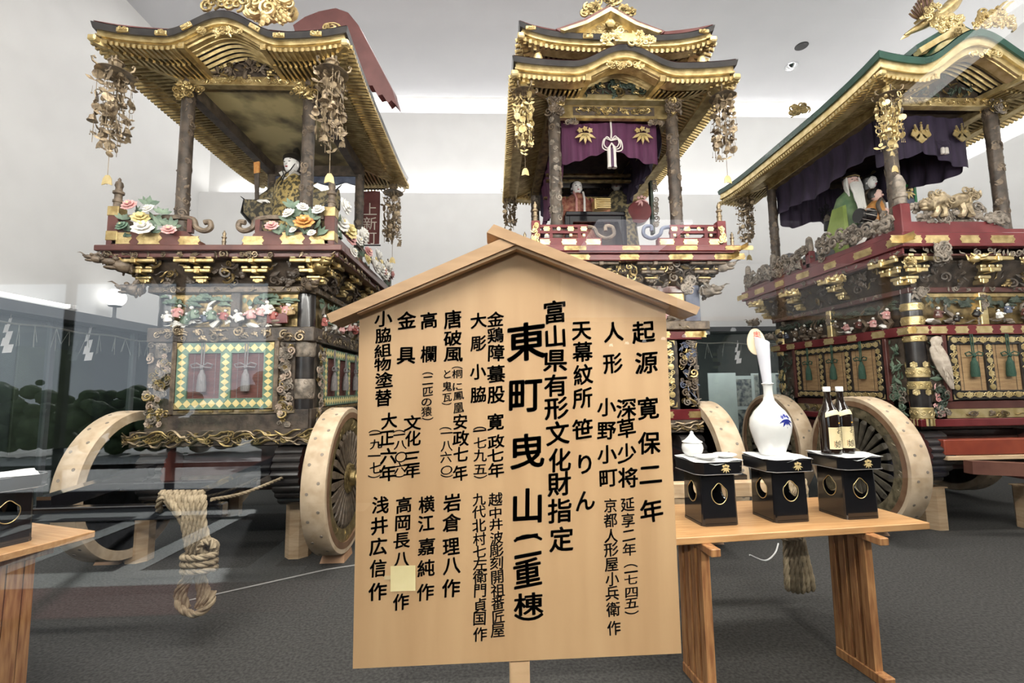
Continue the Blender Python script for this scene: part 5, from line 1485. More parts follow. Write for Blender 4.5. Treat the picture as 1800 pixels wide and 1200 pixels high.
prop(-3.20, 5.9, .48, .20, 'wooden prop under the rear left corner of the left float')
chock(-1.41, 4.30, 'small wooden block under the right front wheel of the left float')
chock(-3.40, 4.42, 'small wooden block under the left front wheel of the left float')

# ================================================================== middle float
def float_middle():
    X0, Y0 = 1.265, 4.40
    r = empty('festival_float', (X0, Y0, 0), 'middle parade float with a two-tiered gilt roof and purple crested curtain', 'parade float')
    yb = 2.1
    def lp(px, py, Y): p = at_y(px, py, Y); return (p.x-X0, p.y-Y0, p.z)
    chassis(r, .72, 2.0, 1.05, LACQW, LACQW, wheels=(.69, .90, .10, 1.9, .64), whk=dict(hubm=GOLDX))
    MB().span((-.60, -1.30, .74), (.86, -1.22, .84), ch=.006).build('haul_bar', PALE, r)
    for x in (-.40, .45): MB().bar((x, -1.22, .82), (x, .05, .88), .09, .10).build('haul_shaft', LACQ, r)
    MB().span((-.68, -.10, 1.05), (.68, 2.0, 2.40)).build('body_core', DARK, r)
    for s in ('front', 'right', 'left'):
        M, L = face(s, .72, -.12, 2.0)
        wavebeam(r, M, L, 1.06, 1.17, GOLDX, DARK)
        beam(r, s, .70, -.10, 2.0, 1.17, 1.27, REDL, .03, 5, GOLD, name='sill_beam')
        beam(r, s, .70, -.10, 2.0, 1.93, 2.03, REDL, .04, 5, GOLD, name='upper_beam')
        beam(r, s, .74, -.13, 2.02, 2.02, 2.10, DARKB, .06, carveup=(20, (.02, .03), BRONZE), name='ledge_beam')
        beam(r, s, .72, -.12, 2.0, 2.38, 2.45, REDB, .02, carveup=(26, (.02, .03), GREYC), name='frieze_rail')
        beam(r, s, .70, -.13, 2.0, 2.30, 2.38, GOLD, .0, name='gold_frieze_band')
        brackets(r, s, .76, -.12, 2.02, 2.45, 2.66, .20, 4, DARKB, GOLDX, DARK)
    M, L = face('front', .70, -.10, 2.0)
    panel(r, M, .22, 1.17, 1.29, 1.92, .085, 'scroll', 2, mat('gilt_blind', (.30, .25, .07), (.48, .42, .16), .45, .3, 9), None)
    b = MB(M)
    for x in (.48, .93):
        for z in (1.42, 1.60, 1.78): crest_leaf(b, x, z, .035, -.02)
    b.build('blind_crests', GOLDB, r, kind='stuff')
    for xa, xb in ((-.02, .16), (1.21, 1.40)):
        b = MB(M); b.span((xa, .0, 1.27), (xb, .05, 1.93), 0); carve(b, tr(xa, -.01, 1.28), xb-xa, .64, 90, ['flower', 'curl', 'leaf', 'wisp', 'wisp'], [1, 1, 2, 3, 4], (.025, .045), .05)
        b.build('column_carving', [DARK, DARKB, GOLDD, BLUEP, GREYC], r, smooth=True, kind='stuff')
    frieze(r, M, .12, .66, 2.11, 2.30, 4, GREYC, BLUEP, gold_strip=False); frieze(r, M, .74, 1.28, 2.11, 2.30, 4, GREYC, BLUEP, gold_strip=False)
    for x in (-.66, .66): MB().span((x-.07, -.16, 2.10), (x+.07, -.02, 2.45), ch=.006).build('frieze_post', BLUEP, r)
    # lotus and wave reliefs between the brackets, gold fan of feathers
    c = MB()
    for i in range(70):
        x = R.uniform(-.75, .75); t = R.uniform(.1, .9); c.put(MOT[R.choice(['curl', 'wisp', 'leaf', 'ray'])], tr(x, -.15-.13*t, 2.45+.21*t) @ ro(R.uniform(0, 6), 'Y') @ sc(R.uniform(.03, .05)), R.choice((0, 1)))
    c.build('feather_carving', [GOLDD, GREYC], r, smooth=True, kind='stuff')
    beast(r, (.80, -.20, 2.38), -PI/4, .13, GREYC); beast(r, (.92, -.26, 2.60), -PI/4, .11, GREYC, name='dragon_head'); beast(r, (-.80, -.2, 2.40), -3*PI/4, .12, GREYC)
    c = MB()
    for i in range(14): c.put(MOT['curl'], tr(*lp(1208+R.uniform(-8, 10), 500-R.uniform(0, 60)*0-R.uniform(-12, 12), 3.98)) @ ro(R.uniform(0, 6), 'Y') @ sc(.04))
    c.build('corner_scrolls', GREYC, r, smooth=True, kind='stuff')
    # balcony: red boards with gold fittings, lattice railing
    for s in ('front', 'right', 'left'):
        beam(r, s, .96, -.36, 2.3, 2.64, 2.71, REDL, 0, 5, GOLDD, (.22, .8), name='balcony_lower_rail')
        beam(r, s, 1.02, -.42, 2.36, 2.71, 2.765, REDL, .0, 5, GOLDD, (.20, .7), name='balcony_edge')
    MB().span((-1.0, -.40, 2.70), (1.0, 2.34, 2.755)).build('balcony_floor', REDL, r)
    for q in (-1, 1):
        xo, xi = q*.86, q*.26
        b = MB(); b.span((xo, -.40, 2.765), (xi, -.33, 2.84), ch=.004); o = b.build('railing_base', REDL, r)
        for x in (xo-q*.06, (xo+xi)/2, xi+q*.08):
            f = MB(tr(0, -.402, 0)); fitting(f, x, 2.80, .13, .05); f.build('gold_fitting', GOLDB, o)
        for z in (2.90, 2.955): MB().bar((xo, -.365, z), (xi+q*.12, -.365, z), .035, .026).build('railing_bar', REDL, r)
        for x in (xo-q*.10, xo-q*.32, xi+q*.16):
            f = MB(tr(0, -.386, 0)); fitting(f, x, 2.928, .055, .042); f.box((x, 0, 2.868), (.024, .008, .024)); f.build('gold_fitting', GOLDB, r)
        for x in (xo-q*.21, xo-q*.45): MB(tr(0, -.384, 0)).put(t_lathe([(.018, 0), (.018, .006), (0, .008)], 10), tr(x, 0, 2.928) @ ro(PI/2, 'X')).build('gold_stud', GOLDB, r)
        for x in (xo-q*.14, xo-q*.40, xi+q*.14): MB().bar((x, -.365, 2.84), (x, -.365, 2.955), .03, .03, up=(1, 0, 0)).build('railing_upright', REDL, r)
        c = [(xi+q*.14, -.365, 2.955), (xi+q*.06, -.365, 2.94), (xi+q*.03, -.365, 2.88), (xi-q*.05, -.365, 2.845), (xi-q*.12, -.365, 2.88), (xi-q*.11, -.365, 2.95), (xi-q*.05, -.365, 2.96), (xi-q*.045, -.365, 2.915)]
        MB().put(t_tube(smooth_path(c, 34), .018, 8)).build('rail_scroll', DARKB if q < 0 else BLUEP, r, smooth=True)
        b = MB(); b.span((xo-.04, -.405, 2.76), (xo+.04, -.325, 3.0), ch=.005); o = b.build('railing_post', REDL, r)
        f = MB(); carve(f, tr(xo-.036, -.408, 2.78), .072, .20, 12, ['curl'], [0], (.02, .03), .004); f.build('post_relief', GOLDB, o, smooth=True, kind='stuff')
        finial(r, xo, -.365, 2.99, .62, BRONZE, GOLD)
        b = MB(); b.span((xo-.03, -.33, 2.765), (xo+.03, 2.3, 2.83)); b.span((xo-.015, -.33, 2.90), (xo+.015, 2.3, 2.925)); b.span((xo-.015, -.33, 2.945), (xo+.015, 2.3, 2.97)); b.build('side_railing', REDL, r)
        finial(r, q*.96, -.38, 2.765, .42, BRONZE, GOLD)
    # posts and crossbeam
    for x in (-.61, .61):
        for y in (0, yb): pole(r, x, y, 2.76, 4.42, .060, DARK, GREYC if x < 0 else DARKB, 70)
        c = MB(); carve(c, tr(x-.10, -.06, 4.22), .20, .22, 30, ['curl', 'leaf', 'flower', 'wisp'], [0, 0, 1], (.03, .05), .04); c.build('post_head_carving', [DARKB, GOLDD], r, smooth=True, kind='stuff')
    MB().span((-.66, -.06, 4.40), (.66, .04, 4.46), ch=.005).build('gold_beam', GOLDB, r)
    MB().span((-.56, -.03, 4.22), (.56, .03, 4.36), ch=.005).build('carved_beam', GOLD, r)
    c = MB(); c.span((-.42, -.035, 4.245), (.42, -.025, 4.335), 1); carve(c, tr(-.40, -.034, 4.25), .80, .08, 50, ['curl', 'cloud', 'wisp'], [0], (.02, .035), .012); c.build('carved_beam_relief', [GOLDD, DARK], r, smooth=True, kind='stuff')
    for q in (-1, 1):
        c = MB(); carve(c, tr(-.55 if q < 0 else .36, -.0, 4.15), .19, .08, 18, ['curl', 'wisp', 'cloud'], [0], (.022, .034), .02); c.build('corbel_carving', DARKB, r, smooth=True, kind='stuff')
    for x in (-.61, .61): MB().span((x-.05, .04, 4.30), (x+.05, yb, 4.44)).build('side_beam', GOLDX, r)
    MB().span((-.66, yb-.05, 4.10), (.66, yb+.05, 4.40)).build('rear_beam', DARK, r)
    MB().span((-.58, .04, 4.44), (.58, yb, 4.46)).build('inner_ceiling', DARK, r)
    for y, z in ((1.2, 4.12), (1.5, 4.02), (1.2, 4.20)):
        MB().span((-.55, y, z), (.55, y+.05, z+.025)).build('inner_rail', GOLDD, r)
    # lower and upper roofs
    roof(r, 1.045, -.50, 2.45, 4.47, .175, .50, .045, .05, .105, (.66, -.03, yb+.04, 4.43), .24, (LACQW, GOLD, GOLD, DARK, ROOFR), .046, name='lower_roof', depth2=.62, tip_m=GOLDB)
    MB().span((-.74, .0, 4.50), (.74, yb-.1, 4.95)).build('attic_wall', DARK, r)
    roof(r, .965, -.28, 2.2, 4.925, 0, .5, .125, .05, .085, (.72, .02, yb-.1, 4.90), .45, (LACQW, GOLD, GOLDX, DARK, ROOFR), .052, name='upper_roof', depth2=.55, tip_m=GOLDB, fit=(-.86, -.3, .3, .86))
    # small pointed gable on the upper roof
    cx, ap = -.075, 5.185
    for sx in (-1, 1):
        P = [(cx+sx*.50, 4.935), (cx+sx*.26, 5.02), (cx+sx*.02, ap), (cx, ap+.045), (cx+sx*.26, 5.075), (cx+sx*.54, 4.965)]
        MB().prism(P, -.30, -.20).build('gable_edge', ROOFR, r)
        P = [(cx+sx*.46, 4.925), (cx+sx*.24, 5.005), (cx, ap-.04), (cx, ap+.005), (cx+sx*.25, 5.035), (cx+sx*.50, 4.94)]
        MB().prism(P, -.325, -.24).build('gable_board', GOLDB, r)
        P = [(cx+sx*.5, 4.94), (cx, ap+.02), (cx, ap+.05), (cx+sx*.54, 4.965)]; V = [(x, -.25, z) for x, z in P]+[(cx+(x-cx)*.9, 1.0, z) for x, z in P]
        MB().put(T(V, [(0, 1, 2, 3), (7, 6, 5, 4), (0, 4, 5, 1), (1, 5, 6, 2), (2, 6, 7, 3), (3, 7, 4, 0)])).build('gable_roof', ROOFR, r)
    b = MB(); b.prism([(cx-.44, 4.92), (cx+.44, 4.92), (cx, ap-.02)], -.24, -.20); b.build('gable_infill', GOLD, r)
    c = MB()
    for i in range(22):
        x = R.uniform(-.20, .20); c.put(MOT[R.choice(['curl', 'wisp', 'curl'])], tr(cx+x, -.27, 4.95+R.uniform(0, .14)*(1-abs(x)/.3)) @ ro(R.uniform(0, 6), 'Y') @ sc(.026, .012, .026))
    c.put(t_lathe([(.05, 0), (.05, .02), (.03, .03)], 6), tr(cx, -.28, 5.04) @ ro(PI/2, 'X')); c.build('gable_scrolls', GOLDD, r, smooth=True, kind='stuff')
    c = MB()
    for i in range(46):
        x = R.uniform(-.24, .24); c.put(MOT[R.choice(['curl', 'leaf', 'flower', 'ray'])], tr(cx+x, -.22, 5.20+R.uniform(-.04, .28)*(1-abs(x)/.28)) @ ro(R.uniform(0, 6), 'Y') @ sc(R.uniform(.04, .065)))
    c.build('ridge_crest', GOLDD, r, smooth=True, kind='stuff')
    c = MB(); c.span((-.09, -.53, 4.66), (.09, -.44, 4.74))
    for i in range(30):
        x = R.uniform(-.26, .26); c.put(MOT[R.choice(['curl', 'leaf', 'flower'])], tr(x, -.52, 4.66+R.uniform(-.01, .14)*(1-abs(x)/.3)) @ ro(R.uniform(0, 6), 'Y') @ sc(R.uniform(.035, .055)))
    c.build('gable_crest', GOLDB, r, smooth=True, kind='stuff')
    for x in (-.80, .80):
        MB().lathe([(.09, 0), (.10, .02), (.05, .035), (.05, .10), (.035, .14), (.015, .15)], 12, tr(x, -.32, 4.53)).build('roof_knob', GOLD, r, smooth=True)
    return r, lp
FM, lpm = float_middle()
prop(.72, 4.55, .50, .20, 'wooden prop under the front left corner of the middle float')
prop(1.82, 4.50, .50, .18, 'wooden prop under the front right corner of the middle float')
chock(2.06, 4.48, 'small wooden block under the right front wheel of the middle float')

# ================================================================== right float
def float_right():
    X0, Y0 = 4.986, 4.60
    r = empty('festival_float', (X0, Y0, 0), 'right parade float with green edged gilt roof, cloud railing and bamboo blinds', 'parade float')
    yb = 2.1
    def lp(px, py, Y): p = at_y(px, py, Y); return (p.x-X0, p.y-Y0, p.z)
    chassis(r, .74, 2.1, 1.02, REDB, LACQW, wheels=(1.12, 1.315, .0, 1.45, .65), whk=dict(hubm=mat('olive_gilt_carving', (.10, .085, .05), (.27, .225, .14), .42, .35, 18), spm=mat('dark_spoke', (.050, .043, .033), (.12, .105, .08), .45, .1, 14), rimm=PALEX))
    MB().span((-.60, -.26, .78), (1.4, -.16, .93), ch=.008).build('haul_bar', mat('red_brown_beam', (.20, .035, .02), (.28, .06, .03), .35, 0, 6), r)
    MB().span((-.60, -.28, .735), (1.4, -.14, .775), ch=.004).build('haul_rail', PALE, r)
    MB().bar((-.45, -.32, .68), (1.4, -.6, .60), .10, .12).build('haul_shaft', mat('brown_beam', (.10, .04, .03), (.16, .07, .05), .5, 0, 6), r)
    MB().span((-.68, -.12, 1.02), (.68, 2.05, 2.42)).build('body_core', DARK, r)
    for s in ('front', 'left', 'right'):
        M, L = face(s, .72, -.17, 2.05)
        beam(r, s, .72, -.17, 2.05, 1.05, 1.125, REDL, .03, name='sill_beam')
        b = MB(M); b.span((.1, .0, 1.13), (L-.1, .05, 1.22), 0)
        for i in range(int(L*9)):
            x = R.uniform(.14, L-.14); b.put(MOT[R.choice(['wisp', 'wisp', 'cloud', 'curl'])], tr(x, -.01, R.uniform(1.14, 1.21)) @ ro(PI/2+R.uniform(-.5, .5), 'Y') @ sc(.03, .03, .06), R.choice((1, 2)))
        b.build('wave_panel', [GOLDB, DARKB, GOLDD], r, smooth=True, kind='stuff')
        beam(r, s, .72, -.17, 2.05, 1.22, 1.30, REDB, .0, name='window_sill_beam')
        beam(r, s, .72, -.17, 2.05, 1.965, 2.065, REDL, .04, 7, GOLDB, (.17, .72), name='upper_beam')
        beam(r, s, .72, -.17, 2.05, 2.40, 2.455, REDB, .03, carveup=(20, (.02, .03), GREYC), name='frieze_rail')
        brackets(r, s, .76, -.18, 2.1, 2.455, 2.74, .24, 3 if s == 'front' else 4, GOLDB, GOLDB, DARK, 3)
        beam(r, s, .97, -.42, 2.35, 2.72, 2.80, REDB, 0, carveup=(40, (.025, .04), GREYC), name='balcony_under_rail')
        beam(r, s, 1.0, -.46, 2.4, 2.80, 2.94, REDL, .01, 7, GOLD, (.24, .55), name='balcony_edge')
    MB().span((-.98, -.42, 2.74), (.98, 2.35, 2.80)).build('balcony_floor', REDL, r)
    M, L = face('front', .72, -.17, 2.05); Ml, Ll = face('left', .72, -.17, 2.05)
    panel(r, M, .33, 1.17, 1.315, 1.955, .088, 'scroll', 2, BAMBOO, (TASGR, TASGR, 1.76, .95))
    panel(r, Ml, .45, 1.86, 1.315, 1.955, .085, 'scroll', 3, BAMBOO, (TASGR, TASGR, 1.76, .95))
    for x in (.27, 1.19): MB(M).span((x, -.035, 1.30), (x+.045, .03, 1.965), ch=.004).build('window_stile', REDB, r)
    for x in (.38, 1.88): MB(Ml).span((x, -.035, 1.30), (x+.045, .03, 1.965), ch=.004).build('window_stile', REDB, r)
    # corner post: black lacquer with gold bands, ferrules and a tassel foot
    for x, y in ((-.66, -.12), (.66, -.12), (-.66, 1.98), (.66, 1.98)):
        rp = .085
        b = MB(tr(x, y, 0)); b.lathe([(rp, 1.05), (rp, 2.45)], 18); o = b.build('corner_post', LACQW, r, smooth=True)
        g_ = MB(tr(x, y, 0))
        for za, zb in ((1.13, 1.24), (1.42, 1.50), (1.54, 1.64), (1.90, 1.965), (2.07, 2.16), (2.22, 2.30)):
            g_.lathe([(rp+.002, za), (rp+.008, za+.006), (rp+.008, zb-.006), (rp+.002, zb)], 18)
            for i in range(10):
                a = 2*PI*i/10; g_.put(MOT['curl'], ro(a, 'Z') @ tr(0, -rp-.009, (za+zb)/2) @ ro(R.uniform(0, 6), 'Y') @ sc(.026, .010, .026))
        for i in range(16):
            a = 2*PI*i/16; g_.put(t_tube([(0, 0, 1.13), (0, 0, 1.06)], .011, 6), ro(a, 'Z') @ tr(0, -rp-.004, 0))
        for zc, sg in ((1.42, -1), (1.64, 1)):
            for i in range(6):
                a = 2*PI*i/6; g_.put(MOT['flower'], ro(a, 'Z') @ tr(0, -rp-.006, zc+sg*.028) @ sc(.036, .010, .036))
        g_.build('gold_bands', GOLDB, o, smooth=True)
        c = MB(); carve(c, tr(x-.10, y-.10, 2.32), .20, .13, 22, ['curl', 'wisp', 'leaf'], [0], (.03, .05), .03); c.build('corner_scroll', GREYC, r, smooth=True, kind='stuff')
        c = MB(); carve(c, tr(x-.09, y-.36, 2.62), .18, .22, 26, ['curl', 'wisp', 'cloud'], [0], (.035, .05), .03); c.build('corner_lion_carving', GREYC, r, smooth=True, kind='stuff')
    # bird and flower reliefs beside the post
    def relief(Mx, xa, xb, pal, nm):
        b = MB(Mx); b.span((xa, .0, 1.13), (xb, .04, 1.96), 0); carve(b, tr(xa, -.01, 1.14), xb-xa, .34, 34, ['flower', 'leaf', 'wisp', 'curl'], [1, 1, 2, 3], (.025, .045), .04); carve(b, tr(xa, -.01, 1.45), xb-xa, .5, 26, ['leaf', 'wisp'], [1, 1, 4], (.03, .06), .02)
        b.build(nm, pal, r, smooth=True, kind='stuff')
    relief(M, .12, .27, [DARK, GREEND, PINKP, GREYC, LEAF], 'flower_relief'); relief(Ml, 1.92, 2.10, [DARK, LEAF, GREYC, GREYC, LEAF], 'bamboo_relief')
    relief(M, 1.24, 1.40, [DARK, GREEND, PINKP, GREYC, LEAF], 'flower_relief'); relief(Ml, .06, .38, [DARK, GREEND, GREYC, GREYC, GREEND], 'lotus_relief')
    e = MB(M); e.put(loft([[(.170+.0*k+rx*1.35*math.cos(a)+dx, -.06+rx*.8*math.sin(a), z) for a in np.linspace(0, 2*PI, 10, endpoint=False)] for k, (z, rx, dx) in enumerate(((1.42, .012, .125), (1.50, .030, .10), (1.62, .055, .06), (1.74, .062, .025), (1.82, .050, .0), (1.86, .034, .0), (1.90, .045, .005), (1.935, .036, .015), (1.95, .008, .02)))]))
    for i in range(30):
        z = R.uniform(1.50, 1.84); e.put(MOT['leaf'], tr(.165+(1.86-z)*.22+R.uniform(-.04, .04), -.10, z) @ ro(PI+R.uniform(-.5, .2), 'Y') @ sc(.02, .012, .03))
    e.put(MOT['ray'], tr(.205, -.08, 1.905) @ ro(2.2, 'Y') @ sc(.025, .025, .035)); e.build('eagle_carving', mat('pale_bird_carving', (.36, .30, .24), (.56, .48, .40), .6, 0, 20), r, smooth=True)
    # painted friezes
    rb = [PINKP, WHITEP, HAIR, REDB, BLUEP]
    frieze(r, M, .14, .72, 2.08, 2.36, 3, GREYC, GREEND, robes=rb, back=GOLDX); frieze(r, M, .80, 1.36, 2.08, 2.36, 4, GREYC, GREEND, robes=rb, back=GOLDX)
    frieze(r, Ml, 1.16, 2.06, 2.08, 2.36, 5, DARKB, GREEND, robes=[DARKB, PINKP, REDB], back=DARK, gold_strip=False); frieze(r, Ml, .08, 1.06, 2.08, 2.36, 6, DARKB, GREEND, robes=[DARKB, BLUEP], back=DARK, gold_strip=False)
    for Mx, x in ((M, .72), (Ml, 1.08)):
        MB(Mx).span((x, -.03, 2.065), (x+.08, .04, 2.40), ch=.006).build('frieze_post', GOLDB, r); c = MB(Mx); carve(c, tr(x, -.03, 2.2), .08, .18, 12, ['curl'], [0], (.02, .03), .01); c.build('frieze_post_relief', GREYC, r, smooth=True, kind='stuff')
    for x, y, a in ((-.92, -.42, -PI*.75), (-1.04, .35, PI), (-1.04, 1.1, PI), (-1.06, 1.9, PI), (-.36, -.52, -PI/2+.5), (.18, -.52, -PI/2+.5)):
        beast(r, (x, y, 2.66), a, .085 if a != PI else .10, GOLDB)
    beast(r, (-.98, 2.15, 2.42), PI, .12, GREYC); beast(r, (-.90, 1.9, 2.18), PI, .11, GREYC)
    # railing: red posts, top rail with cloud carvings, lion on the corner
    c = MB(); b = MB(); b.span((-.96, -.44, 2.94), (.5, -.36, 2.985)); b.span((-.98, -.40, 2.94), (-.90, 2.35, 3.0)); b.build('railing_base', REDL, r)
    MB().put(t_prism([(-.90, 2.985), (-.90, 3.06), (-.05, 3.06), (.10, 2.985)], -.43, -.37)).build('railing_board', REDL, r)
    b = MB(); b.span((-.985, -.455, 2.94), (-.885, -.355, 3.24), ch=.008); b.build('railing_post', REDL, r)
    MB(tr(-.935, -.405, 0)).lathe([(.05, 3.24), (.05, 3.30), (.06, 3.31), (.06, 3.34), (.048, 3.35), (.05, 3.42), (.056, 3.44), (.05, 3.47), (.03, 3.53), (0, 3.56)], 14).build('post_cap', GREYC, r, smooth=True)
    for i in range(60):
        x = R.uniform(-.84, .10); c.put(MOT[R.choice(['cloud', 'cloud', 'curl', 'wisp'])], tr(x, -.40-R.uniform(0, .05), 3.06+R.uniform(0, .16)*(1 if x < -.1 else .4)) @ ro(R.uniform(-.4, .4), 'Y') @ sc(R.uniform(.045, .075)))
    c.build('cloud_carving', GREYC, r, smooth=True, kind='stuff')
    ln = MB()                                    # crouching lion with a curly mane, head low on the left
    ln.put(t_tube(smooth_path([(-.70, -.45, 3.20), (-.60, -.45, 3.27), (-.46, -.43, 3.25), (-.33, -.42, 3.28), (-.27, -.42, 3.22)], 20), [.05, .075, .062, .075, .05], 10))
    ln.ball((-.74, -.47, 3.22), (.065, .055, .06)); ln.ball((-.79, -.49, 3.20), (.035, .035, .03)); ln.ball((-.78, -.49, 3.165), (.035, .03, .018))
    for sy in (-1, 1): ln.ball((-.76, -.47+.035*sy, 3.255), (.018, .015, .018)); ln.put(MOT['leaf'], tr(-.71, -.47+.05*sy, 3.28) @ sc(.03))
    for x, f in ((-.63, -.05), (-.56, -.02), (-.36, -.04), (-.30, .0)): ln.tube([(x, -.45, 3.22), (x-.01, -.48, 3.15), (x+f, -.49, 3.10), (x+f-.04, -.50, 3.095)], [.038, .028, .024, .018], 6)
    for i in range(54):
        t = R.random(); x = -.70+.20*t if i < 40 else R.uniform(-.34, -.16); ln.put(MOT[R.choice(['curl', 'curl', 'wisp'])], tr(x, -.47-R.uniform(-.03, .04), 3.22+R.uniform(-.02, .10)+(.04 if i >= 40 else 0)) @ ro(R.uniform(0, 6), 'Y') @ sc(R.uniform(.025, .042)))
    ln.tube(smooth_path([(-.28, -.41, 3.26), (-.20, -.41, 3.36), (-.13, -.41, 3.33), (-.10, -.41, 3.39)], 14), [.03, .035, .03, .008], 7); ln.build('lion_carving', mat('gilt_brown_carving', (.15, .11, .065), (.44, .35, .22), .42, .35, 20), r, smooth=True)
    c = MB()
    for i in range(110):
        y = R.uniform(-.30, 2.3); c.put(MOT[R.choice(['cloud', 'cloud', 'curl', 'flower'])], tr(-.95-R.uniform(0, .06), y, 3.0+R.uniform(0, .20)) @ ro(-PI/2, 'Z') @ ro(R.uniform(-.4, .4), 'Y') @ sc(R.uniform(.05, .08)))
    c.build('side_cloud_carving', GREYC, r, smooth=True, kind='stuff')
    for y in (.9, 1.65, 2.3):
        MB().span((-.98, y-.04, 2.94), (-.90, y+.04, 3.16), ch=.006).build('railing_post', REDL, r); MB(tr(-.94, y, 0)).lathe([(.04, 3.16), (.046, 3.2), (.04, 3.3), (.03, 3.34), (0, 3.36)], 12).build('post_cap', GREYC, r, smooth=True)
    b = MB(); b.span((-1.0, 1.0, 2.99), (-.97, 2.25, 3.08)); b.build('carved_panel', REDB, r); c = MB(face('left', 1.0, 1.0, 2.25)[0]); carve(c, tr(0, 0, 3.0), 1.25, .08, 60, ['curl', 'cloud'], [0], (.025, .04), .01); c.build('panel_relief', GREYC, r, smooth=True, kind='stuff')
    finial(r, -.98, 2.30, 2.94, .8, DARKB, GOLD)
    # dark carved rock behind the rail
    rk = MB()
    for i in range(26): rk.ball((-.62+R.uniform(-.12, .12), R.uniform(1.1, 2.1), R.uniform(2.85, 3.25)), (R.uniform(.08, .2), R.uniform(.12, .25), R.uniform(.10, .22)), 0, ICO2, R.uniform(0, 3))
    rk.build('rock_carving', mat('dark_rock_carving', (.045, .045, .05), (.13, .125, .13), .6, 0, 7, bump=.5), r, smooth=True)
    # posts, beams, roof
    for x in (-.6, .6):
        for y in (0, yb): pole(r, x, y, 2.80, 4.60, .062, DARK, DARKB, 70)
        c = MB(); carve(c, tr(x-.10, -.06, 4.40), .20, .24, 34, ['curl', 'leaf', 'flower'], [0, 1], (.03, .05), .05); c.build('post_head_carving', [GOLDD, GREYC], r, smooth=True, kind='stuff')
    MB().span((-.64, -.05, 4.52), (.64, .04, 4.62), ch=.006).build('front_beam', GOLDB, r)
    c = MB(); carve(c, tr(-.6, -.055, 4.525), 1.2, .09, 60, ['curl', 'leaf', 'flower'], [0], (.02, .032), .008); c.build('front_beam_relief', GOLD, r, smooth=True, kind='stuff')
    for x in (-.6, .6): MB().span((x-.06, .04, 4.50), (x+.06, yb, 4.62), ch=.006).build('side_beam', GOLD, r)
    MB().span((-.64, yb-.05, 4.48), (.64, yb+.05, 4.62)).build('rear_beam', DARK, r)
    MB().span((-.56, .04, 4.60), (.56, yb, 4.62)).build('inner_ceiling', DARK, r)
    roof(r, 1.08, -.49, 2.80, 4.725, .33, .66, .075, .065, .155, (.66, -.02, yb+.04, 4.60), .62, (GREENR, GOLDB, GOLD, DARK, GREENR), .046, fit=None, tip_m=GOLDB)
    # pointed gable with green edge behind the undulating one
    A0, L0, R0 = lp(1667, 47, 4.5), lp(1604, 92, 4.5), lp(1702, 66, 4.5); y0 = A0[1]
    for (bx_, bz_) in ((L0[0], L0[2]), (R0[0], R0[2])):
        mx_, mz_ = (bx_*.45+A0[0]*.55), (bz_*.60+A0[2]*.40)
        MB().prism([(bx_, bz_-.02), (mx_, mz_), (A0[0], A0[2]-.065), (A0[0], A0[2]), (mx_, mz_+.07), (bx_, bz_+.05)], y0-.05, y0+.9).build('gable_edge', GREENR, r)
        MB().prism([(bx_+(A0[0]-bx_)*.05, bz_-.07), (mx_, mz_-.06), (A0[0], A0[2]-.15), (A0[0], A0[2]-.06), (mx_, mz_+.01), (bx_, bz_-.01)], y0-.08, y0).build('gable_board', GOLDB, r)
    MB().prism([(L0[0], L0[2]-.07), (R0[0], R0[2]-.07), (A0[0], A0[2]-.10)], y0-.03, y0).build('gable_infill', GOLD, r)
    c = MB(); carve(c, tr(A0[0]-.06, y0-.09, A0[2]-.34), .12, .22, 16, ['curl', 'flower'], [0], (.03, .045), .02); c.build('gable_pendant', GOLDD, r, smooth=True, kind='stuff')
    c = MB()
    for i in range(40):
        p = lp(1665+R.uniform(-28, 26), 40+R.uniform(-12, 14), 4.45); c.put(MOT[R.choice(['curl', 'flower', 'cloud'])], tr(*p) @ ro(R.uniform(0, 6), 'Y') @ sc(R.uniform(.04, .06)))
    c.build('gable_crest', GOLDB, r, smooth=True, kind='stuff')
    c = MB()
    for i in range(54):
        u = R.uniform(-1, 1); p = lp(1747+u*32, 46-R.uniform(0, 38)*(1-abs(u)*.7), 4.10); c.put(MOT[R.choice(['curl', 'flower', 'leaf'])], tr(*p) @ ro(R.uniform(0, 6), 'Y') @ sc(R.uniform(.04, .065)))
    for dx in (0, 10): c.put(t_tube([lp(1752+dx, 18, 4.1), lp(1764+dx, 6, 4.1), lp(1772+dx, 2, 4.1)], [.016, .014, .006], 6))
    c.build('ridge_crest', GOLD, r, smooth=True, kind='stuff')
    # gilded phoenix on the ridge
    ph = MB()
    P = [lp(x, y, 4.5) for x, y in ((1590, 62), (1622, 44), (1650, 28), (1672, 10), (1688, -12))]
    ph.put(t_tube(smooth_path(P, 24), [.012, .05, .07, .075, .05], 10))
    ph.put(MOT['leaf'], tr(*lp(1596, 60, 4.5)) @ ro(-2.2, 'Y') @ sc(.06, .03, .12))
    ph.build('phoenix_body', GOLD, r, smooth=True)
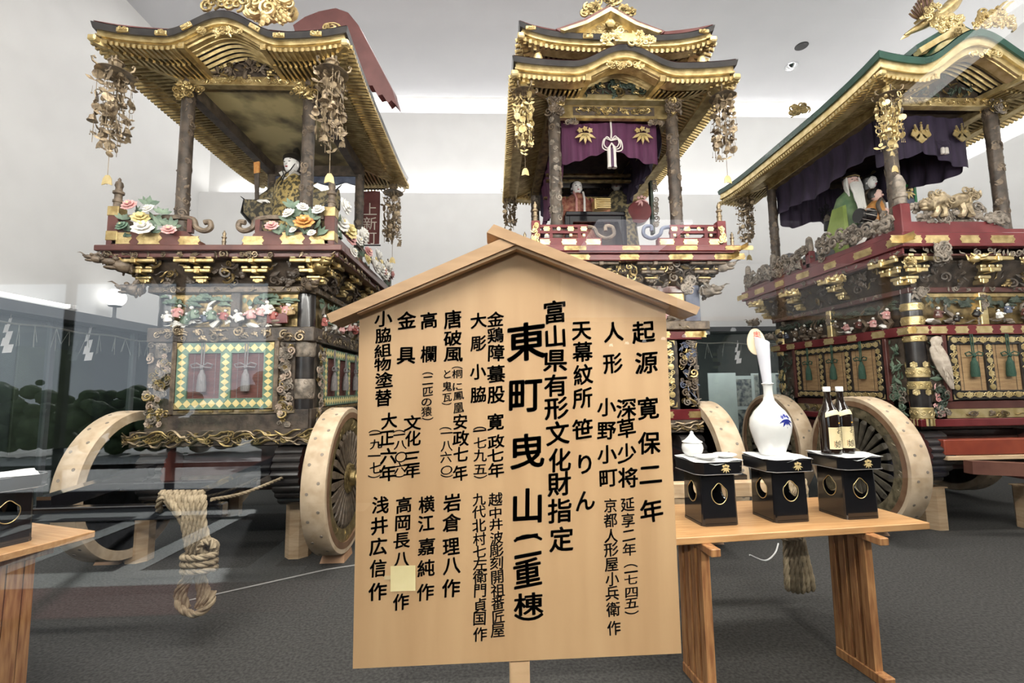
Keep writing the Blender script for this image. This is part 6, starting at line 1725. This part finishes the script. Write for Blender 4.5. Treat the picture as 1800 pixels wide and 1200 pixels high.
    for k in range(11):                          # fan of long dark wing feathers, each with a pale shaft
        t = k/10
        a = lp(1615+25*t, 36-12*t, 4.47); q = lp(1598+38*t, 24-40*t-8*math.sin(PI*t), 4.38+.02*(k % 2))
        f = MB(); f.put(loft([[(a[0]-.008, a[1], a[2]), (a[0], a[1]-.006, a[2]), (a[0]+.008, a[1], a[2]), (a[0], a[1]+.006, a[2])], [((a[0]+q[0])/2-.020, (a[1]+q[1])/2, (a[2]+q[2])/2-.012), ((a[0]+q[0])/2, (a[1]+q[1])/2-.008, (a[2]+q[2])/2), ((a[0]+q[0])/2+.020, (a[1]+q[1])/2, (a[2]+q[2])/2+.012), ((a[0]+q[0])/2, (a[1]+q[1])/2+.008, (a[2]+q[2])/2)], [(q[0]-.012, q[1], q[2]-.006), (q[0], q[1]-.004, q[2]), (q[0]+.012, q[1], q[2]+.006), (q[0], q[1]+.004, q[2])]]))
        f.bar((a[0], a[1]-.010, a[2]), (q[0], q[1]-.008, q[2]), .006, .006, 1); f.build('wing_feather', [mat('brown_feather', (.10, .05, .04), (.20, .11, .08), .5, .2, 30), GOLDD], r)
    cv = MB(); a, q = lp(1612, 38, 4.44), lp(1648, 12, 4.44); cv.bar(a, q, .07, .03); carve(cv, tr(a[0], a[1]-.03, a[2]-.02), q[0]-a[0], q[2]-a[2]+.04, 24, ['leaf', 'curl'], [0], (.025, .04), .02); cv.build('wing_cover', GOLD, r, smooth=True)
    for px, py in ((1395, 195), (1412, 190)):
        p = lp(px, py, 6.9); c = MB()
        for i in range(9): c.put(MOT['curl'], tr(p[0]+R.uniform(-.07, .07), p[1], p[2]+R.uniform(-.05, .06)) @ ro(R.uniform(0, 6), 'Y') @ sc(.06))
        c.build('rear_crest', GOLDD, r, smooth=True, kind='stuff')
    return r, lp
FR, lpr = float_right()
prop(4.54, 4.70, .41, .22, 'wooden prop under the front left corner of the right float')
prop(5.50, 4.60, .41, .22, 'wooden prop under the front right corner of the right float')
chock(3.77, 4.58, 'small wooden block under the left front wheel of the right float')
chock(3.77, 6.05, 'small wooden block under the left rear wheel of the right float')
# ------------------------------------------------------------------ things hanging on and standing in the floats
chime(203, 128, 3.88, 1.0, False, 'hanging chime with gilt tag at the front left roof corner of the left float', .16)
chime(584, 128, 3.86, 1.0, False, 'hanging chime at the front right roof corner of the left float, before the post', .16)
chime(691, 338, 6.55, 1.05, False, 'small hanging chime at the rear right roof corner of the left float', .18)
chime(921, 163, 4.05, .80, True, 'bright gold hanging chime at the front left roof corner of the middle float', .16)
chime(1270, 170, 4.10, .86, False, 'hanging chime at the front right roof corner of the middle float', .16)
chime(897, 338, 6.70, .86, False, 'small hanging chime at the rear left roof corner of the middle float', .18)
chime(1560, 168, 4.22, .80, True, 'bright gold hanging chime at the front left roof corner of the right float', .18)
chime(1310, 346, 7.10, 1.05, False, 'small hanging chime at the rear left roof corner of the right float', .22)

# ---- curtains
def curtain(loc, hw, z1, z0, crest, label, cm, split=True):
    t = empty('crested_curtain', loc, label, 'curtain')
    def f(u, v):
        x = -hw+2*hw*u; c = abs(2*u-1)
        drop = (z1-z0)*(1-(.30*(1-c)**2 if split else .0)-.06*math.sin(u*PI*2)**2)
        return (x, .022*math.sin(u*38)*(.4+.6*v)+.02*math.sin(u*9), z1-drop*v)
    MB().put(swag(f, 80, 10)).build('cloth', cm, t, smooth=True)
    return t
C1 = at_y(1073, 285, 4.52); C1t = at_y(1073, 205, 4.52); HW1 = (at_y(1158, 245, 4.52).x-at_y(990, 245, 4.52).x)/2
c1 = curtain((C1.x, 4.52, 0), HW1, C1t.z, C1.z-.02, 1, 'purple curtain with two gold leaf crests in the middle float', PURP)
b = MB()
for px in (1027, 1127):
    q = at_y(px, 241, 4.52); crest_leaf(b, q.x-C1.x, q.z+.02, .125, -.052)
b.build('crest', GOLDB, c1)
cd_ = MB(); dz = C1t.z-4.34; cd_.M = tr(0, 0, dz-.02); cd_.tube([(-.0, -.05, 4.34), (.005, -.06, 4.15), (.0, -.06, 4.08)], .009, 6)
for a in range(5):
    s = -1 if a % 2 else 1; cd_.tube(smooth_path([(0, -.06, 4.06), (s*(.04+.012*a), -.08, 4.10-.01*a), (s*(.075+.008*a), -.08, 4.03-.018*a), (s*(.045), -.075, 3.98-.01*a), (0, -.07, 4.03)], 20), .006, 5)
cd_.build('white_cord', CORDW, c1, smooth=True)
tb = MB(tr(0, 0, dz-.02)); 
for x, q in ((-.028, 0), (.022, 0)): tb.lathe([(.016, 3.98), (.022, 3.95), (.022, 3.80), (.026, 3.76), (.02, 3.76)], 10, tr(x, -.07, 0), 0)
tb.lathe([(.014, 3.96), (.017, 3.80), (.017, 3.76)], 10, tr(-.003, -.085, 0), 1); tb.build('tassel', [CORDW, CORDP], c1, smooth=True)
CY = 4.82
c2 = curtain((4.97, CY, 0), .56, 4.56, 3.95, 1, 'dark purple curtain with two gold paulownia crests in the right float', PURPD)
b = MB(); k0, k1, kt, kb = (at_y(px, py, CY) for px, py in ((1612, 238), (1683, 238), (1652, 268), (1652, 195)))
paulownia(b, k0.x-4.97, k0.z+.01, .125, -.052); paulownia(b, k1.x-4.97, k1.z+.01, .110, -.052); b.build('crest', GOLDB, c2)
tb = MB()
for x in (-.022, .022): tb.lathe([(.012, .0), (.020, -.01), (.022, -.075), (.01, -.08)], 10, tr(kt.x-4.97+x, -.055, kt.z+.03)) 
tb.build('white_tassel', CORDW, c2, smooth=True)
cb = MB(tr(kt.x-4.97, -.055, kt.z+.06))
for s in (-1, 1): cb.tube(smooth_path([(0, 0, .04), (s*.05, -.005, .06), (s*.07, -.005, .02), (0, 0, 0)], 18), .005, 5)
cb.build('bow_cord', PURPD, c2, smooth=True)
bl = MB()
for g in (-.17, .06):
    for k in range(7): bl.ball((kb.x-4.97+g+.03*k, -.03, kb.z-.012*math.sin(PI*k/6)), (.008,)*3, 0, ICO1)
bl.build('beads', CORDW, c2)

def side_curtain(loc, L, z1, fn, label, cm, amp=.03, bulge=.05):
    def f(u, v):
        y = L*u; zb = fn(u)
        return (amp*math.sin(u*46)*(.3+.7*v)+bulge*math.sin(PI*v), y, z1-(z1-zb)*v)
    return MB(tr(*loc)).put(thick(grid(f, 90, 10), (.004, 0, 0))).build('side_curtain', cm, None, smooth=True, label=label, cat='curtain')
scal = lambda zb, a, n: (lambda u: zb+a*abs(math.sin(PI*n*u)))
side_curtain((1.265-.55, 4.62, 0), 1.75, 4.38, scal(3.55, .12, 2), 'purple side curtain on the left of the middle float', PURP)
side_curtain((1.265+.53, 4.62, 0), 1.75, 4.38, lambda u: 3.93-.10*u+.02*math.sin(u*20), 'dark side curtain on the right of the middle float', PURPD)
side_curtain((4.40, 4.70, 0), 2.0, 4.60, lambda u: 4.02-.06*u+.10*abs(math.sin(PI*(u*1.5+.2))), 'dark purple side curtain on the left of the right float', PURPD)
side_curtain((5.50, 4.88, 0), 1.7, 4.60, lambda u: 3.93+.14*u-.03*math.sin(u*12), 'dark purple side curtain on the right of the right float', PURPD)
def rear(loc, hw, z1, z0, label, cm): 
    return MB(tr(*loc)).put(swag(lambda u, v: (-hw+2*hw*u, .02*math.sin(u*40), z1-(z1-z0+.05*math.sin(u*9))*v), 60, 6)).build('rear_curtain', cm, None, smooth=True, label=label, cat='curtain')
rear((1.265, 6.42, 0), .54, 4.30, 3.98, 'dark curtain across the back of the middle float', PURPD)
rear((4.97, 6.62, 0), .53, 4.50, 3.92, 'dark curtain across the back of the right float', PURPD)
tt = empty('corner_tassel', at_y(1453, 372, 6.2), 'dark knotted tassel hanging below the side curtain of the right float', 'tassel')
b = MB()
for k in range(5):
    a = 2*PI*k/5+.3; b.tube(smooth_path([(0, 0, 0), (.09*math.cos(a-.35), 0, .09*math.sin(a-.35)), (.11*math.cos(a), 0, .11*math.sin(a)), (.09*math.cos(a+.35), 0, .09*math.sin(a+.35)), (0, 0, 0)], 18), .008, 5)
b.tube([(0, 0, .0), (-.01, 0, .22)], .006, 5); b.build('knot', IRON, tt, smooth=True)
MB().lathe([(.02, -.05), (.04, -.09), (.045, -.15)], 12).build('tassel_cap', GREYC, tt, smooth=True)
MB().lathe([(.046, -.15), (.052, -.28), (.03, -.285)], 12).build('tassel_skirt', IRON, tt, smooth=True)

# ---- dolls
def ell(cx, cy, z, rx, ry, n=18, fold=0, ph=0): return [(cx+rx*math.cos(a)*(1+fold*math.sin(7*a+ph)), cy+ry*math.sin(a)*(1+fold*math.sin(7*a+ph)), z) for a in np.linspace(0, 2*PI, n, endpoint=False)]
def doll(px, py, Y, s, face_rz, label, skin):
    """px,py: chin; returns the root, whose origin is at the chin"""
    t = empty('festival_doll', at_y(px, py, Y), label, 'doll', None, face_rz); head(t, s, skin); return t

d = doll(512, 304, 5.15, .185, -.25, 'seated court doll with white face, tall black hat and gold brocade robe', SKINW)
MB().put(loft([ell(0, .04, -1.05, .30, .26, 24, .05), ell(0, .04, -.75, .26, .22, 24, .05, 1), ell(0, .03, -.40, .20, .17, 24, .02), ell(0, .02, -.20, .22, .14, 24), ell(0, .01, -.09, .19, .11, 24), ell(0, .0, -.02, .07, .07, 24)])).build('robe', BROC, d, smooth=True)
for sx in (-1, 1):
    MB().put(loft([[(sx*(.16+q*.9)+.0, .0-.12*q+r_*.5*math.cos(a), -.16-q*1.0+r_*math.sin(a)) for a in np.linspace(0, 2*PI, 14, endpoint=False)] for q, r_ in ((0, .08), (.10, .11), (.20, .14), (.26, .17))])).build('sleeve', BROCD, d, smooth=True)
    # stiff pointed skirt wings
    tipx = sx*(.62 if sx < 0 else .60)
    MB().put(loft([[(sx*.12, -.1, -.78), (sx*.12, .2, -.78), (sx*.12, .2, -.34), (sx*.12, -.1, -.34)], [(sx*.36, -.12, -.62), (sx*.36, .2, -.62), (sx*.36, .2, -.33), (sx*.36, -.12, -.33)], [(sx*.55, -.08, -.44), (sx*.55, .14, -.44), (sx*.55, .14, -.29), (sx*.55, -.08, -.29)], [(tipx, .0, -.27), (tipx, .04, -.27), (tipx, .04, -.25), (tipx, .0, -.25)]])).build('robe_wing', BROCD, d)
    MB().tube([(sx*.12, -.12, -.80), (sx*.36, -.13, -.64), (sx*.56, -.09, -.45), (tipx, 0, -.25), (tipx+sx*.05, .0, -.21)], [.022, .02, .016, .01, .004], 6).build('wing_edge', IRON, d)
b = MB(); hand(b, tr(-.20, -.22, -.40) @ ro(.3, 'Z') @ ro(.6, 'X'), .085); b.build('hand', SKINW, d, smooth=True)
b = MB(); hand(b, tr(.22, -.20, -.48) @ ro(PI-.3, 'Z') @ sc(1, -1, 1), .08); b.build('hand', SKINW, d, smooth=True)
b = MB(ro(-.05, 'X') @ sc(1.22)); b.put(loft([ell(0, -.004, .112, .074, .084, 14), ell(0, .004, .150, .078, .086, 14), ell(0, .02, .18, .064, .068, 14), ell(0, .05, .215, .036, .04, 14), ell(0, .05, .26, .030, .032, 14), ell(0, .055, .285, .012, .014, 14)])); b.put(loft([ell(0, .045, .02, .066, .045, 12), ell(0, .055, .14, .074, .05, 12)])); b.build('hat', HAIR, d, smooth=True)
b = MB(); b.tube([(-.075, -.01, .13), (-.05, -.08, -.01), (-.02, -.10, -.06), (-.04, -.17, -.20)], .006, 5); b.tube([(.075, -.01, .13), (.05, -.08, -.01), (-.0, -.10, -.06), (.01, -.17, -.22)], .006, 5); b.build('hat_cord', IRON, d, smooth=True)
b = MB(); b.put(loft([[(-.10, -.08, -.02), (0, -.12, -.14), (.10, -.08, -.02), (.08, .06, -.0), (-.08, .06, 0)], [(-.07, -.05, .015), (0, -.08, -.05), (.07, -.05, .015), (.06, .05, .02), (-.06, .05, .02)]])); b.build('collar', WHITEP, d)
b = MB(tr(-.22, -.26, -.26) @ ro(-.05, 'Y')); b.prism([(-.022, -.14), (.022, -.14), (.034, .28), (-.034, .28)], -.006, .006, 0); b.prism([(-.034, .16), (.034, .16), (.035, .29), (-.035, .29)], -.008, .008, 1); b.build('baton', [DARK, ORNG], d)
b = MB(); b.span((-.34, -.20, -1.18), (.34, .34, -1.0), ch=.02); b.build('seat', DARK, d)

d = doll(1014, 341, 5.45, .148, .1, 'white faced doll in a red robe behind the dark desk in the middle float', SKINW)
MB().put(loft([ell(0, .05, -1.03, .30, .24, 20, .04), ell(0, .05, -.62, .26, .2, 20, .03), ell(0, .04, -.30, .24, .17, 20), ell(0, .02, -.13, .21, .12, 20), ell(0, 0, -.05, .12, .09, 20), ell(0, 0, .0, .05, .05, 20)])).build('robe', REDROBE, d, smooth=True)
for sx in (-1, 1):
    MB().put(loft([[(sx*(.16+q*.45), -.02-.28*q+r_*.6*math.cos(a), -.12-q*.5+r_*math.sin(a)) for a in np.linspace(0, 2*PI, 12, endpoint=False)] for q, r_ in ((0, .075), (.2, .10), (.42, .13))])).build('sleeve', REDROBE, d, smooth=True)
    MB().tube([(sx*.06, -.06, .0), (sx*.05, -.14, -.12), (-.02+sx*.05, -.20, -.34)], .014, 6).build('collar_band', PINKP if sx < 0 else WHITEP, d, smooth=True)
    b = MB(); hand(b, tr(sx*.30, -.22, -.32) @ ro(-PI/2, 'Z') @ ro(.3, 'Y') @ sc(1, sx, 1), .06); b.build('hand', SKINW, d, smooth=True)
MB().put(loft([ell(0, .025, .03, .07, .055, 14), ell(0, .03, .10, .080, .065, 14), ell(0, .03, .145, .072, .066, 14), ell(0, .025, .166, .03, .03, 14)])).build('hair', HAIR, d, smooth=True)
# second figure in the shade, the desk and the box
d = doll(1084, 335, 5.85, .14, -.3, 'shaded doll with grey face and gilt crown at the back of the middle float', mat('shaded_doll_skin', (.32, .30, .28), None, .6))
MB().put(loft([ell(0, .05, -1.18, .30, .24, 18, .04), ell(0, .05, -.7, .26, .2, 18, .03), ell(0, .03, -.2, .22, .15, 18), ell(0, .0, -.02, .07, .06, 18)])).build('robe', BROCD, d, smooth=True)
MB().put(loft([ell(0, .02, .11, .07, .07, 12), ell(0, .02, .16, .075, .075, 12), ell(0, .02, .25, .03, .03, 12), ell(0, .02, .34, .03, .03, 12), ell(0, .02, .37, .008, .008, 12)])).build('crown', GOLDD, d, smooth=True)
a, c = at_y(994, 372, 5.2), at_y(1100, 398, 5.2)
t = empty('dark_desk', ((a.x+c.x)/2, 5.2, 2.755), 'dark lacquer desk inside the middle float', 'desk'); hw = (c.x-a.x)/2; zt = a.z-2.755
MB().span((-hw, -.02, zt-.05), (hw, .34, zt), ch=.008).build('desk_top', LACQ, t)
for sx in (-1, 1):
    MB().span((sx*(hw-.02)-.03, .0, 0), (sx*(hw-.02)+.03, .32, zt-.05), ch=.006).build('leg', LACQ, t)
MB().prism([(-hw+.05, zt-.05), (hw-.05, zt-.05), (hw-.05, zt-.28), (hw-.09, zt-.12), (-hw+.09, zt-.12), (-hw+.05, zt-.28)], .0, .02).build('apron', LACQ, t)
MB().span((-hw+.05, .30, .05), (hw-.05, .32, zt-.05)).build('back_panel', DARK, t)
a, c = at_y(1052, 363, 5.15), at_y(1076, 345, 5.15)
t = empty('slatted_box', ((a.x+c.x)/2, 5.30, a.z+.01), 'gilt box of stacked slats on the dark desk', 'box'); w_, h = (c.x-a.x)*1.03, (c.z-a.z)*1.03
for k in range(5): MB().span((-w_/2, -.08, h*k/5+.004), (w_/2, .10, h*(k+1)/5-.004), ch=.004).build('slat', mat('pale_gilt_wood', (.62, .45, .18), (.78, .62, .32), .4, .3, 9), t)
MB().span((-w_/2-.02, -.06, 0), (-w_/2+.01, .08, h)).build('side', MATS['pale_gilt_wood'], t)
# red and green drum stand at the right of the desk
t = empty('drum_stand', at_y(1132, 398, 5.7), 'red drum on a green frame inside the middle float', 'drum')
MB().put(t_tube([(-.05, .0, .20), (-.02, .18, .22)], .15, 28)).build('drum_skin', REDL, t, smooth=False)
MB().span((.10, -.02, -.1), (.14, .06, .62), ch=.006).build('frame_post', GREEND, t)
c = MB()
for i in range(14): c.put(MOT['curl'], tr(.15+R.uniform(0, .02), -.02, R.uniform(-.1, .58)) @ ro(R.uniform(0, 6), 'Y') @ sc(.04))
c.build('frame_scrolls', GREYC, t, smooth=True, kind='stuff')
b = MB(); crest_leaf(b, -.02, .36, .10, -.02); b.build('leaf_crest', PINKP, t)

# right float: bearded man, woman and child
d = doll(1496, 333, 5.55, .185, -.1, 'old man doll with long white beard and green cloak in the right float', SKINP)
MB().put(loft([ell(.0, .10, -1.09, .27, .25, 22, .04), ell(.0, .08, -.55, .23, .21, 22, .03), ell(.0, .05, -.24, .20, .15, 22), ell(0, .03, -.10, .16, .11, 22), ell(0, .0, -.01, .07, .07, 22)])).build('robe', SAGE, d, smooth=True)
MB().put(loft([[(-.24, -.16, -1.05), (-.20, -.18, -1.05), (-.26, .20, -1.05), (-.30, .16, -1.05)], [(-.22, -.14, -.55), (-.18, -.16, -.55), (-.23, .20, -.55), (-.27, .14, -.55)], [(-.18, -.08, -.25), (-.15, -.10, -.24), (-.18, .12, -.22), (-.21, .08, -.24)]])).build('cloak', LIME, d, smooth=True)
MB().put(loft([[(.22, -.16, -.30), (.22, .12, -.30), (.30, .12, -.44), (.30, -.16, -.44)], [(.02, -.30, -.42), (.05, -.1, -.42), (.05, -.1, -.58), (.02, -.30, -.58)], [(-.22, -.30, -.66), (-.2, -.16, -.66), (-.2, -.16, -.84), (-.22, -.30, -.86)]])).build('black_sleeve', HAIR, d, smooth=True)
MB().put(loft([[(.20, -.20, -.46), (.20, .06, -.46), (.22, .06, -.52), (.22, -.20, -.52)], [(-.04, -.34, -.62), (.0, -.2, -.62), (.0, -.2, -.68), (-.04, -.34, -.68)], [(-.22, -.34, -.84), (-.2, -.2, -.84), (-.2, -.2, -.94), (-.22, -.34, -.94)]])).build('sleeve_lining', WHITEP, d, smooth=True)
b = MB()
for k in range(16):
    x = -.055+.11*k/15; b.tube(smooth_path([(x, -.075-.015*math.cos(x*20), .045), (x*1.1, -.11, -.04), (x*.9+R.uniform(-.02, .02), -.15, -.20), (x*.6+R.uniform(-.03, .03), -.18, -.36)], 12), [.012, .018, .016, .004], 5)
for sx in (-1, 1):
    for k in range(4): b.tube([(sx*.075, -.0-.015*k, .14), (sx*.09, -.02-.015*k, .02), (sx*.08, -.05-.01*k, -.12)], [.01, .018, .006], 5)
b.tube([(-.05, -.085, .052), (0, -.098, .062), (.05, -.085, .052)], .010, 5); b.build('beard', BEARD, d, smooth=True)
MB().put(loft([ell(0, .01, .135, .094, .10, 14), ell(0, .01, .17, .096, .104, 14), ell(0, .03, .215, .075, .085, 14), ell(0, .05, .25, .03, .04, 14)])).build('hat', HAIR, d, smooth=True)
MB().tube([(-.095, -.01, .15), (-.07, -.07, .15), (0, -.10, .152), (.07, -.07, .15), (.095, -.01, .15)], .008, 6).build('hat_band', GOLDD, d, smooth=True)
b = MB(); hand(b, tr(.34, -.22, -.40) @ ro(-.3, 'Z'), .085); b.build('hand', SKINP, d, smooth=True)
d = doll(1531, 331, 5.75, .155, .2, 'pale woman doll with black hair behind the orange clad child in the right float', SKINW)
MB().put(loft([ell(0, .05, -1.1, .28, .2, 18), ell(0, .05, -.7, .26, .2, 18), ell(0, .03, -.2, .20, .14, 18), ell(0, 0, -.02, .06, .06, 18)])).build('robe', DARKB, d, smooth=True)
MB().put(loft([ell(0, .045, -.02, .08, .055, 14), ell(0, .05, .07, .098, .075, 14), ell(0, .035, .13, .098, .092, 14), ell(0, .03, .175, .06, .06, 14), ell(.03, .03, .20, .03, .03, 14)])).build('hair', HAIR, d, smooth=True)
d = doll(1541, 352, 5.35, .13, .75, 'child doll in an orange brocade vest leaning on the old man in the right float', SKINP)
MB(ro(-.25, 'Y')).put(loft([ell(-.02, .06, -.42, .20, .15, 18, .03), ell(-.04, .05, -.22, .18, .14, 18), ell(-.03, .03, -.07, .13, .10, 18), ell(0, 0, .0, .05, .05, 18)])).build('vest', ORNG, d, smooth=True)
MB().put(loft([ell(0, .04, .03, .06, .05, 12), ell(0, .03, .10, .074, .065, 12), ell(0, .02, .142, .05, .05, 12)])).build('hair', HAIR, d, smooth=True)
b = MB(); b.tube([(.02, -.05, -.14), (.08, -.16, -.24), (-.02, -.24, -.32)], [.045, .04, .028], 8); hand(b, tr(-.05, -.25, -.33) @ ro(PI, 'Z'), .05); b.build('arm', SKINP, d, smooth=True)
MB(ro(-.25, 'Y')).put(loft([ell(-.02, .06, -.88, .22, .18, 16), ell(-.02, .06, -.60, .22, .18, 16), ell(-.03, .06, -.40, .20, .15, 16)])).build('trousers', REDB, d, smooth=True)
# drum with black and white edge the child leans on
t = empty('hand_drum', at_y(1520, 379, 5.25), 'small black hand drum in front of the orange clad child', 'drum')
MB(ro(PI/2, 'Y')).lathe([(.02, -.09), (.085, -.09), (.09, -.08), (.09, -.06), (.05, 0), (.09, .06), (.09, .08), (.085, .09), (.02, .09)], 20).build('drum_body', HAIR, t, smooth=True)
for k in range(8):
    a = 2*PI*k/8; MB().tube([(-.085, .088*math.cos(a), .088*math.sin(a)), (.085, .088*math.cos(a+.4), .088*math.sin(a+.4))], .004, 4).build('drum_cord', CORDW, t)
t = empty('wooden_staff', at_y(1543, 392, 5.2), 'dark bent wooden staff beside the orange clad child', 'staff')
MB().tube(smooth_path([(-.08, 0, -.10), (.02, 0, -.02), (.09, .03, .08), (.05, .03, .24), (.10, .03, .33)], 24), [.02, .028, .026, .022, .016], 8).build('staff', DARK, t, smooth=True)
t = empty('green_panel', at_y(1598, 345, 5.6), 'green framed panel with a gold leaf behind the right float post', 'panel')
MB().span((-.16, 0, -.16), (.10, .03, .16), ch=.005).build('board', BLUEP, t)
for a, c in (((.07, -.01, -.16), (.10, .04, .16)), ((-.16, -.01, .13), (.07, .04, .16))): MB().span(a, c).build('frame', mat('bright_green_frame', (.02, .20, .06), None, .4), t)
b = MB(); crest_leaf(b, -.02, .06, .11, -.02); b.build('leaf_crest', GOLD, t)

# ---- banner of the left float
p = at_y(651, 382, 6.55)
t = empty('town_banner', p, 'dark red banner with the pale characters for a town hung behind the left float', 'banner')
w_, h = .135, .40
MB().put(swag(lambda u, v: (-w_+2*w_*u, .008*math.sin(u*7+v*3), h-2*h*v), 12, 16)).build('cloth', BANNER, t, smooth=True)
for i, c in enumerate('上新町'):
    g = GLY.get((c, 0))
    if g: MB().put(g, tr(0, -.012, .12-.215*i) @ sc(.21, 1, .21)).build('character', mat('pale_banner_ink', (.62, .56, .48), None, .7), t)
fr_ = MB(); fr_.tube([(-w_-.03, 0, -h-.4), (-w_-.03, 0, h+.10)], .012, 6); fr_.tube([(-w_-.03, 0, h+.03), (w_+.08, 0, h+.03)], .010, 6); fr_.build('banner_pole', IRON, t)
MB().tube([(-w_, 0, -h-.02), (w_+.02, 0, -h-.02)], .010, 6).build('banner_foot', IRON, t)

# ------------------------------------------------------------------ ropes on the hauling bars
def rope_bundle_left():
    t = empty('hauling_rope', (-2.34, 3.10, .74), 'coiled hemp rope knotted over the black hauling bar of the left float', 'rope')
    pt = lambda px, py, Y: tuple(at_y(px, py, Y)-t.location)
    for i in range(7):
        x0 = 286+11*i; xa = 330+6.2*i; b = MB()
        P = [pt(x0-4, 900, 3.20), pt(x0-3, 872, 3.16), pt(x0+2, 866, 3.08), pt(x0+8-.3*i, 880, 3.0), pt(xa-10, 915, 2.98), pt(xa-2, 950, 2.98), pt(xa+2, 985, 3.0)]
        if i < 6: P += [pt(326+5*i+(6 if i > 2 else 0), 1012, 2.98+.01*i), pt((312+5.5*i) if i < 3 else (352+6.5*(i-3)), 1042, 2.98), pt((320+5*i) if i < 3 else (348+6*(i-3)), 1068, 2.98)]
        b.put(t_rope(smooth_path(P, 50), .0195)); b.build('strand', ROPE, t, smooth=True)
    b = MB(); b.put(t_rope(smooth_path([pt(312, 1044, 3.0), pt(316, 1066, 2.96), pt(335, 1078, 2.95), pt(355, 1075, 2.95), pt(371, 1058, 2.96), pt(374, 1040, 3.0)], 40), .021)); b.build('strand', ROPE, t, smooth=True)
    for k, y in enumerate((976, 988, 1000)):
        b = MB(); b.put(t_rope(smooth_path([pt(350+34*math.cos(a)*(.85), y+4*math.sin(a)-3*math.cos(a), 2.985-.10*math.sin(a)) for a in np.linspace(-.4, 2*PI, 16)], 40), .019)); b.build('lashing', ROPE, t, smooth=True)
    b = MB(); c = pt(366, 962, 2.95)
    for k in range(4): b.put(t_rope(smooth_path([(c[0]+.042*math.cos(a+k), c[1]-.02+.03*math.sin(a*.5), c[2]+.042*math.sin(a+k)) for a in np.linspace(0, 5, 12)], 22), .018))
    b.build('knot', ROPE, t, smooth=True)
    b = MB(); b.put(t_rope(smooth_path([pt(286, 905, 3.2), pt(280, 895, 3.05), pt(281, 880, 3.0), pt(292, 873, 3.0), pt(306, 890, 2.97), pt(316, 906, 2.97)], 30), .0195)); b.build('strand', ROPE, t, smooth=True)
    b = MB(); b.put(t_rope(smooth_path([pt(372, 878, 3.05), pt(430, 866, 3.5), pt(500, 838, 4.1)], 30), .012)); b.build('tail', ROPE, t, smooth=True)
rope_bundle_left()
def rope_bundle_mid():
    t = empty('hauling_rope', at_y(1392, 870, 3.12), 'hemp rope bundle hanging below the table from the hauling bar of the middle float', 'rope')
    pt = lambda px, py, Y: tuple(at_y(px, py, Y)-t.location)
    for i in range(6):
        xt, xb_ = 1380+4.4*i, 1383+8.6*i; yb_ = 1040-abs(i-2.5)*2.2
        P = [pt(xt, 850, 3.16), pt(xt, 842, 3.10), pt(xt, 862, 3.05), pt(xt, 905, 3.04), pt((xt+xb_)/2, 965, 3.02), pt(xb_, 1015, 3.0), pt(xb_+2, yb_, 3.04), pt(xb_, 1015, 3.10), pt((xt+xb_)/2, 965, 3.10), pt(xt, 900, 3.10)]
        b = MB(); b.put(t_rope(smooth_path(P, 60), .0185, .085)); b.build('strand', ROPE, t, smooth=True)
    b = MB(); b.put(t_rope(smooth_path([pt(1392+17*math.cos(a), 944+3*math.sin(a), 3.06-.07*math.sin(a)) for a in np.linspace(0, 2*PI, 14)], 30), .0165)); b.build('lashing', ROPE, t, smooth=True)
    b = MB(); b.put(t_rope(smooth_path([pt(1405, 850, 3.14), pt(1412, 842, 3.08), pt(1416, 870, 3.04), pt(1408, 905, 3.05)], 24), .018)); b.build('strand', ROPE, t, smooth=True)
rope_bundle_mid()
# thin barrier cord and a loop of white cable on the carpet
a, c = at_y(500, 718, 3.6), at_y(600, 690, 3.9)
MB().tube(smooth_path([at_y(1318, 975, 3.4), at_y(1345, 985, 3.5), at_y(1362, 972, 3.7), at_y(1368, 955, 3.9)], 20), .006, 6).build('white_cable', mat('white_cable', (.7, .7, .7), None, .5), None, label='thin white cable hanging below the table right of the board', cat='cable')
pts = [at_y(430, 1012, 4.0), at_y(560, 986, 4.4), at_y(640, 970, 4.7)]
P = [(p.x, p.y, .006) for p in (Vector((-2.2, 3.55, 0)), Vector((-1.4, 4.05, 0)), Vector((-.7, 4.3, 0)))]
MB().tube(P, .006, 6).build('thin_cord', mat('grey_cord', (.30, .29, .28), None, .7), None, label='thin grey cord lying on the carpet before the left float', cat='cord')
